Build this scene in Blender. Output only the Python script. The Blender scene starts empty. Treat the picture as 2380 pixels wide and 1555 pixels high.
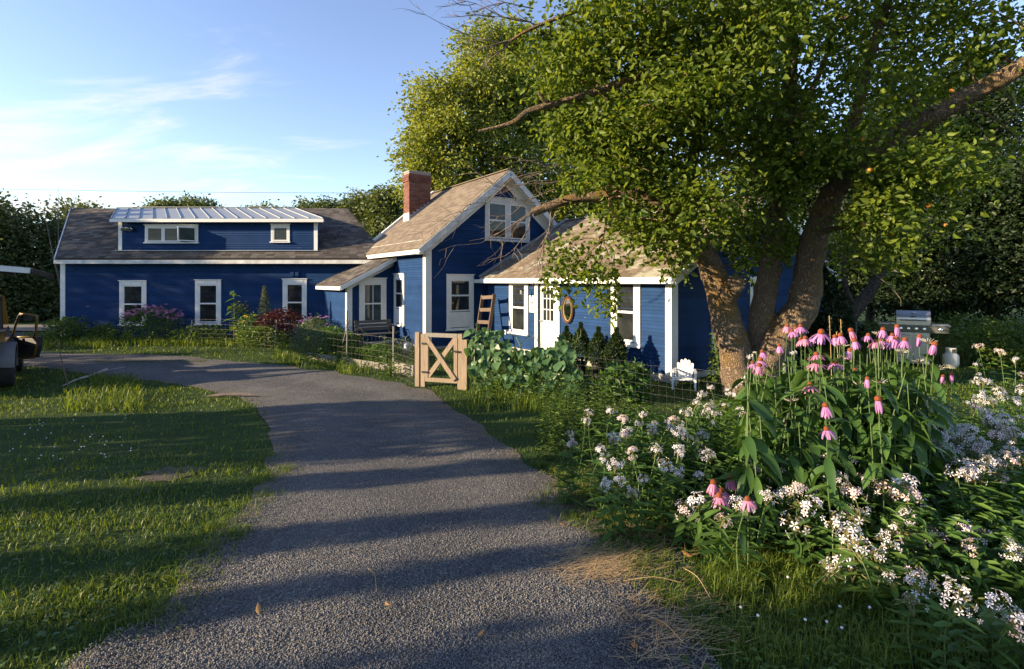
import bpy, math, random
import numpy as np
from mathutils import Vector, Matrix, noise

R = math.radians
rng = np.random.default_rng(7)
random.seed(7)
scene = bpy.context.scene
COL = scene.collection

# ------------------------------------------------------------------ camera, light, exposure
EYE = 1.6
F_PX, CX, HY, W_PX, H_PX = 1200.0, 1190.0, 654.0, 2380.0, 1555.0   # focal length and horizon measured on the photograph
cam_d = bpy.data.cameras.new('camera')
cam = bpy.data.objects.new('camera', cam_d)
COL.objects.link(cam)
cam.location = (0, 0, EYE)
cam.rotation_euler = (R(90), 0, 0)
cam_d.sensor_width = 36
cam_d.lens = 36 * F_PX / W_PX
cam_d.shift_y = -(H_PX / 2 - HY) / W_PX
cam_d.clip_start = 0.05
cam_d.clip_end = 2000
scene.camera = cam

SUN_EL = 14.5
SUN_AZ = Vector((0.962, 0.272, 0.0)).normalized()            # the way the light travels over the ground
world = bpy.data.worlds.new('World')
scene.world = world
world.use_nodes = True
nt = world.node_tree
nt.nodes.clear()
w_out = nt.nodes.new('ShaderNodeOutputWorld')
w_bg = nt.nodes.new('ShaderNodeBackground')
sky = nt.nodes.new('ShaderNodeTexSky')
sky.sky_type = 'NISHITA'
sky.sun_disc = False
sky.sun_elevation = R(SUN_EL)
sky.sun_rotation = math.atan2(-SUN_AZ.x, -SUN_AZ.y)
sky.altitude = 300
sky.air_density = 1.0
sky.dust_density = 0.25
sky.ozone_density = 1.6
w_bg.inputs['Strength'].default_value = 0.15
# thin cirrus, laid over the whole sky dome
tc = nt.nodes.new('ShaderNodeTexCoord')
sep = nt.nodes.new('ShaderNodeSeparateXYZ')
nt.links.new(tc.outputs['Generated'], sep.inputs[0])
def wmath(op, a, b=None, c=None):
    n = nt.nodes.new('ShaderNodeMath'); n.operation = op
    for i, v in enumerate((a, b, c)):
        if v is None: continue
        if isinstance(v, (int, float)): n.inputs[i].default_value = v
        else: nt.links.new(v, n.inputs[i])
    return n.outputs[0]
zc = wmath('ADD', wmath('MAXIMUM', sep.outputs['Z'], 0.0), 0.16)
comb = nt.nodes.new('ShaderNodeCombineXYZ')
nt.links.new(wmath('DIVIDE', sep.outputs['X'], zc), comb.inputs[0])
nt.links.new(wmath('DIVIDE', sep.outputs['Y'], zc), comb.inputs[1])
wmap = nt.nodes.new('ShaderNodeMapping')
wmap.inputs['Scale'].default_value = (0.62, 1.5, 1)
wmap.inputs['Location'].default_value = (3.15, 0.35, 0)
wmap.inputs['Rotation'].default_value = (0, 0, R(14))
nt.links.new(comb.outputs[0], wmap.inputs[0])
n1 = nt.nodes.new('ShaderNodeTexNoise'); n1.inputs['Scale'].default_value = 1.7
n1.inputs['Detail'].default_value = 9; n1.inputs['Roughness'].default_value = 0.58; n1.inputs['Distortion'].default_value = 0.7
n2 = nt.nodes.new('ShaderNodeTexNoise'); n2.inputs['Scale'].default_value = 0.33
n2.inputs['Detail'].default_value = 2
nt.links.new(wmap.outputs[0], n1.inputs['Vector']); nt.links.new(wmap.outputs[0], n2.inputs['Vector'])
west = wmath('MULTIPLY', wmath('SUBTRACT', wmath('MULTIPLY', sep.outputs['X'], -1.0), 0.10), 0.26)       # more cloud towards the evening sun
low = wmath('MULTIPLY', wmath('MAXIMUM', wmath('SUBTRACT', 0.30, sep.outputs['Z']), -0.3), 0.5)
cov = wmath('ADD', wmath('ADD', wmath('MULTIPLY', n1.outputs[0], 0.85), wmath('MULTIPLY', n2.outputs[0], 0.22)), wmath('ADD', west, low))
ramp = nt.nodes.new('ShaderNodeMapRange'); ramp.interpolation_type = 'SMOOTHSTEP'
ramp.inputs['From Min'].default_value = 0.665; ramp.inputs['From Max'].default_value = 0.88
ramp.inputs['To Min'].default_value = 0.0; ramp.inputs['To Max'].default_value = 0.85
nt.links.new(cov, ramp.inputs['Value'])
cmix = nt.nodes.new('ShaderNodeMix'); cmix.data_type = 'RGBA'
nt.links.new(ramp.outputs[0], cmix.inputs['Factor'])
hsv = nt.nodes.new('ShaderNodeHueSaturation'); hsv.inputs['Saturation'].default_value = 1.0; hsv.inputs['Hue'].default_value = 0.515; hsv.inputs['Value'].default_value = 0.80
nt.links.new(sky.outputs[0], hsv.inputs['Color'])
nt.links.new(hsv.outputs[0], cmix.inputs['A'])
cmix.inputs['B'].default_value = (2.6, 2.56, 2.5, 1)
nt.links.new(cmix.outputs['Result'], w_bg.inputs['Color'])
nt.links.new(w_bg.outputs[0], w_out.inputs[0])

sun_d = bpy.data.lights.new('sun', 'SUN')
sun = bpy.data.objects.new('sun', sun_d)
COL.objects.link(sun)
sun_d.energy = 5.0
sun_d.angle = R(0.5)
sun_d.color = (1.0, 0.78, 0.50)
sdir = Vector((SUN_AZ.x * math.cos(R(SUN_EL)), SUN_AZ.y * math.cos(R(SUN_EL)), -math.sin(R(SUN_EL))))
sun.rotation_euler = sdir.to_track_quat('-Z', 'Y').to_euler()

scene.view_settings.view_transform = 'Standard'
scene.view_settings.look = 'None'
scene.view_settings.gamma = 1
scene.view_settings.use_curve_mapping = False
scene.view_settings.exposure = 1.52
scene.render.engine = 'CYCLES'
scene.cycles.use_denoising = True
scene.cycles.max_bounces = 6
scene.cycles.diffuse_bounces = 3
scene.cycles.glossy_bounces = 3
scene.cycles.transmission_bounces = 4
scene.cycles.transparent_max_bounces = 6
scene.cycles.caustics_reflective = False
scene.cycles.caustics_refractive = False

# ------------------------------------------------------------------ helpers
def sstep(a, b, x):
    t = np.clip((np.asarray(x, float) - a) / (b - a), 0, 1)
    return t * t * (3 - 2 * t)

def gz(x, y):
    """height of the ground"""
    x = np.asarray(x, float); y = np.asarray(y, float)
    return -0.4 * sstep(2.5, 9.5, y) + 0.018 * np.sin(x * 1.3 + 0.7 * y) * np.sin(y * 0.9 - 0.4 * x)

def gzf(x, y): return float(gz(x, y))

def P(px, py, d):
    """the point at depth d behind a place in the photograph"""
    return Vector(((px - CX) / F_PX * d, d, EYE + (HY - py) / F_PX * d))

def ground_at(px, py):
    """where the sight line through a place in the photograph meets the ground"""
    dz = (HY - py) / F_PX; dx = (px - CX) / F_PX
    d = -EYE / dz
    for _ in range(12):
        d = (gzf(dx * d, d) - EYE) / dz
    return Vector((dx * d, d, gzf(dx * d, d)))

def ground_np(px, py):
    dz = (HY - py) / F_PX; dx = (px - CX) / F_PX
    d = -EYE / dz
    for _ in range(12):
        d = (gz(dx * d, d) - EYE) / dz
    return dx * d, d

def tag(o, label=None, cat=None, group=None, kind=None):
    if label: o['label'] = label
    if cat: o['category'] = cat
    if group: o['group'] = group
    if kind: o['kind'] = kind
    return o

def link(o, parent=None):
    COL.objects.link(o)
    if parent is not None:
        o.parent = parent
    return o

def thing(name, label, cat, loc=(0, 0, 0), rz=0.0, group=None):
    o = bpy.data.objects.new(name, None)
    o.location = loc; o.rotation_euler = (0, 0, rz)
    o.empty_display_size = 0.1
    link(o)
    return tag(o, label, cat, group)

def put(name, me, parent=None, mat=None, M=None):
    """an object for mesh me; M is its transform in its parent's space"""
    o = bpy.data.objects.new(name, me)
    if mat is not None and not me.materials:
        me.materials.append(mat)
    if M is not None:
        o.matrix_basis = M
    return link(o, parent)

def np_mesh(name, V, faces, var=None, smooth=False, mat=None):
    """faces: list of (n,k) index arrays"""
    V = np.asarray(V, np.float32)
    me = bpy.data.meshes.new(name)
    me.vertices.add(len(V)); me.vertices.foreach_set('co', V.ravel())
    loops = np.concatenate([np.asarray(f, np.int32).ravel() for f in faces])
    tot = np.concatenate([np.full(len(f), f.shape[1], np.int32) for f in faces])
    start = np.concatenate([[0], np.cumsum(tot)[:-1]]).astype(np.int32)
    me.loops.add(len(loops)); me.loops.foreach_set('vertex_index', loops)
    me.polygons.add(len(tot)); me.polygons.foreach_set('loop_start', start); me.polygons.foreach_set('loop_total', tot)
    if smooth:
        me.polygons.foreach_set('use_smooth', np.ones(len(tot), bool))
    me.update(calc_edges=True)
    if var is not None:
        a = me.attributes.new('var', 'FLOAT', 'POINT'); a.data.foreach_set('value', np.asarray(var, np.float32))
    if mat is not None:
        me.materials.append(mat)
    return me

class MB:
    """collects simple solids into one mesh"""
    def __init__(s): s.v = []; s.f = []; s.n = 0; s.var = []
    def add(s, V, F, var=0.5):
        V = [tuple(v) for v in V]
        s.v += V; s.f += [tuple(i + s.n for i in f) for f in F]; s.n += len(V); s.var += [var] * len(V)
        return s
    def box(s, c, size, M=None, var=0.5, taper=1.0):
        x, y, z = [k / 2 for k in size]
        V = []
        for sz in (-1, 1):
            t = taper if sz > 0 else 1.0
            for sx, sy in ((-1, -1), (1, -1), (1, 1), (-1, 1)):
                V.append(Vector((sx * x * t, sy * y * t, sz * z)))
        if M is not None: V = [M @ v for v in V]
        V = [v + Vector(c) for v in V]
        return s.add(V, [(3, 2, 1, 0), (4, 5, 6, 7), (0, 1, 5, 4), (1, 2, 6, 5), (2, 3, 7, 6), (3, 0, 4, 7)], var)
    def bar(s, a, b, w, h, up=(0, 0, 1), var=0.5):
        """a square bar from a to b"""
        a = Vector(a); b = Vector(b); d = (b - a); L = d.length; d.normalize()
        u = Vector(up)
        if abs(d.dot(u)) > 0.98: u = Vector((1, 0, 0))
        x = d.cross(u).normalized(); y = x.cross(d).normalized()
        V = []
        for p in (a, b):
            for sx, sy in ((-1, -1), (1, -1), (1, 1), (-1, 1)):
                V.append(p + x * (sx * w / 2) + y * (sy * h / 2))
        return s.add(V, [(3, 2, 1, 0), (4, 5, 6, 7), (0, 1, 5, 4), (1, 2, 6, 5), (2, 3, 7, 6), (3, 0, 4, 7)], var)
    def tube(s, pts, rad, n=8, cap=True, var=0.5, rough=0.0, seed=0):
        pts = [Vector(p) for p in pts]
        if not hasattr(rad, '__len__'): rad = [rad] * len(pts)
        V = []; F = []
        up = None
        for i, p in enumerate(pts):
            t = (pts[min(i + 1, len(pts) - 1)] - pts[max(i - 1, 0)])
            if t.length < 1e-9: t = Vector((0, 0, 1))
            t.normalize()
            if up is None:
                up = Vector((0, 0, 1)) if abs(t.z) < 0.9 else Vector((1, 0, 0))
            x = t.cross(up).normalized(); up = x.cross(t).normalized()
            for k in range(n):
                a = 2 * math.pi * k / n
                r = rad[i]
                if rough:
                    q = p * 2.0 + Vector((math.cos(a), math.sin(a), seed))
                    r *= 1 + rough * noise.noise(q * 1.7)
                V.append(p + x * (math.cos(a) * r) + up * (math.sin(a) * r))
        for i in range(len(pts) - 1):
            for k in range(n):
                k2 = (k + 1) % n
                F.append((i * n + k, i * n + k2, (i + 1) * n + k2, (i + 1) * n + k))
        if cap:
            F.append(tuple(range(n - 1, -1, -1))); F.append(tuple(range((len(pts) - 1) * n, len(pts) * n)))
        return s.add(V, F, var)
    def lathe(s, prof, n=20, c=(0, 0, 0), M=None, var=0.5):
        V = []; F = []
        for r, z in prof:
            for k in range(n):
                a = 2 * math.pi * k / n
                v = Vector((r * math.cos(a), r * math.sin(a), z))
                if M is not None: v = M @ v
                V.append(v + Vector(c))
        for i in range(len(prof) - 1):
            for k in range(n):
                k2 = (k + 1) % n
                F.append((i * n + k, i * n + k2, (i + 1) * n + k2, (i + 1) * n + k))
        if prof[0][0] > 1e-6: F.append(tuple(range(n - 1, -1, -1)))
        if prof[-1][0] > 1e-6: F.append(tuple(range((len(prof) - 1) * n, len(prof) * n)))
        return s.add(V, F, var)
    def prism(s, poly, ext, var=0.5):
        """poly: list of 3-D points (planar), ext: extrusion vector"""
        n = len(poly); e = Vector(ext)
        V = [Vector(p) for p in poly] + [Vector(p) + e for p in poly]
        F = [tuple(range(n - 1, -1, -1)), tuple(range(n, 2 * n))]
        F += [(i, (i + 1) % n, n + (i + 1) % n, n + i) for i in range(n)]
        return s.add(V, F, var)
    def mesh(s, name, mat=None, smooth=False):
        me = bpy.data.meshes.new(name)
        me.from_pydata([tuple(v) for v in s.v], [], s.f)
        if smooth: me.polygons.foreach_set('use_smooth', [True] * len(me.polygons))
        a = me.attributes.new('var', 'FLOAT', 'POINT'); a.data.foreach_set('value', s.var)
        if mat is not None: me.materials.append(mat)
        me.update()
        return me
    def obj(s, name, mat, parent=None, smooth=False, M=None):
        me = s.mesh(name, mat, smooth)
        if smooth:
            me.set_sharp_from_angle(angle=R(40))
        return put(name, me, parent, None, M)

def wpath(pts, n):
    """smooth polyline through points (Catmull-Rom)"""
    pts = [Vector(p) for p in pts]
    if len(pts) < 3:
        return [pts[0].lerp(pts[-1], i / n) for i in range(n + 1)]
    out = []
    ext = [pts[0] * 2 - pts[1]] + pts + [pts[-1] * 2 - pts[-2]]
    seg = len(pts) - 1
    for i in range(n + 1):
        t = i / n * seg
        k = min(int(t), seg - 1); u = t - k
        p0, p1, p2, p3 = ext[k:k + 4]
        out.append(0.5 * ((2 * p1) + (p2 - p0) * u + (2 * p0 - 5 * p1 + 4 * p2 - p3) * u * u + (3 * p1 - p0 - 3 * p2 + p3) * u ** 3))
    return out

# ------------------------------------------------------------------ materials
def newmat(name):
    m = bpy.data.materials.new(name); m.use_nodes = True
    t = m.node_tree; t.nodes.clear()
    out = t.nodes.new('ShaderNodeOutputMaterial')
    return m, t, out

def nd(t, typ, **kw):
    n = t.nodes.new(typ)
    for k, v in kw.items():
        if k in n.inputs: n.inputs[k].default_value = v
        else: setattr(n, k, v)
    return n

def ramp(t, fac, stops):
    r = t.nodes.new('ShaderNodeValToRGB')
    e = r.color_ramp.elements
    while len(e) < len(stops): e.new(0.5)
    for i, (p, c) in enumerate(stops):
        e[i].position = p; e[i].color = (*c, 1) if len(c) == 3 else c
    t.links.new(fac, r.inputs[0])
    return r.outputs[0]

def varnode(t):
    """per-piece variation: the mesh attribute 'var' plus the object's own random number"""
    a = nd(t, 'ShaderNodeAttribute', attribute_name='var')
    o = t.nodes.new('ShaderNodeObjectInfo')
    m = nd(t, 'ShaderNodeMath', operation='ADD'); t.links.new(a.outputs['Fac'], m.inputs[0]); t.links.new(o.outputs['Random'], m.inputs[1])
    f = nd(t, 'ShaderNodeMath', operation='FRACT'); t.links.new(m.outputs[0], f.inputs[0])
    return f.outputs[0]

def solid(name, c1, c2=None, rough=0.6, scale=6.0, bump=0.0, bscale=None, metal=0.0, spec=0.4, stretch=(1, 1, 1), usevar=False, detail=5, coat=0.0):
    m, t, out = newmat(name)
    b = nd(t, 'ShaderNodeBsdfPrincipled', Roughness=rough, Metallic=metal)
    b.inputs['Specular IOR Level'].default_value = spec
    if coat: b.inputs['Coat Weight'].default_value = coat
    t.links.new(b.outputs[0], out.inputs[0])
    co = t.nodes.new('ShaderNodeTexCoord')
    mp = nd(t, 'ShaderNodeMapping', Scale=stretch); t.links.new(co.outputs['Object'], mp.inputs[0])
    n = nd(t, 'ShaderNodeTexNoise', Scale=scale, Detail=detail, Roughness=0.6); t.links.new(mp.outputs[0], n.inputs['Vector'])
    c2 = c2 or tuple(k * 0.8 for k in c1)
    col = ramp(t, n.outputs[0], [(0.3, c2), (0.7, c1)])
    if usevar:
        v = varnode(t)
        hv = nd(t, 'ShaderNodeHueSaturation'); t.links.new(col, hv.inputs['Color'])
        mr = nd(t, 'ShaderNodeMapRange'); mr.inputs['To Min'].default_value = 0.72; mr.inputs['To Max'].default_value = 1.28
        t.links.new(v, mr.inputs[0]); t.links.new(mr.outputs[0], hv.inputs['Value'])
        col = hv.outputs[0]
    t.links.new(col, b.inputs['Base Color'])
    if bump:
        n3 = nd(t, 'ShaderNodeTexNoise', Scale=bscale or scale * 6, Detail=4); t.links.new(mp.outputs[0], n3.inputs['Vector'])
        bp = nd(t, 'ShaderNodeBump', Strength=bump, Distance=0.01); t.links.new(n3.outputs[0], bp.inputs['Height'])
        t.links.new(bp.outputs[0], b.inputs['Normal'])
    return m

def leafmat(name, dark, light, trans=0.35, rough=0.45, tcol=None, spec=0.25):
    m, t, out = newmat(name)
    v = varnode(t)
    col = ramp(t, v, [(0.0, dark), (0.55, tuple((a + b) / 2 for a, b in zip(dark, light))), (1.0, light)])
    b = nd(t, 'ShaderNodeBsdfPrincipled', Roughness=rough); b.inputs['Specular IOR Level'].default_value = spec
    t.links.new(col, b.inputs['Base Color'])
    tr = t.nodes.new('ShaderNodeBsdfTranslucent')
    if tcol is None: tcol = (1.5, 1.35, 0.5)
    mul = nd(t, 'ShaderNodeMix', data_type='RGBA', blend_type='MULTIPLY'); mul.inputs['Factor'].default_value = 1.0
    t.links.new(col, mul.inputs['A']); mul.inputs['B'].default_value = (*tcol, 1)
    t.links.new(mul.outputs['Result'], tr.inputs[0])
    mx = nd(t, 'ShaderNodeMixShader'); mx.inputs[0].default_value = trans
    t.links.new(b.outputs[0], mx.inputs[1]); t.links.new(tr.outputs[0], mx.inputs[2]); t.links.new(mx.outputs[0], out.inputs[0])
    return m

def glassmat(name, c=(0.012, 0.014, 0.016), c2=(0.03, 0.034, 0.034)):
    m, t, out = newmat(name)
    b = nd(t, 'ShaderNodeBsdfPrincipled', Roughness=0.04); b.inputs['Specular IOR Level'].default_value = 0.32
    co = t.nodes.new('ShaderNodeTexCoord')
    n = nd(t, 'ShaderNodeTexNoise', Scale=2.2, Detail=3); t.links.new(co.outputs['Object'], n.inputs['Vector'])
    t.links.new(ramp(t, n.outputs[0], [(0.4, c), (0.65, c2)]), b.inputs['Base Color'])
    n3 = nd(t, 'ShaderNodeTexNoise', Scale=3.5, Detail=1); t.links.new(co.outputs['Object'], n3.inputs['Vector'])
    bp = nd(t, 'ShaderNodeBump', Strength=0.06, Distance=0.02); t.links.new(n3.outputs[0], bp.inputs['Height'])
    t.links.new(bp.outputs[0], b.inputs['Normal'])
    t.links.new(b.outputs[0], out.inputs[0])
    return m

def siding_mat():
    m, t, out = newmat('blue_paint')
    b = nd(t, 'ShaderNodeBsdfPrincipled', Roughness=0.62); b.inputs['Specular IOR Level'].default_value = 0.06
    co = t.nodes.new('ShaderNodeTexCoord'); geo = t.nodes.new('ShaderNodeNewGeometry')
    n = nd(t, 'ShaderNodeTexNoise', Scale=2.2, Detail=5); t.links.new(geo.outputs['Position'], n.inputs['Vector'])
    c = ramp(t, n.outputs[0], [(0.3, (0.0092, 0.032, 0.096)), (0.7, (0.012, 0.041, 0.124))])
    v = varnode(t)
    hv = nd(t, 'ShaderNodeHueSaturation'); t.links.new(c, hv.inputs['Color'])
    mr = nd(t, 'ShaderNodeMapRange'); mr.inputs['To Min'].default_value = 0.86; mr.inputs['To Max'].default_value = 1.12
    t.links.new(v, mr.inputs[0]); t.links.new(mr.outputs[0], hv.inputs['Value'])
    # scuffs where the paint has come off
    mp = nd(t, 'ShaderNodeMapping', Scale=(2.5, 2.5, 40)); t.links.new(geo.outputs['Position'], mp.inputs[0])
    n2 = nd(t, 'ShaderNodeTexNoise', Scale=1.0, Detail=5); t.links.new(mp.outputs[0], n2.inputs['Vector'])
    mask = ramp(t, n2.outputs[0], [(0.745, (0, 0, 0)), (0.76, (1, 1, 1))])
    mx = nd(t, 'ShaderNodeMix', data_type='RGBA'); t.links.new(mask, mx.inputs['Factor'])
    t.links.new(hv.outputs[0], mx.inputs['A']); mx.inputs['B'].default_value = (0.4, 0.42, 0.45, 1)
    t.links.new(mx.outputs['Result'], b.inputs['Base Color'])
    n3 = nd(t, 'ShaderNodeTexNoise', Scale=1.0, Detail=4)
    mp2 = nd(t, 'ShaderNodeMapping', Scale=(6, 6, 60)); t.links.new(geo.outputs['Position'], mp2.inputs[0]); t.links.new(mp2.outputs[0], n3.inputs['Vector'])
    bp = nd(t, 'ShaderNodeBump', Strength=0.25, Distance=0.01); t.links.new(n3.outputs[0], bp.inputs['Height'])
    t.links.new(bp.outputs[0], b.inputs['Normal'])
    t.links.new(b.outputs[0], out.inputs[0])
    return m

def shingle_mat(name, c1, c2, c3, lichen=0.0):
    m, t, out = newmat(name)
    b = nd(t, 'ShaderNodeBsdfPrincipled', Roughness=0.9); b.inputs['Specular IOR Level'].default_value = 0.15
    geo = t.nodes.new('ShaderNodeNewGeometry')
    v = varnode(t)
    col = ramp(t, v, [(0.0, c1), (0.5, c2), (1.0, c3)])
    n = nd(t, 'ShaderNodeTexNoise', Scale=90.0, Detail=3); t.links.new(geo.outputs['Position'], n.inputs['Vector'])
    mul = nd(t, 'ShaderNodeMix', data_type='RGBA', blend_type='MULTIPLY'); mul.inputs['Factor'].default_value = 1
    t.links.new(col, mul.inputs['A']); t.links.new(ramp(t, n.outputs[0], [(0.3, (0.7, 0.7, 0.7)), (0.7, (1.25, 1.25, 1.25))]), mul.inputs['B'])
    res = mul.outputs['Result']
    if lichen:
        n2 = nd(t, 'ShaderNodeTexNoise', Scale=1.6, Detail=7, Roughness=0.7); t.links.new(geo.outputs['Position'], n2.inputs['Vector'])
        mk = ramp(t, n2.outputs[0], [(0.52, (0, 0, 0)), (0.62, (lichen,) * 3)])
        mx = nd(t, 'ShaderNodeMix', data_type='RGBA'); t.links.new(mk, mx.inputs['Factor'])
        t.links.new(res, mx.inputs['A']); mx.inputs['B'].default_value = (0.33, 0.33, 0.27, 1)
        res = mx.outputs['Result']
    t.links.new(res, b.inputs['Base Color'])
    bp = nd(t, 'ShaderNodeBump', Strength=0.5, Distance=0.004); t.links.new(n.outputs[0], bp.inputs['Height'])
    t.links.new(bp.outputs[0], b.inputs['Normal'])
    t.links.new(b.outputs[0], out.inputs[0])
    return m

def bark_mat(name, c1, c2, c3, scale=14.0, bump=0.9):
    m, t, out = newmat(name)
    b = nd(t, 'ShaderNodeBsdfPrincipled', Roughness=0.9); b.inputs['Specular IOR Level'].default_value = 0.15
    co = t.nodes.new('ShaderNodeTexCoord')
    mp = nd(t, 'ShaderNodeMapping', Scale=(1, 1, 0.45)); t.links.new(co.outputs['Object'], mp.inputs[0])
    n = nd(t, 'ShaderNodeTexNoise', Scale=2.0, Detail=4); t.links.new(co.outputs['Object'], n.inputs['Vector'])
    vo = nd(t, 'ShaderNodeTexVoronoi', Scale=scale, feature='DISTANCE_TO_EDGE'); 
    n0 = nd(t, 'ShaderNodeTexNoise', Scale=scale * 0.6, Detail=5); t.links.new(mp.outputs[0], n0.inputs['Vector'])
    mxv = nd(t, 'ShaderNodeMix', data_type='VECTOR'); mxv.inputs['Factor'].default_value = 0.22
    t.links.new(mp.outputs[0], mxv.inputs['A']); t.links.new(n0.outputs['Color'], mxv.inputs['B'])
    t.links.new(mxv.outputs['Result'], vo.inputs['Vector'])
    n4 = nd(t, 'ShaderNodeTexNoise', Scale=scale * 3, Detail=5); t.links.new(mp.outputs[0], n4.inputs['Vector'])
    hsum = nd(t, 'ShaderNodeMath', operation='ADD'); 
    vm = nd(t, 'ShaderNodeMath', operation='MINIMUM'); t.links.new(vo.outputs['Distance'], vm.inputs[0]); vm.inputs[1].default_value = 0.25
    v2 = nd(t, 'ShaderNodeMath', operation='MULTIPLY'); t.links.new(vm.outputs[0], v2.inputs[0]); v2.inputs[1].default_value = 3.0
    n5 = nd(t, 'ShaderNodeMath', operation='MULTIPLY'); t.links.new(n4.outputs[0], n5.inputs[0]); n5.inputs[1].default_value = 0.8
    t.links.new(v2.outputs[0], hsum.inputs[0]); t.links.new(n5.outputs[0], hsum.inputs[1])
    colb = ramp(t, hsum.outputs[0], [(0.25, tuple(k * 0.45 for k in c1)), (0.55, c1), (1.0, c2)])
    mx = nd(t, 'ShaderNodeMix', data_type='RGBA'); t.links.new(ramp(t, n.outputs[0], [(0.52, (0, 0, 0)), (0.66, (0.8,) * 3)]), mx.inputs['Factor'])
    t.links.new(colb, mx.inputs['A']); mx.inputs['B'].default_value = (*c3, 1)
    t.links.new(mx.outputs['Result'], b.inputs['Base Color'])
    bp = nd(t, 'ShaderNodeBump', Strength=bump, Distance=0.045); t.links.new(hsum.outputs[0], bp.inputs['Height'])
    t.links.new(bp.outputs[0], b.inputs['Normal'])
    t.links.new(b.outputs[0], out.inputs[0])
    return m

def gravel_mat():
    m, t, out = newmat('crushed_asphalt')
    b = nd(t, 'ShaderNodeBsdfPrincipled', Roughness=0.85); b.inputs['Specular IOR Level'].default_value = 0.25
    geo = t.nodes.new('ShaderNodeNewGeometry')
    vo = nd(t, 'ShaderNodeTexVoronoi', Scale=105.0); t.links.new(geo.outputs['Position'], vo.inputs['Vector'])
    stone = ramp(t, vo.outputs['Color'], [(0.0, (0.042, 0.044, 0.047)), (0.55, (0.098, 0.098, 0.098)), (0.9, (0.19, 0.184, 0.172)), (1.0, (0.34, 0.33, 0.30))])
    n = nd(t, 'ShaderNodeTexNoise', Scale=0.9, Detail=6, Roughness=0.65); t.links.new(geo.outputs['Position'], n.inputs['Vector'])
    mul = nd(t, 'ShaderNodeMix', data_type='RGBA', blend_type='MULTIPLY'); mul.inputs['Factor'].default_value = 1
    t.links.new(stone, mul.inputs['A']); t.links.new(ramp(t, n.outputs[0], [(0.3, (0.78, 0.79, 0.82)), (0.7, (1.25, 1.23, 1.20))]), mul.inputs['B'])
    at = nd(t, 'ShaderNodeAttribute', attribute_name='var')
    tn = nd(t, 'ShaderNodeTexNoise', Scale=3.2, Detail=7, Roughness=0.7); t.links.new(geo.outputs['Position'], tn.inputs['Vector'])
    ed = nd(t, 'ShaderNodeMath', operation='ADD'); t.links.new(at.outputs['Fac'], ed.inputs[0]); t.links.new(tn.outputs[0], ed.inputs[1])
    emx = nd(t, 'ShaderNodeMix', data_type='RGBA'); t.links.new(ramp(t, ed.outputs[0], [(0.44, (0.6,) * 3), (0.58, (0, 0, 0))]), emx.inputs['Factor'])
    t.links.new(mul.outputs['Result'], emx.inputs['A']); emx.inputs['B'].default_value = (0.17, 0.13, 0.085, 1)
    trk = nd(t, 'ShaderNodeMix', data_type='RGBA', blend_type='MULTIPLY'); trk.inputs['Factor'].default_value = 1
    t.links.new(emx.outputs['Result'], trk.inputs['A'])
    t.links.new(ramp(t, ed.outputs[0], [(0.55, (0.9, 0.9, 0.9)), (0.80, (1.12, 1.1, 1.07)), (0.98, (0.86, 0.87, 0.89))]), trk.inputs['B'])
    t.links.new(trk.outputs['Result'], b.inputs['Base Color'])
    bp = nd(t, 'ShaderNodeBump', Strength=1.0, Distance=0.012, invert=True); t.links.new(vo.outputs['Distance'], bp.inputs['Height'])
    t.links.new(bp.outputs[0], b.inputs['Normal'])
    t.links.new(b.outputs[0], out.inputs[0])
    return m

def ground_mat():
    m, t, out = newmat('turf_soil')
    b = nd(t, 'ShaderNodeBsdfPrincipled', Roughness=0.95); b.inputs['Specular IOR Level'].default_value = 0.1
    geo = t.nodes.new('ShaderNodeNewGeometry')
    n = nd(t, 'ShaderNodeTexNoise', Scale=1.4, Detail=9, Roughness=0.7); t.links.new(geo.outputs['Position'], n.inputs['Vector'])
    t.links.new(ramp(t, n.outputs[0], [(0.3, (0.022, 0.042, 0.012)), (0.6, (0.038, 0.066, 0.016)), (0.8, (0.06, 0.062, 0.028))]), b.inputs['Base Color'])
    n2 = nd(t, 'ShaderNodeTexNoise', Scale=26, Detail=6); t.links.new(geo.outputs['Position'], n2.inputs['Vector'])
    bp = nd(t, 'ShaderNodeBump', Strength=0.8, Distance=0.03); t.links.new(n2.outputs[0], bp.inputs['Height'])
    t.links.new(bp.outputs[0], b.inputs['Normal'])
    t.links.new(b.outputs[0], out.inputs[0])
    return m

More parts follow.
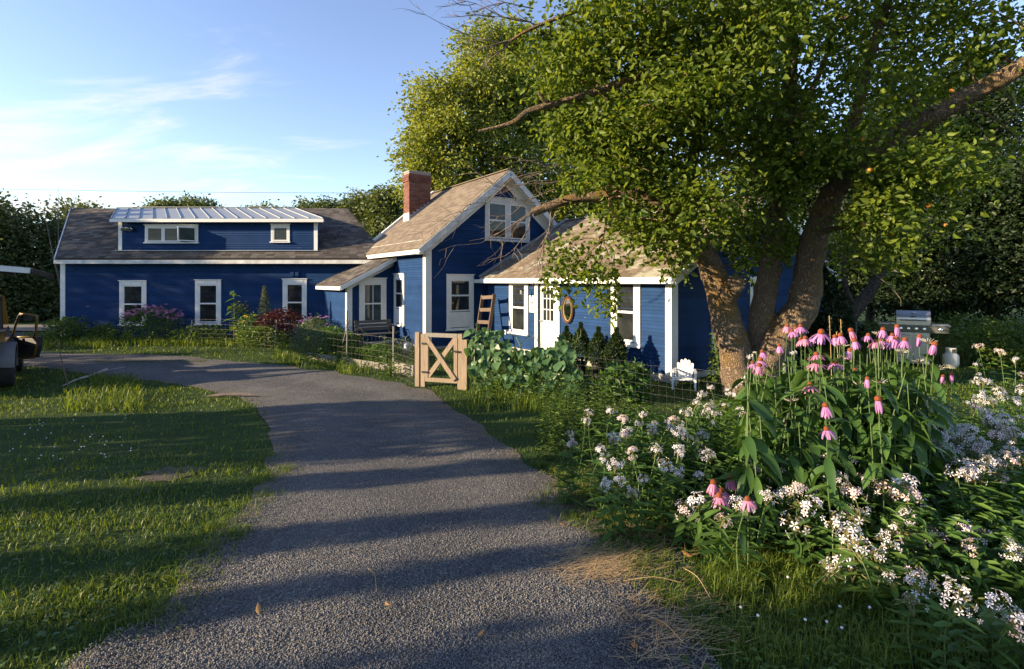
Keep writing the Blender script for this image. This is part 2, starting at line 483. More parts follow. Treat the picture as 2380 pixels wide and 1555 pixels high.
MAT = dict(
    blue=siding_mat(),
    white=solid('white_trim_paint', (0.68, 0.68, 0.665), (0.59, 0.59, 0.575), 0.5, 5, 0.12, 60),
    peel=solid('peeling_white_paint', (0.64, 0.64, 0.625), (0.36, 0.36, 0.36), 0.6, 4, 0.35, 40, stretch=(1, 1, 1)),
    glass=glassmat('window_glass'),
    blind=glassmat('window_glass_with_blind', (0.03, 0.045, 0.042), (0.06, 0.078, 0.07)),
    dark=solid('dark_void', (0.01, 0.01, 0.011), None, 0.9),
    sh_wing=shingle_mat('brown_shingle', (0.052, 0.047, 0.044), (0.088, 0.079, 0.073), (0.135, 0.120, 0.108)),
    sh_main=shingle_mat('tan_shingle', (0.13, 0.106, 0.084), (0.165, 0.135, 0.106), (0.20, 0.165, 0.128)),
    sh_add=shingle_mat('worn_shingle', (0.115, 0.09, 0.066), (0.16, 0.126, 0.092), (0.20, 0.158, 0.115), 0.8),
    steel_roof=solid('bare_metal_roof', (0.30, 0.325, 0.35), (0.25, 0.275, 0.30), 0.5, 3, metal=0.35),
    tin=solid('galvanised_steel', (0.36, 0.38, 0.40), (0.25, 0.27, 0.29), 0.5, 20, metal=0.6),
    brick=solid('red_brick', (0.185, 0.066, 0.042), (0.085, 0.036, 0.027), 0.85, 30, 0.4, 120, usevar=True),
    mortar=solid('mortar', (0.34, 0.30, 0.27), (0.25, 0.2, 0.18), 0.95, 30, 0.4),
    concrete=solid('painted_concrete', (0.40, 0.39, 0.35), (0.28, 0.27, 0.24), 0.9, 5, 0.4, 50),
    lumber=solid('new_lumber', (0.31, 0.235, 0.165), (0.17, 0.125, 0.088), 0.7, 5, 0.2, 40, stretch=(6, 6, 0.6)),
    benchwood=solid('dark_bench_wood', (0.12, 0.11, 0.10), (0.07, 0.065, 0.06), 0.85, 5, 0.3, 40, stretch=(0.8, 5, 5)),
    greywood=solid('weathered_wood', (0.26, 0.235, 0.20), (0.17, 0.155, 0.135), 0.85, 5, 0.4, 40, stretch=(5, 5, 0.8)),
    brownwood=solid('brown_wood', (0.115, 0.075, 0.050), (0.065, 0.042, 0.028), 0.6, 6, 0.2, 40, stretch=(4, 4, 0.6)),
    wire=solid('fence_wire', (0.20, 0.20, 0.195), None, 0.6, metal=0.3),
    black=solid('black_metal', (0.012, 0.012, 0.013), None, 0.5),
    plastic=solid('white_plastic', (0.74, 0.75, 0.75), (0.70, 0.71, 0.71), 0.35, 3),
    bark=bark_mat('apple_bark', (0.20, 0.142, 0.095), (0.285, 0.215, 0.15), (0.26, 0.165, 0.06), 22.0, 1.0),
    darkbark=bark_mat('dark_bark', (0.05, 0.04, 0.032), (0.09, 0.072, 0.058), (0.07, 0.06, 0.04)),
    birch=solid('pale_bark', (0.40, 0.37, 0.32), (0.2, 0.18, 0.155), 0.8, 6),
    twig=solid('dead_twig', (0.16, 0.125, 0.10), (0.10, 0.08, 0.065), 0.85, 12),
    gravel=gravel_mat(),
    stone=solid('loose_stone', (0.20, 0.192, 0.178), (0.09, 0.089, 0.088), 0.85, 3, usevar=True),
    ground=ground_mat(),
    soil=solid('bare_soil', (0.105, 0.080, 0.055), (0.055, 0.045, 0.030), 0.95, 9, 0.8, 60),
    road=solid('road_asphalt', (0.16, 0.155, 0.15), (0.13, 0.125, 0.12), 0.9, 3),
    grass=leafmat('grass_blades', (0.042, 0.084, 0.013), (0.175, 0.235, 0.034), 0.40),
    tallgrass=leafmat('tall_grass', (0.045, 0.080, 0.016), (0.16, 0.17, 0.05), 0.38),
    apple=leafmat('apple_leaf', (0.042, 0.085, 0.014), (0.175, 0.230, 0.032), 0.52),
    poplar=leafmat('poplar_leaf', (0.11, 0.155, 0.030), (0.29, 0.325, 0.068), 0.42, 0.5),
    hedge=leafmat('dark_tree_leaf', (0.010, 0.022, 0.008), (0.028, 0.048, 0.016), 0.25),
    lefttree=leafmat('shrubby_tree_leaf', (0.042, 0.066, 0.024), (0.115, 0.145, 0.058), 0.32),
    fartree=leafmat('far_tree_leaf', (0.06, 0.09, 0.032), (0.13, 0.165, 0.06), 0.3),
    cedar=leafmat('cedar_sprays', (0.014, 0.030, 0.010), (0.042, 0.070, 0.022), 0.2),
    bean=leafmat('bean_leaf', (0.045, 0.105, 0.045), (0.105, 0.19, 0.08), 0.3, 0.4),
    cone_leaf=leafmat('coneflower_leaf', (0.040, 0.095, 0.026), (0.095, 0.180, 0.042), 0.38, 0.42),
    soap_leaf=leafmat('soapwort_leaf', (0.045, 0.105, 0.024), (0.12, 0.21, 0.046), 0.35),
    weed=leafmat('weed_leaf', (0.040, 0.085, 0.020), (0.13, 0.20, 0.04), 0.35),
    stem=solid('green_stem', (0.075, 0.125, 0.035), (0.05, 0.09, 0.025), 0.6),
    petal=leafmat('pink_petal', (0.36, 0.15, 0.36), (0.52, 0.26, 0.50), 0.3, 0.5, (1.1, 0.9, 1.1)),
    petal_warm=leafmat('rose_petal', (0.47, 0.17, 0.30), (0.62, 0.28, 0.42), 0.3, 0.5, (1.1, 0.9, 1.0)),
    cone=solid('orange_cone', (0.27, 0.062, 0.010), (0.08, 0.02, 0.006), 0.7, 160, 0.8, 260),
    seed=solid('seed_head', (0.05, 0.035, 0.02), None, 0.9),
    bristle=solid('dry_petal', (0.5, 0.46, 0.36), None, 0.8),
    soap_white=leafmat('white_petal', (0.66, 0.62, 0.70), (0.82, 0.80, 0.83), 0.3, 0.5, (1, 1, 1)),
    soap_pink=leafmat('blush_petal', (0.72, 0.55, 0.58), (0.82, 0.70, 0.70), 0.3, 0.5, (1, 1, 1)),
    calyx=leafmat('calyx', (0.13, 0.15, 0.05), (0.25, 0.21, 0.10), 0.3),
    straw=solid('straw', (0.46, 0.33, 0.17), (0.35, 0.22, 0.1), 0.8, 30),
    deadleaf=leafmat('fallen_leaf', (0.30, 0.14, 0.05), (0.45, 0.26, 0.10), 0.25, 0.7, (1, .8, .5)),
    yellow=solid('yellow_car_paint', (0.20, 0.115, 0.015), (0.15, 0.085, 0.012), 0.4, 3),
    greyplastic=solid('grey_plastic', (0.12, 0.125, 0.13), (0.09, 0.095, 0.1), 0.6, 6),
    rubber=solid('tyre_rubber', (0.018, 0.018, 0.019), None, 0.8),
    trim=solid('dark_door_trim', (0.022, 0.023, 0.028), (0.014, 0.015, 0.018), 0.55, 6),
    chrome=solid('chrome', (0.6, 0.6, 0.62), None, 0.2, metal=1.0),
    stainless=solid('stainless_steel', (0.42, 0.42, 0.42), (0.36, 0.36, 0.36), 0.32, 4, metal=0.85),
    tank=solid('tank_enamel', (0.74, 0.70, 0.60), (0.66, 0.62, 0.53), 0.4, 5),
    mirror=solid('mirror_glass', (0.75, 0.76, 0.76), None, 0.02, metal=1.0),
    frame=solid('mirror_frame', (0.080, 0.036, 0.018), (0.05, 0.022, 0.010), 0.35, 8, coat=0.4),
    gilt=solid('gilt_bead', (0.45, 0.30, 0.12), None, 0.35, metal=0.5),
    signface=solid('sign_face', (0.62, 0.66, 0.58), (0.56, 0.60, 0.53), 0.5, 4),
    signgreen=solid('sign_green', (0.10, 0.19, 0.14), None, 0.5),
    yellowfl=leafmat('yellow_petal', (0.55, 0.36, 0.02), (0.7, 0.5, 0.05), 0.25, 0.5, (1, 1, .5)),
    redleaf=leafmat('red_foliage', (0.030, 0.012, 0.011), (0.095, 0.020, 0.022), 0.3, 0.5, (1.2, .8, .6)),
    silver=leafmat('grey_green_leaf', (0.075, 0.105, 0.075), (0.15, 0.18, 0.13), 0.3),
    fruit=solid('apple_skin', (0.40, 0.22, 0.03), (0.35, 0.06, 0.02), 0.35, 5),
)
# ------------------------------------------------------------------ setting: ground, driveway, road
xs = np.unique(np.concatenate([np.linspace(-400, -40, 19), np.arange(-40, -14, 1.3), np.arange(-14, 12, 0.4), np.arange(12, 40, 1.3), np.linspace(40, 400, 19)]))
ys = np.unique(np.concatenate([np.linspace(-200, -6, 12), np.arange(-6, 20, 0.4), np.arange(20, 60, 1.6), np.linspace(60, 600, 25)]))
GX, GY = np.meshgrid(xs, ys)
gv = np.stack([GX, GY, gz(GX, GY)], -1).reshape(-1, 3)
nx, ny = len(xs), len(ys)
ii = (np.arange(ny - 1)[:, None] * nx + np.arange(nx - 1)[None, :]).ravel()
tag(put('ground', np_mesh('ground', gv, [np.stack([ii, ii + 1, ii + nx + 1, ii + nx], 1)], smooth=True, mat=MAT['ground'])), kind='structure')

DL = [(150, 1555), (330, 1430), (470, 1280), (560, 1190), (612, 1110), (632, 1040), (615, 970), (560, 928), (470, 904), (350, 886), (200, 869), (60, 852), (-150, 838), (-700, 826)]
DR = [(1700, 1555), (1640, 1400), (1545, 1270), (1430, 1190), (1270, 1105), (1160, 1030), (1065, 955), (1000, 912), (910, 890), (790, 868), (620, 846), (370, 825), (0, 819), (-500, 812)]
Lw = [ground_at(*p) for p in DL]; Rw = [ground_at(*p) for p in DR]
Lw = [Vector((-3.4, -3, 0)), Vector((-2.4, 0.4, 0))] + Lw; Rw = [Vector((1.3, -3, 0)), Vector((1.1, 0.4, 0))] + Rw
NL = 150
Lp = wpath(Lw, NL); Rp = wpath(Rw, NL)
Lp = [p + Vector((noise.noise((p.x * 1.9, p.y * 1.9, 1)) * 0.13, noise.noise((p.x * 1.9, p.y * 1.9, 4)) * 0.10, 0)) for p in Lp]
Rp = [p + Vector((noise.noise((p.x * 1.6, p.y * 1.6, 7)) * 0.17, noise.noise((p.x * 1.6, p.y * 1.6, 9)) * 0.14, 0)) for p in Rp]
NC = 24
dv = []
dvar = []
for a, b in zip(Lp, Rp):
    for k in range(NC + 1):
        dvar.append(0.5 * min(1.0, 2.2 * min(k, NC - k) / NC))
        q = a.lerp(b, k / NC)
        dv.append((q.x, q.y, gzf(q.x, q.y) + 0.006 + 0.022 * min(1, 6 * min(k, NC - k) / NC)))
di = (np.arange(NL)[:, None] * (NC + 1) + np.arange(NC)[None, :]).ravel()
tag(put('driveway', np_mesh('driveway', dv, [np.stack([di, di + 1, di + NC + 2, di + NC + 1], 1)], var=dvar, smooth=True, mat=MAT['gravel'])), kind='structure')
DPOLY = np.array([(p.x, p.y) for p in Lp] + [(p.x, p.y) for p in reversed(Rp)])

def in_poly(x, y, poly):
    x = np.asarray(x); y = np.asarray(y)
    inside = np.zeros(x.shape, bool)
    j = len(poly) - 1
    for i in range(len(poly)):
        xi, yi = poly[i]; xj, yj = poly[j]
        c = ((yi > y) != (yj > y)) & (x < (xj - xi) * (y - yi) / (yj - yi + 1e-12) + xi)
        inside ^= c
        j = i
    return inside

rb = MB()
rpts = [(-90, 21.0, 24.5), (-40, 20.6, 23.8), (-17.5, 20.4, 23.2)]
for i in range(2):
    a, b = rpts[i], rpts[i + 1]
    rb.add([(a[0], a[1], gzf(0, 30) + 0.03), (b[0], b[1], gzf(0, 30) + 0.03), (b[0], b[2], gzf(0, 30) + 0.03), (a[0], a[2], gzf(0, 30) + 0.03)], [(0, 1, 2, 3)])
tag(rb.obj('road', MAT['road']), kind='structure')

def soil_patch(px, py, rx, ry, seed):
    c = ground_at(px, py); e = ground_at(px + rx, py); f = ground_at(px, py - ry)
    ax = (e - c).length; ay = (f - c).length
    n = 28; V = [(c.x, c.y, gzf(c.x, c.y) + 0.010)]; F = []
    for k in range(n):
        a = 2 * math.pi * k / n
        r = 1 + 0.7 * noise.noise((math.cos(a) * 2.2, math.sin(a) * 2.2, seed))
        x = c.x + ax * r * math.cos(a); y = c.y + ay * r * math.sin(a)
        V.append((x, y, gzf(x, y) + 0.005)); F.append((0, k + 1, (k + 1) % n + 1))
    o = MB().add(V, F).obj('bare_soil', MAT['soil'])
    tag(o, kind='structure')
    return (c.x, c.y, ax, ay)
PATCHES = [soil_patch(395, 1102, 60, 14, 1)]

# ------------------------------------------------------------------ the house
U1 = Vector((-0.573, 0.819, 0)).normalized()     # the way the main roof's ridge runs, away from the camera
U2 = Vector((U1.y, -U1.x, 0))                    # across it, to the right and away
Z3 = Vector((0, 0, 1))
M0 = Vector((-2.48, 14.9, 0))                    # near corner of the main house
A0 = Vector((3.145, 10.2, 0))                    # near corner of the addition
TL = 6.75                                        # length of the addition's lit wall
ZR = EYE

house = thing('farmhouse', 'blue clapboard farmhouse with white trim, dormered wing and brick chimney', 'house', (M0.x, M0.y, -0.4))
H_INV = Matrix.Translation(-house.location)

def frame(x, y, z, o):
    """matrix whose axes are x,y,z with origin o"""
    return Matrix(((x.x, y.x, z.x, o.x), (x.y, y.y, z.y, o.y), (x.z, y.z, z.z, o.z), (0, 0, 0, 1)))

def hput(name, me, mat=None, M=None, parent=None):
    """house part (or a sub-part when parent is given): M is in world space"""
    o = bpy.data.objects.new(name, me)
    if mat is not None and not me.materials: me.materials.append(mat)
    link(o, parent or house)
    W = M if M is not None else Matrix.Identity(4)
    o.matrix_basis = (H_INV if parent is None else WORLD[parent.name].inverted()) @ W
    WORLD[o.name] = W
    return o
WORLD = {}

class Wall:
    """a wall plane: s runs along u, z up, n points out"""
    def __init__(w, o, u, n, skew=None):
        w.o, w.u, w.n = Vector(o), Vector(u), Vector(n)
        w.part = None
    def at(w, s, z, out=0.0): return w.o + w.u * s + w.n * out + Z3 * z
    def hit(w, px, py):
        r = Vector(((px - CX) / F_PX, 1, (HY - py) / F_PX)); e = Vector((0, 0, EYE))
        t = (w.o - e).dot(w.n) / r.dot(w.n)
        q = e + r * t
        return (q - w.o).dot(w.u), q.z
    def M(w, s, z, out=0.0):
        """local x along the wall, y outwards, z up"""
        x = w.u
        if x.cross(w.n).dot(Z3) < 0: x = -w.u
        return frame(x, w.n, Z3, w.at(s, z, out))

board = MB().add([(-.5, 0, 0), (.5, 0, 0), (.5, 1, 0), (-.5, 1, 0), (-.5, 0, 1), (.5, 0, 1), (.5, .22, 1), (-.5, .22, 1)],
                 [(3, 2, 1, 0), (4, 5, 6, 7), (0, 1, 5, 4), (1, 2, 6, 5), (2, 3, 7, 6), (3, 0, 4, 7)]).mesh('clapboard', MAT['blue'])
EXPO = 0.075

def make_wall(w, z0, zt, s_lo, s_hi, poly, expo=EXPO):
    """sheathing from the polygon (s,z) and one clapboard per course; s_lo(z), s_hi(z) bound a course"""
    mb = MB().prism([w.at(s, z, 0.0) for s, z in poly], -w.n * 0.10)
    w.part = hput('wall', mb.mesh('wall', MAT['blue']))
    z = z0
    while z < zt - 0.02:
        e = min(expo, zt - z)
        a, b = s_lo(z + e * 0.5), s_hi(z + e * 0.5)
        if b - a > 0.06:
            L = b - a
            M = w.M((a + b) / 2, z, 0.001) @ Matrix.Diagonal((L, 0.023 + 0.005 * random.random(), e * 1.05, 1))
            o = hput('clapboard', board, None, M, w.part)
        z += e

def wbox(name, w, s0, s1, z0, z1, out0, out1, mat, parent=None):
    mb = MB().box((0, 0, 0), (abs(s1 - s0), out1 - out0, z1 - z0))
    return hput(name, mb.mesh(name, MAT[mat]), None, w.M((s0 + s1) / 2, (z0 + z1) / 2, (out0 + out1) / 2), parent)

def window(w, box, style='double', cw=0.10, mat='white', sillproud=0.03, grid=None, pane='glass', panel=0.0, split=0.5, extra=None):
    """box: pixel box of the outside of the casing"""
    ym = (box[1] + box[3]) / 2; xm = (box[0] + box[2]) / 2
    s0 = w.hit(box[0], ym)[0]; s1 = w.hit(box[2], ym)[0]
    z1 = w.hit(xm, box[1])[1]; z0 = w.hit(xm, box[3])[1]
    if s0 > s1: s0, s1 = s1, s0
    W, H = s1 - s0, z1 - z0
    base = w.M((s0 + s1) / 2, z0, 0.0)
    t = 0.045
    mb = MB()
    mb.box((-(W - cw) / 2, t / 2, H / 2), (cw, t, H)).box(((W - cw) / 2, t / 2, H / 2), (cw, t, H))
    mb.box((0, t / 2 + 0.003, H - cw * 0.6), (W - 2 * cw, t + 0.006, cw * 1.2)).box((0, t / 2, cw * 0.3), (W - 2 * cw, t, cw * 0.6))
    p = hput('window', mb.mesh('casing', MAT[mat]), None, base)
    hput('drip_cap', MB().box((0, 0.035, H + 0.012), (W + 0.05, 0.085, 0.025)).mesh('drip_cap', MAT[mat]), None, base, p)
    hput('sill', MB().box((0, 0.04, 0.02), (W + 0.06, 0.10, 0.04)).mesh('sill', MAT[mat]), None, base, p)
    x0, x1, y0, y1 = -W / 2 + cw, W / 2 - cw, cw * 0.6 + 0.02, H - cw * 1.2
    hput('reveal', MB().box((0, 0.0125, (y0 + y1) / 2), (x1 - x0, 0.021, y1 - y0)).mesh('reveal', MAT['dark']), None, base, p)
    if panel:
        yp = y0 + (y1 - y0) * panel
        hput('infill_panel', MB().box((0, 0.031, (y0 + yp) / 2), (x1 - x0, 0.014, yp - y0)).mesh('infill_panel', MAT['white']), None, base, p)
        y0 = yp + 0.02
    def sash(xa, xb, ya, yb, out, gx=1, gy=1, fw=0.042):
        sb = MB()
        sb.box(((xa + xb) / 2, out, ya + fw / 2), (xb - xa, 0.02, fw)).box(((xa + xb) / 2, out, yb - fw / 2), (xb - xa, 0.02, fw))
        sb.box((xa + fw / 2, out, (ya + yb) / 2), (fw, 0.02, yb - ya - 2 * fw)).box((xb - fw / 2, out, (ya + yb) / 2), (fw, 0.02, yb - ya - 2 * fw))
        for i in range(1, gx):
            sb.box((xa + fw + (xb - xa - 2 * fw) * i / gx, out, (ya + yb) / 2), (0.022, 0.016, yb - ya - 2 * fw))
        for i in range(1, gy):
            sb.box(((xa + xb) / 2, out + 0.001, ya + fw + (yb - ya - 2 * fw) * i / gy), (xb - xa - 2 * fw, 0.0155, 0.022))
        hput('sash', sb.mesh('sash', MAT['white']), None, base, p)
        hput('pane', MB().box(((xa + xb) / 2, out - 0.006, (ya + yb) / 2), (xb - xa - 2 * fw + 0.01, 0.004, yb - ya - 2 * fw + 0.01)).mesh('pane', MAT[pane]), None, base, p)
    if style == 'double':
        ymid = y0 + (y1 - y0) * split
        g = grid or (1, 1)
        sash(x0, x1, ymid - 0.018, y1, 0.030, *g); sash(x0, x1, y0, ymid + 0.018, 0.0335, *g)
    elif style == 'single':
        sash(x0, x1, y0, y1, 0.031)
    elif style == 'twin':
        g = 0.07
        hput('mullion', MB().box((0, t / 2 + 0.004, (y0 + y1) / 2), (g * 2, t + 0.008, y1 - y0)).mesh('mullion', MAT[mat]), None, base, p)
        ymid = (y0 + y1) / 2
        for a, b in ((x0, -g), (g, x1)):
            sash(a, b, ymid - 0.018, y1, 0.030); sash(a, b, y0, ymid + 0.018, 0.0335)
    elif style == 'triple':
        w3 = (x1 - x0 - 0.08) / 3                      # seen from outside, local +x is on the viewer's left
        for k in range(2):
            xr = x1 - k * (w3 + 0.04)
            sash(xr - w3, xr, y0, y1, 0.031)
            hput('mullion', MB().box((xr - w3 - 0.02, t / 2, (y0 + y1) / 2), (0.04, t - 0.004, y1 - y0)).mesh('mullion', MAT[mat]), None, base, p)
        # the open casement, swung out on its hinge
        fw = 0.042
        sb = MB().box((w3 * 0.5, 0, fw / 2), (w3, 0.025, fw)).box((w3 * 0.5, 0, y1 - y0 - fw / 2), (w3, 0.025, fw))
        sb.box((fw / 2, 0, (y1 - y0) / 2), (fw, 0.025, y1 - y0 - 2 * fw)).box((w3 - fw / 2, 0, (y1 - y0) / 2), (fw, 0.025, y1 - y0 - 2 * fw))
        Mo = base @ Matrix.Translation((x0, 0.05, y0)) @ Matrix.Rotation(R(42), 4, 'Z')
        hput('open_sash', sb.mesh('open_sash', MAT['white']), None, Mo, p)
        hput('pane', MB().box((w3 * 0.5, 0, (y1 - y0) / 2), (w3 - 2 * fw + 0.01, 0.004, y1 - y0 - 2 * fw + 0.01)).mesh('pane', MAT['blind']), None, Mo, p)
    return p, (s0, s1, z0, z1)

def roof_slab(name, A, B, D, mat, thick=0.06):
    """A: eave start, B: eave end, D: ridge above A; a parallelogram"""
    A, B, D = Vector(A), Vector(B), Vector(D)
    C = B + D - A
    n = (B - A).cross(D - A).normalized()
    if n.z < 0: n = -n
    mb = MB().prism([A - n * thick, B - n * thick, C - n * thick, D - n * thick], n * (thick - 0.004))
    return hput(name, mb.mesh(name, MAT[mat])), n

SHINGLE_BUDGET = [300]
def shingle_roof(A, B, D, mat, sw=0.24, ex=0.14, singles=0, skip=None):
    A, B, D = Vector(A), Vector(B), Vector(D)
    part, n = roof_slab('roof', A, B, D, mat)
    e = (B - A); L = e.length; e.normalize()
    rr = (D - A); run = rr.dot(e); upv = rr - e * run; Hh = upv.length; up = upv.normalized()
    unit = MB().box((0, 0, 0), (1, 1, 1)).mesh('shingle', MAT[mat])
    rest = MB(); cells = []
    k = 0; h = 0.0
    while h < Hh - 0.02:
        off = run * (h / Hh) ; x = -(k % 2) * sw * 0.5 + (0.05 * math.sin(k * 7.3))
        while x < L:
            wv = sw * random.choice((0.8, 1.0, 1.0, 1.25))
            a = max(x, 0); b = min(x + wv, L)
            if b - a > 0.03:
                dep = min(ex * 1.25, Hh - h)
                c = A + e * (off + (a + b) / 2) + up * (h + dep / 2) 
                if skip is None or not skip(c):
                    cells.append((c, b - a - 0.006, dep))
            x += wv
        h += ex; k += 1
    cells.sort(key=lambda q: (q[0] - Vector((0, 0, EYE))).length)
    for i, (c, wv, dep) in enumerate(cells):
        th = 0.010 + 0.006 * random.random()
        tilt = Matrix.Rotation(-0.05, 4, 'X')
        M = frame(e, up, n, c + n * (th * 0.5 + 0.001)) if e.cross(up).dot(n) > 0 else frame(-e, up, n, c + n * (th * 0.5 + 0.001))
        M = M @ tilt @ Matrix.Diagonal((wv, dep, th, 1))
        if i < singles:
            hput('shingle', unit, None, M, part)
        else:
            V = [M @ v.co for v in unit.vertices]
            rest.add(V, [tuple(p.vertices) for p in unit.polygons], random.random())
    if rest.n:
        o = hput('shingles', rest.mesh('shingles', MAT[mat]), None, None, part)
        o['kind'] = 'stuff'
    return part, e, up, n

def strip(name, a, b, w, h, mat, parent=None, up=(0, 0, 1)):
    return hput(name, MB().bar(a, b, w, h, up).mesh(name, MAT[mat]), None, None, parent)

ZG = -0.42
# --- left wing (its plan leans back along U1)
DW = 18.2
wing = Wall((-15.9, DW, 0), (1, 0, 0), (0, -1, 0))
WLEN = 10.9
z_eave = 1.6 + 0.78
make_wall(wing, ZG, z_eave, lambda z: 0.16, lambda z: WLEN, [(0, ZG), (WLEN, ZG), (WLEN, z_eave), (0, z_eave)])
wbox('corner_board', wing, 0.0, 0.17, ZG, z_eave, -0.002, 0.03, 'white')
Aw = Vector((-15.78, 17.85, 1.6 + 0.80)); rise = Vector((-0.573, 0.819, 0)) * (3.55 / 0.819)
Dw = Aw + rise + Z3 * 2.22
Bw = Aw + Vector((11.4, 0, 0))
# dormer
dorm = Wall((-13.95, 18.32, 0), (1, 0, 0), (0, -1, 0)); DLEN = 7.06
def under_dormer(c):
    f = (c.y - 17.85) / 3.55
    x = c.x + 0.573 / 0.819 * (c.y - 18.32)
    return -13.85 < x < -6.98 and f > 0.20
shingle_roof(Aw, Bw, Dw, 'sh_wing', 0.26, 0.145, singles=60, skip=under_dormer)
# back slope of the wing
Mb = Dw + Vector((0, 0, 0))
roof_slab('roof', Mb + rise * 0.98 - Z3 * 2.22, Mb + rise * 0.98 - Z3 * 2.22 + Vector((11.4, 0, 0)), Mb, 'sh_wing')
strip('fascia', Aw + Vector((-0.05, -0.012, -0.125)), Bw + Vector((0, -0.012, -0.125)), 0.03, 0.13, 'greywood' if False else 'peel')
strip('frieze_board', Vector((-15.9, 18.17, 2.32)), Vector((-5.0, 18.17, 2.32)), 0.03, 0.12, 'peel')
hput('soffit', MB().box((-10.3, 18.0, 2.325), (11.0, 0.33, 0.015)).mesh('soffit', MAT['peel']))
strip('rake_board', Aw + Vector((-0.04, 0, -0.07)), Dw + Vector((-0.04, 0, -0.07)), 0.03, 0.15, 'white')
# left end wall of the wing
endw = Wall((-15.9, DW, 0), U1, Vector((-U1.y, U1.x, 0)))
hput('wall', MB().prism([endw.at(0, ZG), endw.at(7.6, ZG), endw.at(7.6, 2.3), endw.at(3.9, 4.55), endw.at(0, 2.3)], -endw.n * 0.1).mesh('wall', MAT['blue']))
# dormer face and roof
make_wall(dorm, 1.6 + 1.10, 1.6 + 2.13, lambda z: 0.12, lambda z: DLEN - 0.12, [(0, 1.6 + 0.9), (DLEN, 1.6 + 0.9), (DLEN, 1.6 + 2.13), (0, 1.6 + 2.13)])
wbox('corner_board', dorm, 0.0, 0.13, 1.6 + 1.02, 1.6 + 2.12, -0.002, 0.03, 'white')
wbox('corner_board', dorm, DLEN - 0.13, DLEN, 1.6 + 1.02, 1.6 + 2.12, -0.002, 0.03, 'white')
for sgn, s in ((-1, 0.002), (1, DLEN - 0.002)):
    hput('dormer_cheek', MB().prism([dorm.at(s, 1.6 + 0.9, 0.0), dorm.at(s, 1.6 + 2.13, 0.0), dorm.at(s, 1.6 + 2.95) + U1 * 3.6, ], Vector((-sgn * 0.06, 0, 0))).mesh('dormer_cheek', MAT['blue']))
strip('flashing', dorm.at(-0.05, 1.6 + 1.085, 0.06), dorm.at(DLEN + 0.05, 1.6 + 1.085, 0.06), 0.16, 0.02, 'tin')
E0 = Vector((-14.02, 18.03, 1.6 + 2.20)); E1 = Vector((-6.60, 18.03, 1.6 + 2.20))
RD = Vector((-0.573, 0.819, 0)) * (3.5 / 0.819) + Z3 * 0.86
mroof, nrm = roof_slab('metal_roof', E0, E1, E0 + RD, 'steel_roof', 0.04)
for k in range(16):
    a = E0.lerp(E1, k / 15) + Vector((0.012 if k == 0 else (-0.012 if k == 15 else 0), 0, 0))
    strip('standing_seam', a + nrm * 0.014, a + RD + nrm * 0.014, 0.022, 0.034, 'steel_roof', mroof)
strip('ridge_cap', E0 + RD + nrm * 0.03, E1 + RD + nrm * 0.03, 0.16, 0.02, 'tin', mroof)
strip('fascia', E0 + Vector((-0.02, -0.012, -0.075)), E1 + Vector((0.02, -0.012, -0.075)), 0.025, 0.11, 'white')
hput('soffit', MB().box((-10.31, 18.18, 3.735), (7.36, 0.26, 0.012)).mesh('soffit', MAT['white']))
window(wing, (279.3, 652.8, 342, 757), pane='glass', cw=0.13)
window(wing, (455, 651, 515, 756), cw=0.13)
window(wing, (658, 649, 714, 753), cw=0.13)
window(dorm, (338.6, 523, 462, 566), 'triple', cw=0.07)
window(dorm, (631, 522, 674.4, 564.4), 'single', cw=0.07)
# vent slot on the wing's roof and small wall vents
vm = frame(Vector((1, 0, 0)), Vector((0, 0.848, 0.53)), Vector((0, -0.53, 0.848)), P(784, 547, 19.35))
hput('roof_vent', MB().box((0, 0, 0.02), (0.10, 0.55, 0.07)).mesh('roof_vent', MAT['black']), None, vm)
for px in (681, 692):
    s, z = wing.hit(px, 637)
    wbox('wall_vent', wing, s - 0.06, s + 0.06, z - 0.07, z + 0.07, 0.01, 0.09, 'blue')
# flood lights
fs, fz = dorm.hit(303, 534)
fl = hput('flood_light', MB().box((0, 0.03, 0), (0.12, 0.05, 0.10)).mesh('flood_light', MAT['tin']), None, dorm.M(fs, fz, 0.0))
for dx, rz in ((-0.16, -40), (0.0, 0), (0.17, 40)):
    Mh = dorm.M(fs, fz, 0.0) @ Matrix.Translation((dx, 0.13, 0.02)) @ Matrix.Rotation(R(rz), 4, 'Z') @ Matrix.Rotation(R(-105), 4, 'X')
    hput('lamp_head', MB().lathe([(0.02, -0.06), (0.045, -0.05), (0.07, 0.03), (0.075, 0.05), (0.06, 0.055), (0.0, 0.05)], 14).mesh('lamp_head', MAT['chrome'], True), None, Mh, fl)

# --- main house
gable = Wall(M0, U2, -U1)
GW = 5.5; ZE = 1.6 + 1.22; ZA = 1.6 + 3.42; SA = GW / 2
def glo(z): return 0.0 if z < ZE else (z - ZE) / (ZA - ZE) * SA
def ghi(z): return GW if z < ZE else GW - (z - ZE) / (ZA - ZE) * SA
make_wall(gable, ZG + 0.12, ZA - 0.1, lambda z: max(0.15, glo(z) - 0.02), lambda z: min(GW - 0.15, ghi(z) + 0.02) , [(0, ZG), (GW, ZG), (GW, ZE), (SA, ZA), (0, ZE)])
lit = Wall(M0, U1, -U2)
make_wall(lit, ZG + 0.12, ZE, lambda z: 0.02, lambda z: 4.9, [(0.1, ZG), (4.9, ZG), (4.9, ZE), (0.1, ZE)])
wbox('corner_board', gable, -0.03, 0.16, ZG + 0.1, ZE - 0.02, -0.0, 0.032, 'white')
wbox('corner_board', lit, -0.001, 0.15, ZG + 0.1, ZE - 0.06, 0.001, 0.030, 'white')
wbox('frieze_board', lit, 0.15, 4.9, ZE - 0.14, ZE - 0.0, 0.0, 0.034, 'white')
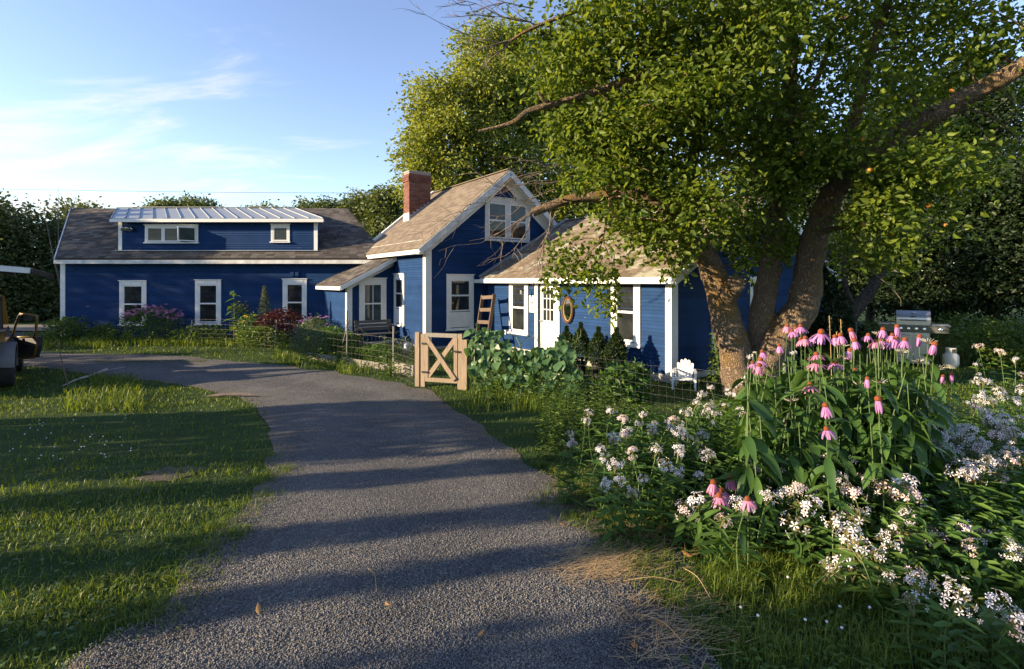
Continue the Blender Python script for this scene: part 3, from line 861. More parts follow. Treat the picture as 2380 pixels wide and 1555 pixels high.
wbox('foundation', lit, 0.0, 2.3, ZG - 0.2, ZG + 0.12, -0.06, 0.012, 'concrete')
wbox('foundation', gable, 0.0, 2.2, ZG - 0.2, ZG + 0.12, -0.06, 0.012, 'concrete')
pitch = (ZA + 0.10 - ZE) / SA
OV = 0.34                                       # roof overhang
def roofpt(s, t, dz=0.0):
    """point on the main roof, s along the gable, t along the ridge"""
    zz = ZA + 0.10 - abs(s - SA) * pitch
    return M0 + U2 * s + U1 * t + Z3 * (zz + dz)
T0, T1 = -0.32, 5.0
mr, _, mup, mn = shingle_roof(roofpt(-OV, T0), roofpt(-OV, T1), roofpt(SA, T0), 'sh_main', 0.24, 0.13, singles=90)
roof_slab('roof', roofpt(GW + OV, T1), roofpt(GW + OV, T0), roofpt(SA, T1), 'sh_main')
strip('ridge_cap', roofpt(SA, T0, 0.005), roofpt(SA, T1, 0.005), 0.22, 0.02, 'sh_main')
# near rake boards, far rake board, eave fascia
for sa, sb in ((-OV, SA + 0.02), (GW + OV, SA - 0.02)):
    strip('rake_board', roofpt(sa, T0 - 0.014, -0.10), roofpt(sb, T0 - 0.014, -0.10), 0.028, 0.17, 'peel')
    strip('rake_soffit', roofpt(sa, -0.17, -0.16), roofpt(sb, -0.17, -0.16), 0.27, 0.02, 'white')
    strip('rake_frieze', roofpt(sa * 0.0 + (0.05 if sa < 0 else GW - 0.05), -0.022, -0.30), roofpt(sb, -0.022, -0.30), 0.03, 0.22, 'white')
strip('rake_board', roofpt(-OV - 0.25, T1 + 0.02, 0.02), roofpt(SA, T1 + 0.02, 0.02), 0.16, 0.16, 'white')
strip('fascia', roofpt(-OV - 0.012, T0, -0.085), roofpt(-OV - 0.012, T1, -0.085), 0.028, 0.12, 'white')
strip('soffit', roofpt(-OV / 2 - 0.01, T0 + 0.02, -0.27), roofpt(-OV / 2 - 0.01, T1, -0.27), OV - 0.02, 0.02, 'white')
window(gable, (1036.7, 639, 1099.5, 767.3), cw=0.12, panel=0.32, split=0.5)
window(gable, (1126, 462.8, 1229.7, 562.3), 'twin', cw=0.13, mat='peel')
window(lit, (918, 637, 942, 757.7), cw=0.12, panel=0.32)
# chimney: a mortar core with every brick set on it
CB, CT = 1.6 + 2.05, 1.6 + 4.02
cs, ct = 1.62, 4.15
cw_, cd_ = 0.52, 0.86                           # across (U2) and along (U1) ... seen mostly from the gable side
ccen = M0 + U2 * cs + U1 * ct
CM = frame(U2, U1, Z3, Vector((ccen.x, ccen.y, CB)))
cw_, cd_ = 0.86, 0.50
CHh = CT - CB
core = hput('chimney', MB().box((0, 0, CHh / 2), (cw_ - 0.02, cd_ - 0.02, CHh - 0.02)).mesh('chimney', MAT['mortar']), None, CM)
bl, bh, bt = 0.20, 0.062, 0.085
brick_me = MB().box((0, 0, 0), (1, 1, 1)).mesh('brick', MAT['brick'])
course = 0.073; ncourse = int(CHh / course)
for k in range(ncourse):
    z = (k + 0.5) * course
    grow = 0.035 if k in (ncourse - 2, ncourse - 3, ncourse - 4) else 0.0
    for face in range(4):
        Lf = (cw_ if face % 2 == 0 else cd_) + 2 * grow
        if face in (1, 2): continue
        n_ = round(Lf / bl); bw = Lf / n_
        offs = 0.5 if k % 2 else 0.0
        edges = [0.0] + [(i + 1 - offs) * bw for i in range(n_)] + ([Lf] if offs else [])
        for a, b in zip(edges[:-1], edges[1:]):
            b = min(b, Lf)
            if b - a < 0.03: continue
            m = (a + b) / 2 - Lf / 2
            jit = 0.003 * random.random()
            if face == 0: c, sz = (m, -(cd_ / 2 + grow) + bt / 2 - jit, z), (b - a - 0.010, bt, bh)
            else: c, sz = (-(cw_ / 2 + grow) + bt / 2 - jit, m, z), (bt, b - a - 0.010, bh)
            hput('brick', brick_me, None, CM @ Matrix.Translation(c) @ Matrix.Diagonal((*sz, 1)), core)
hput('cap', MB().box((0, 0, CHh + 0.005), (cw_ + 0.02, cd_ + 0.02, 0.05)).mesh('cap', MAT['mortar']), None, CM, core)
hput('flue', MB().box((0.05, 0, CHh + 0.05), (0.24, 0.24, 0.08)).mesh('flue', MAT['black']), None, CM, core)
hput('apron_flashing', MB().box((-cw_ / 2 - 0.006, 0, 0.24), (0.012, cd_ + 0.02, 0.42)).mesh('apron_flashing', MAT['white']), None, CM, core)
for i in range(6):
    x = -cw_ / 2 + (i + 0.5) * cw_ / 6
    hput('step_flashing', MB().box((x, -cd_ / 2 - 0.008, 0.30 + 0.10 * i), (cw_ / 6 - 0.004, 0.010, 0.20)).mesh('step_flashing', MAT['tin']), None, CM, core)
# plumbing vent on the far slope
vp = roofpt(4.3, 1.6)
hput('vent_pipe', MB().tube([vp, vp + Z3 * 0.75], 0.05, 10).mesh('vent_pipe', MAT['white']))

# --- entry porch, a lean-to on the lit wall
PT, PW, PL = 2.42, 1.51, 2.5
pc = M0 + U1 * PT - U2 * PW
pfront = Wall(pc, U2, -U1)
def pz(s): return 1.6 - 0.06 + (s / PW) * 0.80
make_wall(pfront, ZG + 0.14, pz(PW) - 0.1, lambda z: 0.12 if z < pz(0.15) else (z - pz(0)) / 0.80 * PW, lambda z: PW, [(0, ZG + 0.1), (PW, ZG + 0.1), (PW, pz(PW)), (0, pz(0))])
pside = Wall(pc, U1, -U2)
make_wall(pside, ZG + 0.14, 1.6 - 0.04, lambda z: 0.02, lambda z: PL, [(0.1, ZG + 0.1), (PL, ZG + 0.1), (PL, 1.52), (0.1, 1.52)])
wbox('corner_board', pfront, -0.03, 0.14, ZG + 0.1, pz(0.1) - 0.05, 0, 0.032, 'white')
wbox('corner_board', pside, -0.001, 0.12, ZG + 0.1, 1.46, 0.001, 0.030, 'white')
wbox('frieze_board', pside, 0.12, PL, 1.40, 1.52, 0, 0.034, 'white')
wbox('step', pfront, -0.1, PW, ZG - 0.1, ZG + 0.1, -0.1, 0.10, 'white')
def pr(s, t, dz=0): return M0 + U1 * (PT + t) - U2 * (PW - s) + Z3 * (pz(s) + 0.10 + dz)
shingle_roof(pr(-0.30, -0.30), pr(-0.30, PL), pr(PW - 0.03, -0.30), 'sh_wing', 0.24, 0.13)
strip('rake_board', pr(-0.30, -0.315, -0.09), pr(PW - 0.02, -0.315, -0.09), 0.028, 0.13, 'white')
strip('rake_frieze', pr(0.02, -0.02, -0.20), pr(PW - 0.02, -0.02, -0.20), 0.03, 0.20, 'white')
strip('rake_soffit', pr(-0.28, -0.16, -0.125), pr(PW - 0.02, -0.16, -0.125), 0.26, 0.02, 'white')
strip('fascia', pr(-0.31, -0.30, -0.09), pr(-0.31, PL, -0.09), 0.028, 0.11, 'white')
window(pfront, (834, 647, 897, 759.6), cw=0.14, grid=(2, 1), pane='blind')

# --- addition
add = Wall(A0, U1, -U2)
zae = 1.6 + 0.17
make_wall(add, ZG + 0.16, zae, lambda z: 0.02, lambda z: TL, [(0.1, ZG), (TL, ZG), (TL, zae), (0.1, zae)])
ADW = 6.3; ADR = 1.6 + 2.02
aend = Wall(A0, U2, -U1)
def alo(z): return 0.0 if z < zae else (z - zae) / (ADR - 0.1 - zae) * ADW / 2
make_wall(aend, ZG + 0.16, ADR - 0.15, lambda z: max(0.17, alo(z)), lambda z: ADW - max(0.0, alo(z)), [(0, ZG), (ADW, ZG), (ADW, zae), (ADW / 2, ADR - 0.1), (0, zae)])
wbox('corner_board', aend, -0.03, 0.17, ZG + 0.14, zae, 0.0, 0.032, 'white')
wbox('corner_board', add, -0.001, 0.12, ZG + 0.14, zae - 0.02, 0.001, 0.030, 'white')
wbox('foundation', add, 0.0, TL, ZG - 0.25, ZG + 0.16, -0.06, 0.012, 'concrete')
wbox('foundation', aend, 0.0, ADW, ZG - 0.25, ZG + 0.16, -0.06, 0.010, 'concrete')
apitch = (ADR - zae - 0.06) / (ADW / 2)
AOV = 0.30
def ar(s, t, dz=0): return A0 + U1 * t + U2 * s + Z3 * (zae + 0.10 + min(s, ADW - s) * apitch + dz)
shingle_roof(ar(-AOV, -0.30), ar(-AOV, TL + 0.02), ar(ADW / 2, -0.30), 'sh_add', 0.24, 0.13, singles=150)
roof_slab('roof', ar(ADW + AOV, TL + 0.02), ar(ADW + AOV, -0.3), ar(ADW / 2, TL + 0.02), 'sh_add')
strip('ridge_cap', ar(ADW / 2, -0.3, 0.0), ar(ADW / 2, TL + 0.6, 0.0), 0.24, 0.02, 'brownwood' if False else 'sh_add')
strip('fascia', ar(-AOV - 0.012, -0.30, -0.085), ar(-AOV - 0.012, TL + 0.3, -0.085), 0.028, 0.11, 'white')
strip('soffit', ar(-AOV / 2, -0.28, -0.17 + 0.06), ar(-AOV / 2, TL, -0.17 + 0.06), AOV, 0.02, 'white')
strip('rake_board', ar(-AOV, -0.314, -0.10), ar(ADW / 2, -0.314, -0.10), 0.028, 0.16, 'white')
strip('rake_board', ar(ADW + AOV, -0.314, -0.10), ar(ADW / 2, -0.314, -0.10), 0.028, 0.16, 'white')
strip('flashing', ar(-AOV, TL - 0.02, 0.06), ar(ADW / 2, TL - 0.02, 0.06), 0.12, 0.05, 'tin')
window(add, (1186, 647.4, 1229.7, 777.2), cw=0.13)
window(add, (1423, 639, 1490.6, 804.3), cw=0.14, split=0.5)
s_, z_ = aend.hit(1651, 720)
for s0 in (s_, s_ + 1.45):
    base = aend.M(s0 + 0.45, 0.0, 0)
    Wn, Hn = 0.9, 1.55; zb = 0.16
    p = hput('window', MB().box((-0.39, 0.022, zb + Hn / 2), (0.12, 0.045, Hn)).box((0.39, 0.022, zb + Hn / 2), (0.12, 0.045, Hn)).box((0, 0.023, zb + 0.06), (0.66, 0.045, 0.12)).box((0, 0.023, zb + Hn - 0.06), (0.66, 0.045, 0.12)).mesh('casing', MAT['white']), None, base)
    hput('sash', MB().box((0, 0.03, zb + Hn * 0.5), (0.66, 0.02, 0.05)).mesh('sash', MAT['white']), None, base, p)
    hput('pane', MB().box((0, 0.022, zb + Hn / 2), (0.66, 0.006, Hn - 0.24)).mesh('pane', MAT['glass']), None, base, p)
# door, ajar in its frame
s0, z1 = add.hit(1246, 650)[0], add.hit(1274, 646)[1]
s1 = add.hit(1303.4, 700)[0]
if s0 > s1: s0, s1 = s1, s0
Wd = s1 - s0; zb = ZG + 0.16; Hd = z1 - zb
base = add.M((s0 + s1) / 2, zb, 0)
fr = MB().box((-Wd / 2 + 0.06, 0.025, Hd / 2), (0.12, 0.05, Hd)).box((Wd / 2 - 0.06, 0.025, Hd / 2), (0.12, 0.05, Hd)).box((0, 0.026, Hd - 0.06), (Wd - 0.24, 0.052, 0.12)).box((0, 0.05, 0.02), (Wd, 0.12, 0.04))
door = hput('door', fr.mesh('door_frame', MAT['white']), None, base)
hput('doorway', MB().box((0, 0.0125, Hd / 2 - 0.06), (Wd - 0.24, 0.021, Hd - 0.12)).mesh('doorway', MAT['dark']), None, base, door)
dw, dh = Wd - 0.24 - 0.13, Hd - 0.18
DMx = base @ Matrix.Translation((-Wd / 2 + 0.12 + dw, 0.034, 0.05)) 
lf = MB().box((-dw / 2, 0, 0.40), (dw, 0.02, 0.80)).box((-dw / 2, 0, dh - 0.06), (dw, 0.02, 0.12))
lf.box((-0.055, 0, (0.80 + dh - 0.12) / 2), (0.11, 0.02, dh - 0.92)).box((-dw + 0.055, 0, (0.80 + dh - 0.12) / 2), (0.11, 0.02, dh - 0.92))
gw, gh = dw - 0.22, dh - 0.92
for i in (1, 2): lf.box((-dw + 0.11 + gw * i / 3, 0.0, 0.80 + gh / 2), (0.022, 0.016, gh))
for i in (1, 2): lf.box((-dw / 2, 0.001, 0.80 + gh * i / 3), (gw, 0.0155, 0.022))
hput('door_leaf', lf.mesh('door_leaf', MAT['white']), None, DMx, door)
hput('pane', MB().box((-dw / 2, -0.005, 0.80 + gh / 2), (gw + 0.01, 0.004, gh + 0.01)).mesh('pane', MAT['glass']), None, DMx, door)
hput('recessed_panel', MB().box((-dw / 2, 0.012, 0.40), (dw - 0.26, 0.008, 0.52)).mesh('recessed_panel', MAT['white']), None, DMx, door)
hput('handle', MB().lathe([(0.02, 0), (0.018, 0.02), (0.03, 0.035), (0.032, 0.05), (0.0, 0.06)], 12, M=Matrix.Rotation(R(-90), 3, 'X').to_4x4()).mesh('handle', MAT['tin'], True), None, DMx @ Matrix.Translation((-0.05, 0.01, 0.78)), door)
# outlet box below the first window
s_, z_ = add.hit(1177, 772); wbox('outlet_box', add, s_ - 0.04, s_ + 0.04, z_ - 0.06, z_ + 0.06, 0.015, 0.05, 'white')
# ------------------------------------------------------------------ leaves and trees
def unit_np(a): return a / (np.linalg.norm(a, axis=-1, keepdims=True) + 1e-9)

def leaf_arrays(Pn, D, N, L, W, fold=0.18, shape=6, droop=0.0):
    """folded leaves: base point, length direction, face normal, length, width -> verts, quads"""
    D = unit_np(D); S = unit_np(np.cross(D, N)); N = np.cross(S, D)
    L = np.asarray(L)[:, None]; W = np.asarray(W)[:, None]
    tip = Pn + D * L - N * L * droop
    if shape == 4:
        m = Pn + D * L * 0.5
        V = np.stack([Pn, m + S * W * .5 + N * W * fold, tip, m - S * W * .5 + N * W * fold], 1)
        n = len(Pn); i = np.arange(n)[:, None] * 4
        F = np.concatenate([i + np.array([[0, 1, 2]]), i + np.array([[0, 2, 3]])])
        return V.reshape(-1, 3), F, 4
    a = Pn + D * L * 0.28 + N * L * droop * 0.1; b = Pn + D * L * 0.68 - N * L * droop * 0.25
    V = np.stack([Pn, a + S * W * .46 + N * W * fold, b + S * W * .40 + N * W * fold, tip, b - S * W * .40 + N * W * fold, a - S * W * .46 + N * W * fold], 1)
    n = len(Pn); i = np.arange(n)[:, None] * 6
    F = np.concatenate([i + np.array([[0, 1, 2, 3]]), i + np.array([[0, 3, 4, 5]])])
    return V.reshape(-1, 3), F, 6

def rand_dirs(n):
    return unit_np(rng.normal(size=(n, 3)))

def leaf_mesh(name, Pn, mat, L, jit=0.35, up=0.6, wl=0.55, droop=0.15, shape=6, var=None, spread=None, fold=0.18):
    n = len(Pn)
    D = rand_dirs(n); D[:, 2] = D[:, 2] * 0.6 - 0.25
    if spread is not None: D = D + spread
    N = rand_dirs(n) * (1 - up) + np.array([0, 0, up])
    Ls = L * (1 + jit * rng.uniform(-1, 1, n))
    V, F, k = leaf_arrays(Pn, D, N, Ls, Ls * wl, fold, shape, droop)
    v = rng.random(n) if var is None else var
    return np_mesh(name, V, [F], np.repeat(v, k), False, mat)

def lobes_clusters(lobes, dens):
    """cluster centres spread through ellipsoid lobes (photo x, y, depth, half sizes in photo pixels, half depth in metres, weight)"""
    out = []
    for (px, py, d, rx, ry, rd, w) in lobes:
        n = max(3, int(dens * w * rx * ry * 1e-3))
        q = rand_dirs(n) * (rng.random((n, 1)) ** (1 / 2.4))
        c = np.array(P(px, py, d)); s = d / F_PX
        out.append(c + q * np.array([rx * s, rd, ry * s]))
    return np.concatenate(out)

def cluster_leaves(C, per, rad, flat=0.7):
    n = len(C)
    k = rng.poisson(per, n)
    idx = np.repeat(np.arange(n), k)
    off = rng.normal(size=(len(idx), 3)) * 0.5 * rad
    off[:, 2] *= flat
    tone = rng.normal(0, 0.14, n)
    return C[idx] + off, np.clip(rng.beta(2.0, 2.0, len(idx)) + tone[idx], 0, 0.999), unit_np(off)

def limb(mb, pts, r0, r1, n=10, seg=None, rough=0.12, seed=0):
    pp = wpath(pts, seg or max(4, 5 * (len(pts) - 1)))
    m = len(pp)
    mb.tube(pp, [r0 + (r1 - r0) * (i / (m - 1)) for i in range(m)], n, True, 0.5, rough, seed)
    return pp

def make_tree(name, label, cat, base, lobes, mat, bark, dens, per, rad, leaf, trunk_r=0.15, group=None, limbs=10, shape=4, lean=(0, 0), gate=-0.12, gf=0.55):
    """tree in world coordinates: trunk with limbs out to its clusters, crown of leaves"""
    base = Vector(base)
    t = thing(name, label, cat, base, 0, group)
    C = lobes_clusters(lobes, dens)
    kp = np.array([noise.noise(Vector(c) * gf + base) for c in C]) > gate
    if kp.sum() > 8: C = C[kp]
    pts, tone, off = cluster_leaves(C, per, rad)
    off_b = np.array(base)
    cr = put('crown', leaf_mesh('crown', pts - off_b, mat, leaf, shape=shape, var=tone, spread=off * 0.6, up=0.12), t)
    cr['kind'] = 'stuff'
    mb = MB()
    top = Vector(C.mean(0)) - base
    sp = limb(mb, [(0, 0, -0.15), (top.x * 0.3 + lean[0], top.y * 0.3 + lean[1], top.z * 0.5), (top.x, top.y, top.z * 1.15)], trunk_r, trunk_r * 0.3, 8)
    for i in range(limbs):
        c = Vector(C[rng.integers(len(C))]) - base
        s = sp[int(len(sp) * (0.3 + 0.6 * i / max(1, limbs)))]
        mid = s.lerp(c, 0.5) + Vector((0, 0, 0.12 * (c - s).length))
        limb(mb, [s, mid, c], trunk_r * 0.35, trunk_r * 0.06, 5, 6)
    mb.obj('trunk', bark, t, smooth=True)
    return t

GZ0 = -0.4
# trees to the left of the wing
LT = [
 ('dark bushy tree by the road at the far end of the wing', [(60, 540, 27, 85, 75, 2.2, 1), (40, 640, 26.5, 80, 70, 2, 1), (100, 690, 27, 60, 60, 1.8, 1)], (60, 760, 27)),
 ('dark round tree touching the wing roof with a feathery top', [(150, 500, 29, 55, 45, 2, 1), (120, 590, 28, 60, 80, 2, 1.1), (130, 690, 28, 60, 60, 2, 1.1)], (125, 760, 28)),
 ('tall dark tree cut by the picture edge behind the jeep', [(-40, 520, 25, 80, 80, 2.4, 1), (-30, 640, 25, 90, 80, 2.4, 1)], (-30, 760, 25)),
 ('broad dark tree well off beyond the carport roof', [(-170, 520, 26, 110, 110, 3, 1), (-160, 660, 26, 110, 90, 3, 1)], (-150, 770, 26)),
]
for lab, lobes, b in LT:
    lobes = [(l[0], l[1] + 16, *l[2:]) for l in lobes]
    bp = P(b[0], b[1], b[2]); bp.z = GZ0
    make_tree('roadside_tree', lab, 'tree', bp, lobes, MAT['lefttree'], MAT['darkbark'], 18, 56, 0.8, 0.21, 0.16, 'trees by the road at the left', gate=-0.16, gf=0.8)
# a bare sapling showing in front of them
t = thing('dead_tree', 'thin leafless grey tree among the dark trees by the road', 'tree', (P(165, 760, 25).x, 25, GZ0))
mb = MB()
b0 = Vector((0, 0, 0))
for (dx, dz) in ((-0.2, 6.6), (0.7, 6.3), (0.25, 6.0), (-0.9, 5.6), (1.2, 5.7)):
    limb(mb, [b0, (dx * 0.3 - 0.5, 0, dz * 0.5), (dx - 0.6, 0.2, dz)], 0.05, 0.008, 5, 8)
mb.obj('branches', MAT['twig'], t)

# far trees that show above the wing's ridge
far = [(375, 487, 48, 36, 22), (415, 478, 50, 30, 26), (465, 474, 49, 28, 24), (505, 490, 52, 26, 14), (590, 488, 54, 26, 15), (630, 484, 53, 22, 20), (712, 478, 50, 24, 20), (752, 476, 48, 28, 22), (792, 482, 50, 26, 18), (838, 470, 46, 42, 30), (898, 466, 44, 46, 36), (190, 486, 46, 26, 18), (545, 492, 55, 24, 12), (670, 492, 55, 24, 12)]
fl_lab = ['pale far tree above the metal dormer roof', 'pointed far tree above the metal dormer roof', 'dark round far tree above the dormer ridge', 'small far tree just clearing the dormer ridge',
          'low far tree mid way along the dormer ridge', 'upright far tree over the middle of the dormer', 'light green far tree over the shingled wing ridge', 'wide light green far tree over the shingled wing ridge',
          'low far tree left of the chimney group', 'broad far tree left of the chimney', 'tallest far tree just left of the brick chimney', 'feathery far tree over the wing gable end', 'tiny far treetop on the dormer ridge', 'tiny far treetop past the dormer middle']
for (px, py, d, rx, ry), lab in zip(far, fl_lab):
    py += 10
    bp = P(px, 740, d); bp.z = GZ0
    z_top = P(px, py - ry, d).z
    lob = [(px, py, d, rx, ry, 1.6, 1), (px + rx * 0.3, py + ry * 1.4, d, rx * 1.1, ry * 1.2, 1.8, 1), (px - rx * 0.3, py + ry * 2.6, d, rx * 1.2, ry * 1.4, 1.8, 0.8)]
    make_tree('distant_tree', lab, 'tree', bp, lob, MAT['fartree'], MAT['darkbark'], 80, 30, 0.8, 0.30, 0.2, 'far trees beyond the wing', 5, gate=-0.4)

# the tall pale-barked trees behind the main house
POP = [
 ('tall poplar with pale limbs behind the brick chimney', [(985, 345, 31, 62, 75, 2.2, 1), (1010, 250, 31, 60, 70, 2.4, 1), (1060, 190, 31, 60, 55, 2.2, 1), (1000, 430, 31, 72, 50, 2.2, 1), (1060, 330, 30.5, 60, 90, 2.4, 1), (955, 300, 31, 28, 40, 1.2, .6)], (1050, 740, 31)),
 ('tallest golden green poplar behind the main gable', [(1130, 120, 33, 70, 60, 2.4, 1), (1160, 220, 32, 80, 90, 2.6, 1), (1130, 320, 32, 70, 90, 2.6, 1), (1190, 400, 32, 70, 80, 2.4, 1), (1110, 420, 32, 60, 60, 2, 1), (1200, 100, 33, 60, 60, 2.2, .9), (1250, 250, 33, 70, 120, 2.4, 1)], (1140, 740, 32)),
 ('leafy poplar half hidden by the apple tree', [(1330, 200, 34, 80, 140, 3, 1), (1330, 400, 34, 90, 110, 3, 1), (1430, 300, 35, 90, 160, 3, .8), (1290, 480, 33, 80, 60, 2.6, 1), (1420, 470, 33, 90, 70, 2.6, 1)], (1330, 740, 34)),
]
for lab, lobes, b in POP:
    bp = P(*b); bp.z = GZ0
    make_tree('poplar', lab, 'tree', bp, lobes, MAT['poplar'], MAT['birch'], 26, 70, 0.85, 0.23, 0.24, 'poplars behind the house', 16, gate=-0.03, gf=0.75)

# dark trees and shrubs along the right-hand boundary
HD = [
 ('big dark tree beyond the grill and gas bottle', [(2120, 560, 19, 130, 110, 1.8, 1), (2080, 430, 19.5, 120, 110, 1.8, 1), (2160, 680, 18.5, 110, 60, 1.5, 1)], (2110, 780, 19)),
 ('dark spreading tree at the picture edge behind the lit shrubs', [(2310, 600, 17, 120, 120, 1.8, 1), (2290, 450, 17.5, 120, 100, 1.8, 1), (2360, 500, 17, 110, 110, 1.8, 1)], (2310, 790, 17)),
 ('dark tree just past the end of the house', [(1930, 600, 21, 90, 110, 1.8, 1), (1950, 450, 21.5, 110, 90, 1.8, 1), (1930, 700, 21, 60, 50, 1.5, .8)], (1950, 780, 21)),
 ('dark tree standing deeper behind the grill', [(2010, 480, 25, 120, 130, 2.5, 1), (2030, 620, 24, 90, 90, 2, 1), (2210, 330, 24, 120, 130, 2.2, .8)], (2020, 770, 25)),
 ('tall dark tree filling the gap above the grill', [(2150, 300, 23, 150, 110, 2.2, 1), (2280, 250, 22, 130, 130, 2.2, .9), (2060, 340, 24, 110, 100, 2, 1)], (2190, 780, 22.5)),
 ('tall dark tree behind the apple stems', [(1830, 380, 24, 110, 150, 2.2, .9), (1720, 470, 23, 90, 90, 2, .9)], (1830, 780, 23.5)),
 ('dark tree beyond the picture edge at the boundary', [(2520, 560, 16, 140, 150, 2, 1), (2540, 380, 16, 150, 120, 2, 1)], (2500, 800, 16)),
]
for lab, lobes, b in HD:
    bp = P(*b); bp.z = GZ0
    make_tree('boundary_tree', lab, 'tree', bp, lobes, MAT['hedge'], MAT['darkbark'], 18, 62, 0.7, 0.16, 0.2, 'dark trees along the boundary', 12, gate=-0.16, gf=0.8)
# leaning dark stems behind the coneflowers
t = thing('leaning_tree', 'old dark tree leaning to the right behind the coneflowers', 'tree', (P(1945, 800, 14.5).x, 14.5, GZ0))
mb = MB()
o = t.location
limb(mb, [P(1950, 790, 14.5) - o, P(1975, 735, 14.5) - o, P(2020, 680, 14.8) - o, P(2060, 610, 15.2) - o], 0.24, 0.12, 9)
limb(mb, [P(1985, 720, 14.6) - o, P(1960, 650, 14.6) - o, P(1965, 590, 14.8) - o], 0.10, 0.05, 7)
mb.obj('trunk', MAT['darkbark'], t, smooth=True)
C = lobes_clusters([(2060, 540, 15.5, 80, 60, 1, 1), (1950, 560, 15, 60, 50, 1, 1)], 14)
pts, tone, off = cluster_leaves(C, 40, 0.7)
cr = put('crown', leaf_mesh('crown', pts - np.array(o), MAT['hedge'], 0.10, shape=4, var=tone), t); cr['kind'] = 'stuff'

# sunlit shrubs at the right edge
def shrub(name, label, cat, c, rx, ry, rz, n, mat, leaf, group=None, stems=14, shape=4, up=0.1, wl=0.5):
    c = Vector(c); c.z = gzf(c.x, c.y)
    t = thing(name, label, cat, c, 0, group)
    q = rand_dirs(n) * (rng.random((n, 1)) ** (1 / 3.0)); q[:, 2] = np.abs(q[:, 2])
    bumps = np.array([1 + 0.22 * noise.noise(Vector(v) * 2.3 + c) for v in q])[:, None]
    pts = q * np.array([rx, ry, rz]) * bumps
    fo = put('foliage', leaf_mesh('foliage', pts, mat, leaf, shape=shape, up=up, wl=wl, spread=q * 0.7, var=np.clip(rng.beta(2, 2, n) + 0.1 * q[:, 2] - 0.05, 0, .999)), t)
    fo['kind'] = 'stuff'
    if stems:
        mb = MB()
        for i in range(stems):
            e = pts[rng.integers(n)]
            mb.tube([(0.1 * rng.normal() * rx, 0.1 * rng.normal() * ry, 0), tuple(e * 0.55), tuple(e)], [0.012, 0.009, 0.004], 4, False)
        mb.obj('stems', MAT['stem'], t)
    return t
shrub('wild_shrub', 'sunlit yellow green shrub on the bank past the gas bottle', 'shrub', P(2330, 820, 12.5), 1.15, 0.8, 1.15, 2600, MAT['weed'], 0.10, 'wild shrubs on the bank')
shrub('wild_shrub', 'shaded shrub between the grill and the sunlit bank', 'shrub', P(2235, 800, 14.5), 1.1, 0.8, 1.15, 2400, MAT['weed'], 0.09, 'wild shrubs on the bank')
shrub('wild_shrub', 'shrub cut by the picture edge on the bank', 'shrub', P(2440, 830, 11.8), 1.2, 0.9, 1.2, 2200, MAT['weed'], 0.10, 'wild shrubs on the bank')
shrub('wild_shrub', 'small bright bush beside the grill', 'shrub', P(2035, 840, 13.2), 0.45, 0.4, 0.95, 1000, MAT['weed'], 0.09, 'wild shrubs on the bank')
shrub('climbing_shrub', 'slender twining shrub on the dark end wall by the apple trunk', 'shrub', P(1672, 880, 10.4), 0.22, 0.18, 1.25, 700, MAT['weed'], 0.07)

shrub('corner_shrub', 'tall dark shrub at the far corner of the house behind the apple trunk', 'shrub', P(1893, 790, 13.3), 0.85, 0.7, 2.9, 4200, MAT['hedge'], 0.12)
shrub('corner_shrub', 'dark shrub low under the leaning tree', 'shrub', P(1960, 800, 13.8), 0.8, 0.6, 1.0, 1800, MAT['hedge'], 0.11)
# ------------------------------------------------------------------ the old apple tree
TD = 9.3
AT = Vector((P(1750, 905, TD).x, TD, gzf(4.3, TD)))
apple = thing('apple_tree', 'old three-stemmed apple tree shading the end of the house', 'tree', AT)
def tp(px, py, d=TD): return P(px, py, d) - AT
tr = MB()
limb_pts = []
def lm(pts, r0, r1, n=12, rough=0.12, seed=0, keep=True, seg=None):
    pp = limb(tr, pts, r0, r1, n, seg or 7 * (len(pts) - 1), rough, seed)
    if keep: limb_pts.extend(pp)
    return pp
s = TD / F_PX
# left stem and the broken low limb that reaches over the addition
lm([tp(1722, 960), tp(1716, 880), tp(1703, 800), tp(1683, 725), tp(1664, 650), tp(1640, 598, 9.2), tp(1600, 545, 9.0)], 40 * s, 23 * s, 16, 0.15, 1)
lm([tp(1612, 560, 9.05), tp(1568, 505, 8.95), tp(1531, 470, 8.9), tp(1477, 447, 8.9), tp(1384, 456, 8.9), tp(1316, 466, 8.9), tp(1238, 494, 8.9)], 19 * s, 9 * s, 10, 0.15, 2)
lm([tp(1618, 570, 9.1), tp(1600, 430, 8.8), tp(1640, 250, 8.4), tp(1680, 90, 8.2), tp(1720, -60, 8.0)], 16 * s, 6 * s, 10, 0.12, 3)
# middle stem
lm([tp(1762, 940, 9.5), tp(1765, 800, 9.5), tp(1776, 700, 9.55), tp(1792, 610, 9.6), tp(1806, 480, 9.6), tp(1830, 300, 9.4), tp(1838, 100, 9.2), tp(1850, -80, 9.0)], 33 * s, 12 * s, 14, 0.15, 4)
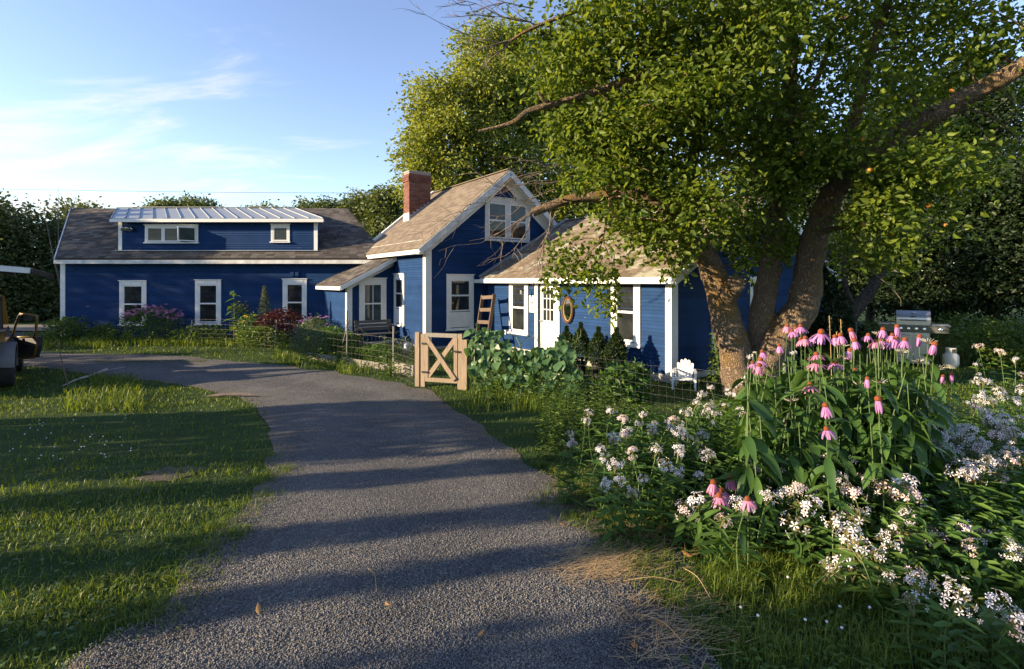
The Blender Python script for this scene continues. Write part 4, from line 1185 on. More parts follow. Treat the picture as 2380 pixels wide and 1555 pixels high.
# right stem with its burl and the big right-hand limb
lm([tp(1742, 935), tp(1778, 838), tp(1822, 775), tp(1862, 718), tp(1876, 670), tp(1880, 620), tp(1900, 535), tp(1942, 440), tp(1990, 380, 9.0), tp(2075, 318, 8.6), tp(2165, 272, 8.2), tp(2270, 212, 7.8), tp(2400, 140, 7.4), tp(2560, 30, 7.1), tp(2660, -120, 6.9)], 40 * s, 11 * s, 16, 0.16, 5, seg=70)
burl = [tp(1840, 745), tp(1874, 708), tp(1888, 672), tp(1880, 628)]
lm(burl, 26 * s, 20 * s, 12, 0.25, 6)
lm([tp(1955, 420), tp(1985, 280, 9.1), tp(2035, 90, 8.8), tp(2085, -60, 8.6)], 16 * s, 7 * s, 10, 0.12, 7)
lm([tp(1830, 320, 9.4), tp(1900, 180, 9.8), tp(1960, 20, 10.2)], 9 * s, 4 * s, 8, 0.1, 8)
# pruned stub on the left stem
lm([tp(1690, 690, 9.15), tp(1706, 664, 8.95), tp(1712, 660, 8.85)], 22 * s, 19 * s, 10, 0.1, 9, False)
# bare limb across the upper left
dl = lm([tp(1700, 140, 8.3), tp(1560, 165, 8.0), tp(1449, 190, 7.9), tp(1370, 219, 7.9), tp(1277, 244, 7.8), tp(1227, 258, 7.8), tp(1197, 281, 7.8), tp(1160, 294, 7.8), tp(1111, 305, 7.8)], 10 * s, 2.5 * s, 8, 0.15, 10)
lm([tp(1277, 244, 7.8), tp(1262, 232, 7.75), tp(1252, 214, 7.7)], 4 * s, 2.5 * s, 6, 0.1, 11, False)
lm([tp(1640, 300, 8.5), tp(1500, 20, 8.0), tp(1420, 2, 8.0), tp(1250, 60, 8.0), tp(1170, 105, 8.0)], 8 * s, 2.2 * s, 8, 0.1, 12)
lm([tp(1660, 200, 8.4), tp(1460, 330, 8.0), tp(1400, 560, 8.3)], 8 * s, 2 * s, 7, 0.1, 13)
lm([tp(1900, 540), tp(1980, 520, 8.6), tp(2080, 470, 8.2)], 8 * s, 2 * s, 7, 0.1, 14)
tr.obj('trunk', MAT['bark'], apple, smooth=True)
# crown
LOB = [
 (1300, 110, 8.3, 120, 95, 1.3, 1), (1450, 90, 8.0, 150, 110, 1.6, 1), (1370, 300, 8.2, 110, 90, 1.2, 1), (1520, 300, 8.0, 150, 140, 1.6, 1), (1640, 120, 7.6, 170, 150, 1.6, 1),
 (1430, 430, 8.3, 130, 60, 1.2, 1), (1510, 510, 8.3, 120, 65, 1.2, 1.1), (1610, 480, 8.1, 120, 90, 1.3, 1.1), (1335, 585, 8.6, 58, 36, 0.6, .8), (1318, 650, 8.5, 50, 24, 0.4, .7), (1418, 690, 8.4, 24, 30, 0.3, 1.4), (1398, 630, 8.4, 34, 40, .4, 1.1),
 (1820, 120, 8.8, 170, 150, 1.8, .95), (1770, 330, 9.0, 150, 130, 1.6, .95), (1940, 300, 8.6, 130, 120, 1.6, .9), (1970, 520, 8.2, 120, 80, 1.1, 1), (2090, 420, 8.0, 140, 85, 1.2, 1), (2140, 530, 8.0, 80, 55, 0.8, .8),
 (2070, 130, 9.0, 160, 140, 1.8, .5), (2270, 100, 8.4, 150, 150, 1.8, .42), (2330, 330, 8.8, 110, 90, 1.4, .4), (1740, 560, 9.8, 110, 70, 1.0, 1), (1840, 560, 9.9, 90, 60, .9, 1.0), (1560, 590, 8.6, 70, 45, .7, 1),
 (1650, -80, 8.2, 300, 120, 2.4, .7), (2050, -80, 8.4, 300, 120, 2.4, .6), (1640, 330, 10.8, 260, 240, 1.3, .35), (2000, 250, 11, 250, 220, 1.3, .2), (1730, 640, 9.0, 40, 26, .4, .9), (1240, 60, 8.2, 60, 50, .8, .5),
 (1925, 640, 8.4, 30, 26, .3, .8), (1915, 590, 9.2, 55, 60, .6, .9), (2050, 600, 8.1, 60, 30, .5, .7), (1300, 200, 8.2, 60, 70, .8, .9), (1245, 345, 8.2, 40, 40, .6, .25)]
C = lobes_clusters(LOB, 8.8)
keepm = np.array([noise.noise(Vector(c) * 1.05 + Vector((3, 1, 7))) for c in C]) > -0.15
C = C[keepm]
pts, tone, off = cluster_leaves(C, 36, 0.42, 0.75)
# keep the eave, the gable and the door side clear where the photograph shows them
px_ = CX + pts[:, 0] / pts[:, 1] * F_PX; py_ = HY - (pts[:, 2] - EYE) / pts[:, 1] * F_PX
bad = ((px_ < 1300) & (py_ > 395) & (py_ < 560) ) | ((px_ < 1262) & (py_ > 330)) | ((py_ > 560) & (px_ > 1440) & (px_ < 1535) & (py_ > 615)) | (px_ < 1120)
def corridor(path, w, prob=1.0, dmax=99.0):
    hit = np.zeros(len(pts), bool)
    for (x0, y0), (x1, y1) in zip(path[:-1], path[1:]):
        L2 = (x1 - x0) ** 2 + (y1 - y0) ** 2
        t_ = np.clip(((px_ - x0) * (x1 - x0) + (py_ - y0) * (y1 - y0)) / L2, 0, 1)
        hit |= np.hypot(px_ - x0 - t_ * (x1 - x0), py_ - y0 - t_ * (y1 - y0)) < w
    return hit & (pts[:, 1] < dmax) & (rng.random(len(pts)) < prob)
# old wood that stands clear of leaves
bad |= corridor([(1715, 880), (1683, 725), (1655, 630)], 50) | corridor([(1862, 718), (1880, 620), (1900, 535), (1940, 450)], 46, .93) | corridor([(1776, 760), (1790, 640)], 45, .9)
bad |= corridor([(1560, 500), (1477, 447), (1384, 456), (1238, 494)], 17, .85, 8.95) | corridor([(1440, 192), (1277, 244), (1111, 305)], 16, .9) | corridor([(2120, 300), (2270, 212), (2400, 140)], 26, .8) | corridor([(1940, 450), (2040, 345), (2120, 300)], 22, .5)
bad |= corridor([(1838, 330), (1840, 80)], 18, .6, 9.3) | corridor([(2000, 240), (2060, 40)], 14, .6, 9.0)
pts, tone, off = pts[~bad], tone[~bad], off[~bad]
n_single = 300
dist = np.linalg.norm(pts - np.array([0, 0, EYE]), axis=1)
order = np.argsort(dist)
inview = [i for i in order[:9000] if 1150 < CX + pts[i, 0] / pts[i, 1] * F_PX < 2370 and 10 < HY - (pts[i, 2] - EYE) / pts[i, 1] * F_PX < 760]
sing = set(inview[:n_single])
mask = np.ones(len(pts), bool); mask[list(sing)] = False
cr = put('crown', leaf_mesh('crown', pts[mask] - np.array(AT), MAT['apple'], 0.088, jit=0.55, wl=0.58, shape=6, droop=0.28, var=tone[mask], spread=off[mask] * 0.5, up=0.2), apple)
cr['kind'] = 'stuff'
one = leaf_arrays(np.zeros((1, 3)), np.array([[1.0, 0, 0]]), np.array([[0, 0, 1.0]]), np.array([1.0]), np.array([0.58]), 0.18, 6, 0.15)
leaf_me = np_mesh('leaf', one[0], [one[1]], np.zeros(len(one[0])), False, MAT['apple'])
for i in sing:
    q = Matrix.Rotation(random.uniform(0, 6.28), 4, 'Z') @ Matrix.Rotation(random.uniform(-0.3, 0.9), 4, 'Y') @ Matrix.Rotation(random.uniform(-0.8, 0.8), 4, 'X')
    put('leaf', leaf_me, apple, None, Matrix.Translation(Vector(pts[i]) - AT) @ q @ Matrix.Scale(0.096 * random.uniform(.75, 1.25), 4))
# secondary branches out to the clusters
br = MB()
LPn = np.array([tuple(p) for p in limb_pts]) + np.array(AT)
for i in rng.permutation(len(C))[:300]:
    c = C[i]
    cpx = CX + c[0] / c[1] * F_PX; cpy = HY - (c[2] - EYE) / c[1] * F_PX
    if (cpx < 1300 and cpy > 330): continue
    d2 = np.linalg.norm(LPn - c, axis=1) + 0.35 * np.maximum(0, LPn[:, 2] - c[2])
    k = int(np.argmin(d2 + rng.random(len(d2)) * 0.5))
    a = Vector(LPn[k]) - AT; b = Vector(c) - AT
    Ln = (b - a).length
    if Ln < 0.3 or Ln > 3.0: continue
    mid = a.lerp(b, 0.5) + Vector((rng.normal() * 0.08, rng.normal() * 0.08, 0.10 * Ln)) 
    br.tube(wpath([a, mid, b], 6), [0.006 + 0.012 * Ln * (1 - t / 6) for t in range(7)], 5, False)
bo = br.obj('branches', MAT['bark'], apple); bo['kind'] = 'stuff'
# hanging dead twigs
tw = MB()
def twig(a, b, depth, r, sag=0.0):
    a = Vector(a); b = Vector(b); L = (b - a).length
    pp = wpath([a, a.lerp(b, .35) + Vector((0, 0, -sag * L * .2)) + Vector(rng.normal(0, .04 * L, 3)), a.lerp(b, .7) + Vector(rng.normal(0, .05 * L, 3)) + Vector((0, 0, -sag * L * .1)), b], 6)
    tw.tube(pp, [r * (1 - 0.75 * i / 6) for i in range(7)], 4, False)
    if depth > 0:
        for k in range(4 if depth > 1 else 3):
            s_ = pp[random.randint(1, 5)]
            d = (b - a).normalized() * L * random.uniform(.25, .5)
            e = s_ + d + Vector(rng.normal(0, .20 * L, 3)) + Vector((0, 0, -sag * L * 0.12))
            twig(s_, e, depth - 1, r * .55, sag)
for a, b in (((1238, 494), (1150, 560)), ((1236, 492), (1090, 560)), ((1300, 470), (1225, 640)), ((1236, 490), (1190, 600)), ((1280, 472), (1250, 610))):
    twig(tp(*a, 8.9), tp(*b, 8.8), 2, 0.012, 0.3)
for a, b in (((1340, 470), (1180, 470)), ((1290, 440), (1130, 500)), ((1390, 400), (1180, 380)), ((1400, 440), (1100, 420)), ((1330, 380), (1215, 420)), ((1250, 400), (1040, 500))):
    twig(tp(*a, 8.9), tp(*b, 8.9), 2, 0.011, -0.2)
for a, b in (((1170, 100), (1040, 60)), ((1200, 90), (1090, 120)), ((1230, 50), (1065, 0)), ((1250, 60), (1130, 20)), ((1180, 105), (1120, 160)), ((1150, 40), (1025, 40)), ((1240, 20), (1110, -20))):
    twig(tp(*a, 8.0), tp(*b, 7.9), 2, 0.012, 0.1)
dt = tw.obj('dead_twigs', MAT['twig'], apple); dt['kind'] = 'stuff'
# drooping live shoots on the right
for a, b, in (((1985, 600), (2095, 700)),):
    tw2 = MB(); tw2.tube(wpath([tp(*a, 8.1), tp(2050, 650, 8.0), tp(2090, 690, 7.9), tp(2094, 712, 7.9)], 10), [0.008 - 0.0006 * i for i in range(11)], 5, False)
    tw2.obj('shoot', MAT['twig'], apple)
ap_me = MB().lathe([(0.0, -0.031), (0.02, -0.032), (0.036, -0.012), (0.038, 0.008), (0.028, 0.028), (0.01, 0.03), (0.0, 0.024)], 10).mesh('fruit', MAT['fruit'], True)
for px, py, d in ((2022, 395, 7.5), (2008, 522, 7.6), (1862, 357, 7.8), (2160, 478, 7.7), (2074, 545, 7.7), (2196, 523, 7.8), (2006, 323, 7.6), (2212, 212, 7.4)):
    put('fruit', ap_me, apple, None, Matrix.Translation(tp(px, py, d)))

# ------------------------------------------------------------------ the wood to the left of the drive (out of frame: it casts the bands of shade)
def band_tree(q, width, h, L, n, leafsize=0.13):
    """leaf points of one narrow evergreen standing L metres up-sun, its shade centred on q"""
    per = Vector((-SUN_AZ.y, SUN_AZ.x, 0))
    c = per * q - SUN_AZ * L
    r = width / 2
    u = rng.random(n)
    z = u * h
    taper = np.where(u > 0.88, np.sqrt(np.clip((1 - u) / 0.12, 0, 1)), 1.0) * (0.96 + 0.04 * np.sin(z * 5 + q))
    a = rng.random(n) * 2 * np.pi; rr = np.sqrt(rng.random(n)) * r * taper
    x = np.stack([c.x + rr * np.cos(a), c.y + rr * np.sin(a), z - 0.1], 1)
    return x
BANDS = [
 # shade centre q, width, height, distance, leaf points
 (-1.6, 2.0, 3.5, 10, 2400), (0.1, 1.5, 3.4, 10, 2400), (1.62, 1.30, 3.4, 9.5, 3000), (2.80, 0.20, 3.7, 9.5, 1300), (3.45, 0.34, 3.7, 9.5, 1600), (4.52, 0.44, 3.6, 9.5, 1700),
 (5.50, 0.80, 3.3, 10, 2000), (6.25, 0.9, 3.1, 10, 2000), (7.05, 0.9, 3.0, 10, 2000), (7.80, 0.85, 3.0, 10, 2000), (8.40, 0.45, 2.9, 10, 1500)]
wp = [band_tree(*b) for b in BANDS]
for q, w, h, L, n in [(10.4, 1.1, 1.6, 15, 900), (11.4, 1.2, 1.5, 15, 900), (12.5, 1.3, 1.9, 15, 1000), (13.6, 1.3, 1.7, 15.5, 1000), (14.8, 1.4, 2.1, 15.5, 1000), (16.0, 1.3, 2.4, 16, 1000), (17.2, 1.4, 2.8, 21, 1400), (18.3, 1.3, 3.6, 24, 1800)]:
    wp.append(band_tree(q, w, h * 1.1, L, n))
for q, w, h, L, n in [(19.5, 1.6, 6.6, 26, 3000), (20.9, 1.8, 7.4, 26, 3400), (22.4, 1.9, 8.0, 27, 3400), (24.0, 2.0, 8.2, 27, 3400), (25.8, 2.2, 8.0, 28, 3400)]:
    wp.append(band_tree(q, w + 0.3, h + 1.2, L, n * 3))
wp = np.concatenate(wp)
tag(put('treeline', leaf_mesh('treeline', wp, MAT['cedar'], 0.13, shape=4, up=0.1, wl=0.8), None), kind='stuff')
# ------------------------------------------------------------------ things in the yard
def gp(px, py, lift=0.0):
    q = ground_at(px, py); q.z += lift; return q
def on_ground(px, d, dz=0.0):
    x = (px - CX) / F_PX * d
    return Vector((x, d, gzf(x, d) + dz))

# garden gate
GL, GR = on_ground(976, 9.85), on_ground(1066, 9.6)
gd = (GR - GL); gd.z = 0; GWd = gd.length; gd.normalize()
ga = math.atan2(gd.y, gd.x)
g = thing('garden_gate', 'new timber garden gate with a cross brace between two posts', 'gate', GL, ga)
def gpart(name, mb, mat='lumber'): return mb.obj(name, MAT[mat], g)
gpart('post', MB().box((-0.04, 0.0, 0.48), (0.09, 0.09, 1.10)))
gpart('post', MB().box((0.075, 0.01, 0.47), (0.085, 0.085, 1.06)))
gpart('post', MB().box((GWd + 0.03, 0.02, 0.47), (0.09, 0.09, 1.10)))
gpart('post', MB().box((GWd + 0.135, -0.005, 0.42), (0.10, 0.10, 1.0)))
gpart('top_rail', MB().box((GWd / 2 + 0.05, -0.01, 0.985), (GWd - 0.14, 0.04, 0.075)), 'greywood')
gpart('bottom_rail', MB().box((GWd / 2 + 0.05, -0.01, 0.14), (GWd - 0.14, 0.04, 0.075)))
gpart('stile', MB().box((0.155, -0.012, 0.56), (0.07, 0.045, 0.77)))
gpart('stile', MB().box((GWd - 0.05, -0.012, 0.56), (0.07, 0.045, 0.77)))
gpart('brace', MB().bar((0.16, -0.045, 0.93), (GWd - 0.06, -0.045, 0.17), 0.03, 0.085))
gpart('brace', MB().bar((0.16, -0.012, 0.17), (GWd - 0.06, -0.012, 0.93), 0.03, 0.085))
for z_ in (0.28, 0.82): gpart('hinge', MB().box((0.125, -0.045, z_), (0.13, 0.012, 0.035)), 'black')
gpart('latch', MB().box((GWd - 0.03, -0.06, 0.70), (0.12, 0.02, 0.03)), 'black')

# wire fences
def wire_fence(label, pts, h, dx=0.10, rows=(0.0, 0.12, 0.26, 0.42, 0.6, 0.8, 1.0), r=0.0016, posts=(), post_mat='wire', wob=0.02):
    o0 = Vector((pts[0].x, pts[0].y, gzf(pts[0].x, pts[0].y)))
    f = thing('wire_fence', label, 'fence', o0, 0, 'wire fences round the garden')
    L = sum((b - a).length for a, b in zip(pts[:-1], pts[1:]))
    n = max(6, int(L / dx)); pp = wpath(pts, n)
    m = MB(); base = []
    for i, p in enumerate(pp):
        w = wob * noise.noise((p.x * 1.5, p.y * 1.5, 3))
        base.append(Vector((p.x + w, p.y + w, gzf(p.x, p.y))) - o0)
    hh = [h * (1 + 0.05 * noise.noise((i * 0.13, 2.0, 1.0))) for i in range(len(pp))]
    for i, b in enumerate(base):
        m.tube([b + Vector((0, 0, 0.02)), b + Vector((0.006 * noise.noise((i * .7, 0, 0)), 0, hh[i]))], r, 3, False)
    for q in rows:
        m.tube([b + Vector((0, 0, 0.03 + (hh[i] - 0.03) * q + 0.012 * noise.noise((i * 0.35, q * 9, 0)))) for i, b in enumerate(base)], r * 1.15, 3, False)
    w = m.obj('wire_mesh', MAT['wire'], f); w['kind'] = 'stuff'
    for (t, ph, lean) in posts:
        b = base[min(len(base) - 1, int(t * (len(base) - 1)))]
        MB().tube([b + Vector((0, 0, -0.1)), b + Vector((lean, 0, ph))], 0.017, 6).obj('post', MAT[post_mat], f)
    return f
RP = [GR + gd * 0.2, on_ground(1240, 9.1), on_ground(1337, 8.5), on_ground(1513, 7.3), on_ground(1714, 6.15), on_ground(1850, 5.4)]
for p in RP: p.z = 0
wire_fence('sagging wire fence running from the gate past the white chair', RP, 0.74, 0.105, r=0.0010, posts=((0.02, 0.95, 0.0), (0.30, 0.8, 0.02), (0.98, 0.9, 0.0)))
LPf = [GL - gd * 0.12, on_ground(900, 10.9), on_ground(720, 13.0), on_ground(640, 15.1), on_ground(440, 16.5), on_ground(285, 17.0)]
for p in LPf: p.z = 0
wire_fence('wire fence round the flower beds between gate and wing', LPf, 0.80, 0.13, r=0.0010, posts=((0.18, 1.05, 0.0),))
bf = [on_ground(1880, 13.6), on_ground(1990, 13.2)]
for p in bf: p.z = 0
wire_fence('short piece of wire fence behind the coneflowers by the leaning tree', bf, 0.85, 0.085, r=0.0012, posts=((0.0, 0.95, 0), (1.0, 0.95, 0)))

def stake(px, d, top_px, top_py, label, r=0.014, mat='greywood'):
    b = on_ground(px, d); t = P(top_px, top_py, d)
    o = MB().tube([Vector((0, 0, -0.1)), (t - b) * 0.5 + Vector((0.005, 0, 0)), t - b], [r, r * .95, r * .9], 6).obj('stake', MAT[mat])
    o.location = b
    tag(o, label, 'stake', 'stakes along the wire fence')
stake(285, 17.0, 296, 747, 'pale stake by the pink flower bush under the wing')
stake(438, 16.5, 447, 744, 'pale stake below the middle wing window')
stake(637, 15.2, 643, 743, 'pale stake in front of the dark red bush')
stake(806, 12.2, 807, 722, 'straight iron stake in front of the porch window', 0.02, 'greyplastic')
stake(783, 12.5, 812, 740, 'thin black rod leaning towards the porch corner', 0.012, 'black')
stake(800, 12.6, 808, 770, 'short thin cane leaning on the iron stake', 0.008, 'greywood')

# raised-bed boards
def plank(a, b, h, label, group='raised bed boards'):
    a = Vector(a); b = Vector(b); c = (a + b) / 2; z = gzf(c.x, c.y)
    c.z = z
    o = MB().bar(Vector((a.x, a.y, z + h / 2)) - c, Vector((b.x, b.y, z + h / 2)) - c, 0.04, h).obj('bed_board', MAT['greywood'])
    o.location = c
    tag(o, label, 'board', group)
plank(on_ground(916, 11.25), on_ground(962, 10.75), 0.23, 'pale bed board standing on edge next to the gate')
plank(on_ground(800, 12.35), on_ground(905, 11.4), 0.17, 'long pale bed board half hidden in the weeds left of the gate')
plank(on_ground(716, 13.3), on_ground(782, 12.6), 0.16, 'pale bed board furthest from the gate')
plank(on_ground(1205, 9.3), on_ground(1262, 9.0), 0.16, 'dark wooden edging under the bean vine')

# bench by the porch
bc = on_ground(875, 15.6); 
b = thing('garden_bench', 'weathered slatted bench with iron ends below the porch window', 'bench', bc, math.atan2(U2.y, U2.x))
for i in range(4): MB().box((0, -0.16 + 0.11 * i, 0.42), (1.15, 0.085, 0.025)).obj('seat_slat', MAT['benchwood'], b)
for i in range(3): MB().box((0, 0.24 + 0.03 * i, 0.55 + 0.11 * i), (1.15, 0.022, 0.085)).obj('back_slat', MAT['benchwood'], b)
for s_ in (-0.5, 0.5):
    e = MB().tube(wpath([(s_, -0.24, 0), (s_, -0.22, 0.3), (s_, -0.2, 0.58), (s_, -0.1, 0.62), (s_, 0.1, 0.6), (s_, 0.22, 0.5)], 14), 0.016, 6)
    e.tube([(s_, 0.24, 0), (s_, 0.2, 0.38), (s_, 0.27, 0.55), (s_, 0.33, 0.82)], 0.016, 6).tube([(s_, -0.22, 0.4), (s_, 0.2, 0.4)], 0.014, 6)
    e.obj('end_frame', MAT['black'], b)

# watering can
wc = on_ground(947, 14.5)
w = thing('watering_can', 'galvanised watering can at the foot of the lit wall', 'watering can', wc, R(200))
MB().lathe([(0.115, 0), (0.115, 0.26), (0.1, 0.28), (0.05, 0.285)], 20).obj('can', MAT['tin'], w, True)
MB().tube(wpath([(0.03, 0, 0.27), (0.05, 0, 0.42), (-0.05, 0, 0.47), (-0.14, 0, 0.36), (-0.115, 0, 0.14)], 16), 0.009, 6).obj('handle', MAT['tin'], w, True)
MB().tube([(0.10, 0, 0.06), (0.2, 0, 0.2), (0.30, 0, 0.34)], [0.024, 0.018, 0.014], 10).lathe([(0.014, 0), (0.045, 0.05), (0.0, 0.055)], 12, (0.30, 0, 0.34), Matrix.Rotation(R(45), 4, 'Y')).obj('spout', MAT['tin'], w, True)

# ladder leaning in the corner by the addition
lb = add.at(TL - 0.75, 0, 0.42); ltop = add.at(TL - 0.75, 0, 0.05); 
ls0, lz0 = add.hit(1118, 686); 
lt = thing('wooden_ladder', 'short wooden ladder leaning in the corner beside the first window', 'ladder', (0, 0, 0))
pa0, pa1 = P(1107, 790, 14.75), P(1122, 686, 15.1)
pb0, pb1 = P(1134, 790, 14.35), P(1149, 684, 14.75)
lt.location = Vector((pa0.x, pa0.y, gzf(pa0.x, pa0.y)))
o = lt.location
def ext(a, b, k): return a + (b - a) * k
kz = (o.z - pa0.z) / (pa1.z - pa0.z)
pa0 = ext(pa0, pa1, kz); kz = (o.z - pb0.z) / (pb1.z - pb0.z); pb0 = ext(pb0, pb1, kz)
MB().bar(pa0 - o, pa1 - o, 0.035, 0.10, U2).obj('rail', MAT['brownwood'], lt)
MB().bar(pb0 - o, pb1 - o, 0.035, 0.10, U2).obj('rail', MAT['brownwood'], lt)
for k in (0.10, 0.30, 0.52, 0.735, 0.955):
    MB().bar(ext(pa0, pa1, k) - o - U2 * 0.03, ext(pb0, pb1, k) - o - U2 * 0.03, 0.03, 0.10).obj('rung', MAT['brownwood'], lt)

# oval mirror
ms, mz = add.hit(1323, 720)
mrr = thing('wall_mirror', 'oval mirror in a dark brown frame hung beside the door', 'mirror', add.at(ms, mz, 0.02))
MMx = Matrix.Translation((0, 0, 0)) @ frame(-add.u, add.n, Z3, Vector((0, 0, 0)))
def oval(rx, rz, y, n=48): return [MMx @ Vector((rx * math.cos(2 * math.pi * k / n), y, rz * math.sin(2 * math.pi * k / n))) for k in range(n + 1)]
def ringtube(mb, rx, rz, y, r): return mb.tube(oval(rx, rz, y), r, 8, False)
rx, rz = 0.215, 0.335
ringtube(MB(), rx - 0.03, rz - 0.03, 0.03, 0.036).obj('frame', MAT['frame'], mrr, True)
ringtube(MB(), rx - 0.07, rz - 0.07, 0.035, 0.013).obj('inner_bead', MAT['gilt'], mrr, True)
gm = MB(); pts_ = oval(rx - 0.06, rz - 0.06, 0.022)[:-1]
gm.prism(pts_, add.n * 0.006).obj('mirror_glass', MAT['mirror'], mrr)

# notice beside the door: seal above, green lettered block below
ss, sz = add.hit(1238.5, 706.5)
ww = abs(add.hit(1246, 706)[0] - add.hit(1231, 706)[0]) * 0.92; hh_ = abs(add.hit(1238, 687)[1] - add.hit(1238, 726)[1])
SM = frame(-add.u, -add.n, Z3, Vector((0, 0, 0)))
if SM.determinant() < 0: SM = frame(add.u, -add.n, Z3, Vector((0, 0, 0)))
# local x must run to the viewer's right, y into the wall
xr = add.n.cross(Z3) * -1
SM = frame(xr, -add.n, Z3, Vector((0, 0, 0)))
sg = thing('wall_sign', 'pale green enamel sign with a round seal hung left of the door', 'sign', add.at(ss, sz, 0.022))
def rrect(w, h, r, n=5):
    out = []
    for cx, cz, a0 in ((w / 2 - r, h / 2 - r, 0), (-w / 2 + r, h / 2 - r, 90), (-w / 2 + r, -h / 2 + r, 180), (w / 2 - r, -h / 2 + r, 270)):
        for k in range(n + 1):
            a = R(a0 + 90 * k / n); out.append((cx + r * math.cos(a), cz + r * math.sin(a)))
    return out
def plate(poly, y0, th): 
    return MB().prism([SM @ Vector((x, y0, z)) for x, z in poly], SM.to_3x3() @ Vector((0, -th, 0)))
plate(rrect(ww, hh_, 0.02), 0.0, 0.006).obj('plate', MAT['signface'], sg)
plate(rrect(ww * 0.76, hh_ * 0.20, 0.004), -0.008, 0.002).obj('green_block', MAT['signgreen'], sg).location = SM.to_3x3() @ Vector((0, 0, -hh_ * 0.27))
def ell(rx, rz, n=32): return [(rx * math.cos(2 * math.pi * k / n), rz * math.sin(2 * math.pi * k / n)) for k in range(n)]
up_ = SM.to_3x3() @ Vector((0, 0, hh_ * 0.19))
plate(ell(ww * 0.36, hh_ * 0.25), -0.008, 0.002).obj('seal', MAT['signgreen'], sg).location = up_
plate(ell(ww * 0.33, hh_ * 0.23), -0.0105, 0.002).obj('seal_ring', MAT['signface'], sg).location = up_
plate(ell(ww * 0.24, hh_ * 0.16), -0.013, 0.002).obj('seal_disc', MAT['greyplastic'], sg).location = up_ - SM.to_3x3() @ Vector((0, 0, hh_ * 0.03))
plate(ell(ww * 0.17, hh_ * 0.10), -0.0155, 0.002).obj('seal_emblem', MAT['signface'], sg).location = up_ + SM.to_3x3() @ Vector((0, 0, hh_ * 0.02))
# three rows of lettering too small to read in the photograph: short pale bars
for k in range(3):
    n_l = (9, 9, 8)[k]
    lt_ = MB()
    x = -ww * 0.32
    for j in range(n_l):
        wv = ww * 0.64 / n_l
        c = Vector((x + wv / 2, -0.0108, -hh_ * 0.27 + hh_ * 0.055 * (1 - k)))
        lt_.prism([SM @ (c + Vector((dx_ * wv * .36, 0, dz_ * hh_ * .018))) for dx_, dz_ in ((-1, -1), (1, -1), (1, 1), (-1, 1))], SM.to_3x3() @ Vector((0, -0.001, 0)))
        x += wv
    q = lt_.obj('lettering', MAT['signface'], sg); q['kind'] = 'stuff'

# plant hook with its little lamp over the sign
hs, hz = add.hit(1226, 672)
h0 = add.at(hs, hz, 0.03)
hk = thing('wall_lamp', 'small hooked black wall lamp above the sign by the door', 'lamp', h0)
def hx(x, z, out): return xr * x + Z3 * z + add.n * out
MB().tube(wpath([hx(-0.14, -0.06, 0.0), hx(-0.05, 0.02, 0.10), hx(0.04, 0.05, 0.20), hx(0.10, 0.03, 0.26), hx(0.12, -0.03, 0.28)], 14), 0.008, 6).obj('arm', MAT['black'], hk, True)
MB().lathe([(0.0, 0.06), (0.026, 0.055), (0.028, -0.05), (0.022, -0.055), (0.0, -0.05)], 12, hx(0.12, -0.08, 0.28)).obj('shade', MAT['chrome'], hk, True)

# white chair
cc = on_ground(1591, 9.7)
ch = thing('garden_chair', 'small white plastic slat-backed garden chair by the corner of the house', 'chair', cc, R(-22))
S_ = 0.60
def cx(mb, name): 
    o = mb.obj(name, MAT['plastic'], ch); o.scale = (S_, S_, S_); return o
cx(MB().prism([(-0.25, -0.26, 0.38), (0.25, -0.26, 0.38), (0.22, 0.22, 0.31), (-0.22, 0.22, 0.31)], (0, 0, -0.03)).prism([(-0.25, -0.275, 0.38), (0.25, -0.275, 0.38), (0.25, -0.26, 0.30), (-0.25, -0.26, 0.30)], (0, 0.02, 0)), 'seat')
tops = (0.74, 0.83, 0.86, 0.86, 0.83, 0.74)
tops = (0.76, 0.85, 0.88, 0.85, 0.76)
for k in range(5):
    xb = (k - 2) * 0.083; xt = (k - 2) * 0.104
    z1 = tops[k]; y0, y1 = 0.20, 0.20 + (z1 - 0.3) * 0.36
    wb, wt = 0.036, 0.047
    poly = [(xb - wb, y0, 0.31), (xb + wb, y0, 0.31), (xt + wt, y1 - 0.02, z1 - 0.05), (xt + wt * .75, y1, z1 - 0.015), (xt, y1 + .003, z1), (xt - wt * .75, y1, z1 - 0.015), (xt - wt, y1 - 0.02, z1 - 0.05)]
    cx(MB().prism(poly, (0, 0.02, 0.005)), 'back_slat')
cx(MB().prism([(-0.26, 0.285, 0.53), (0.26, 0.285, 0.53), (0.27, 0.30, 0.59), (-0.27, 0.30, 0.59)], (0, 0.018, 0.0)), 'back_rail')
for s_ in (-1, 1):
    cx(MB().prism([(s_ * 0.27, -0.34, 0.555), (s_ * 0.385, -0.34, 0.555), (s_ * 0.37, 0.0, 0.55), (s_ * 0.31, 0.33, 0.56), (s_ * 0.26, 0.33, 0.56)], (0, 0, 0.028)), 'armrest')
    cx(MB().prism([(s_ * 0.30, -0.30, 0.553), (s_ * 0.37, -0.30, 0.553), (s_ * 0.355, -0.335, 0.0), (s_ * 0.305, -0.335, 0.0)], (0, 0.05, 0)).bar((s_ * 0.27, -0.26, 0.34), (s_ * 0.33, -0.28, 0.30), 0.03, 0.08), 'leg')
    cx(MB().prism([(s_ * 0.27, 0.27, 0.553), (s_ * 0.31, 0.27, 0.553), (s_ * 0.30, 0.36, 0.0), (s_ * 0.26, 0.36, 0.0)], (0, 0.045, 0)).bar((s_ * 0.24, 0.2, 0.30), (s_ * 0.28, 0.29, 0.30), 0.03, 0.06), 'leg')
    cx(MB().bar((s_ * 0.318, -0.25, 0.33), (s_ * 0.285, 0.28, 0.28), 0.02, 0.07), 'side_rail')

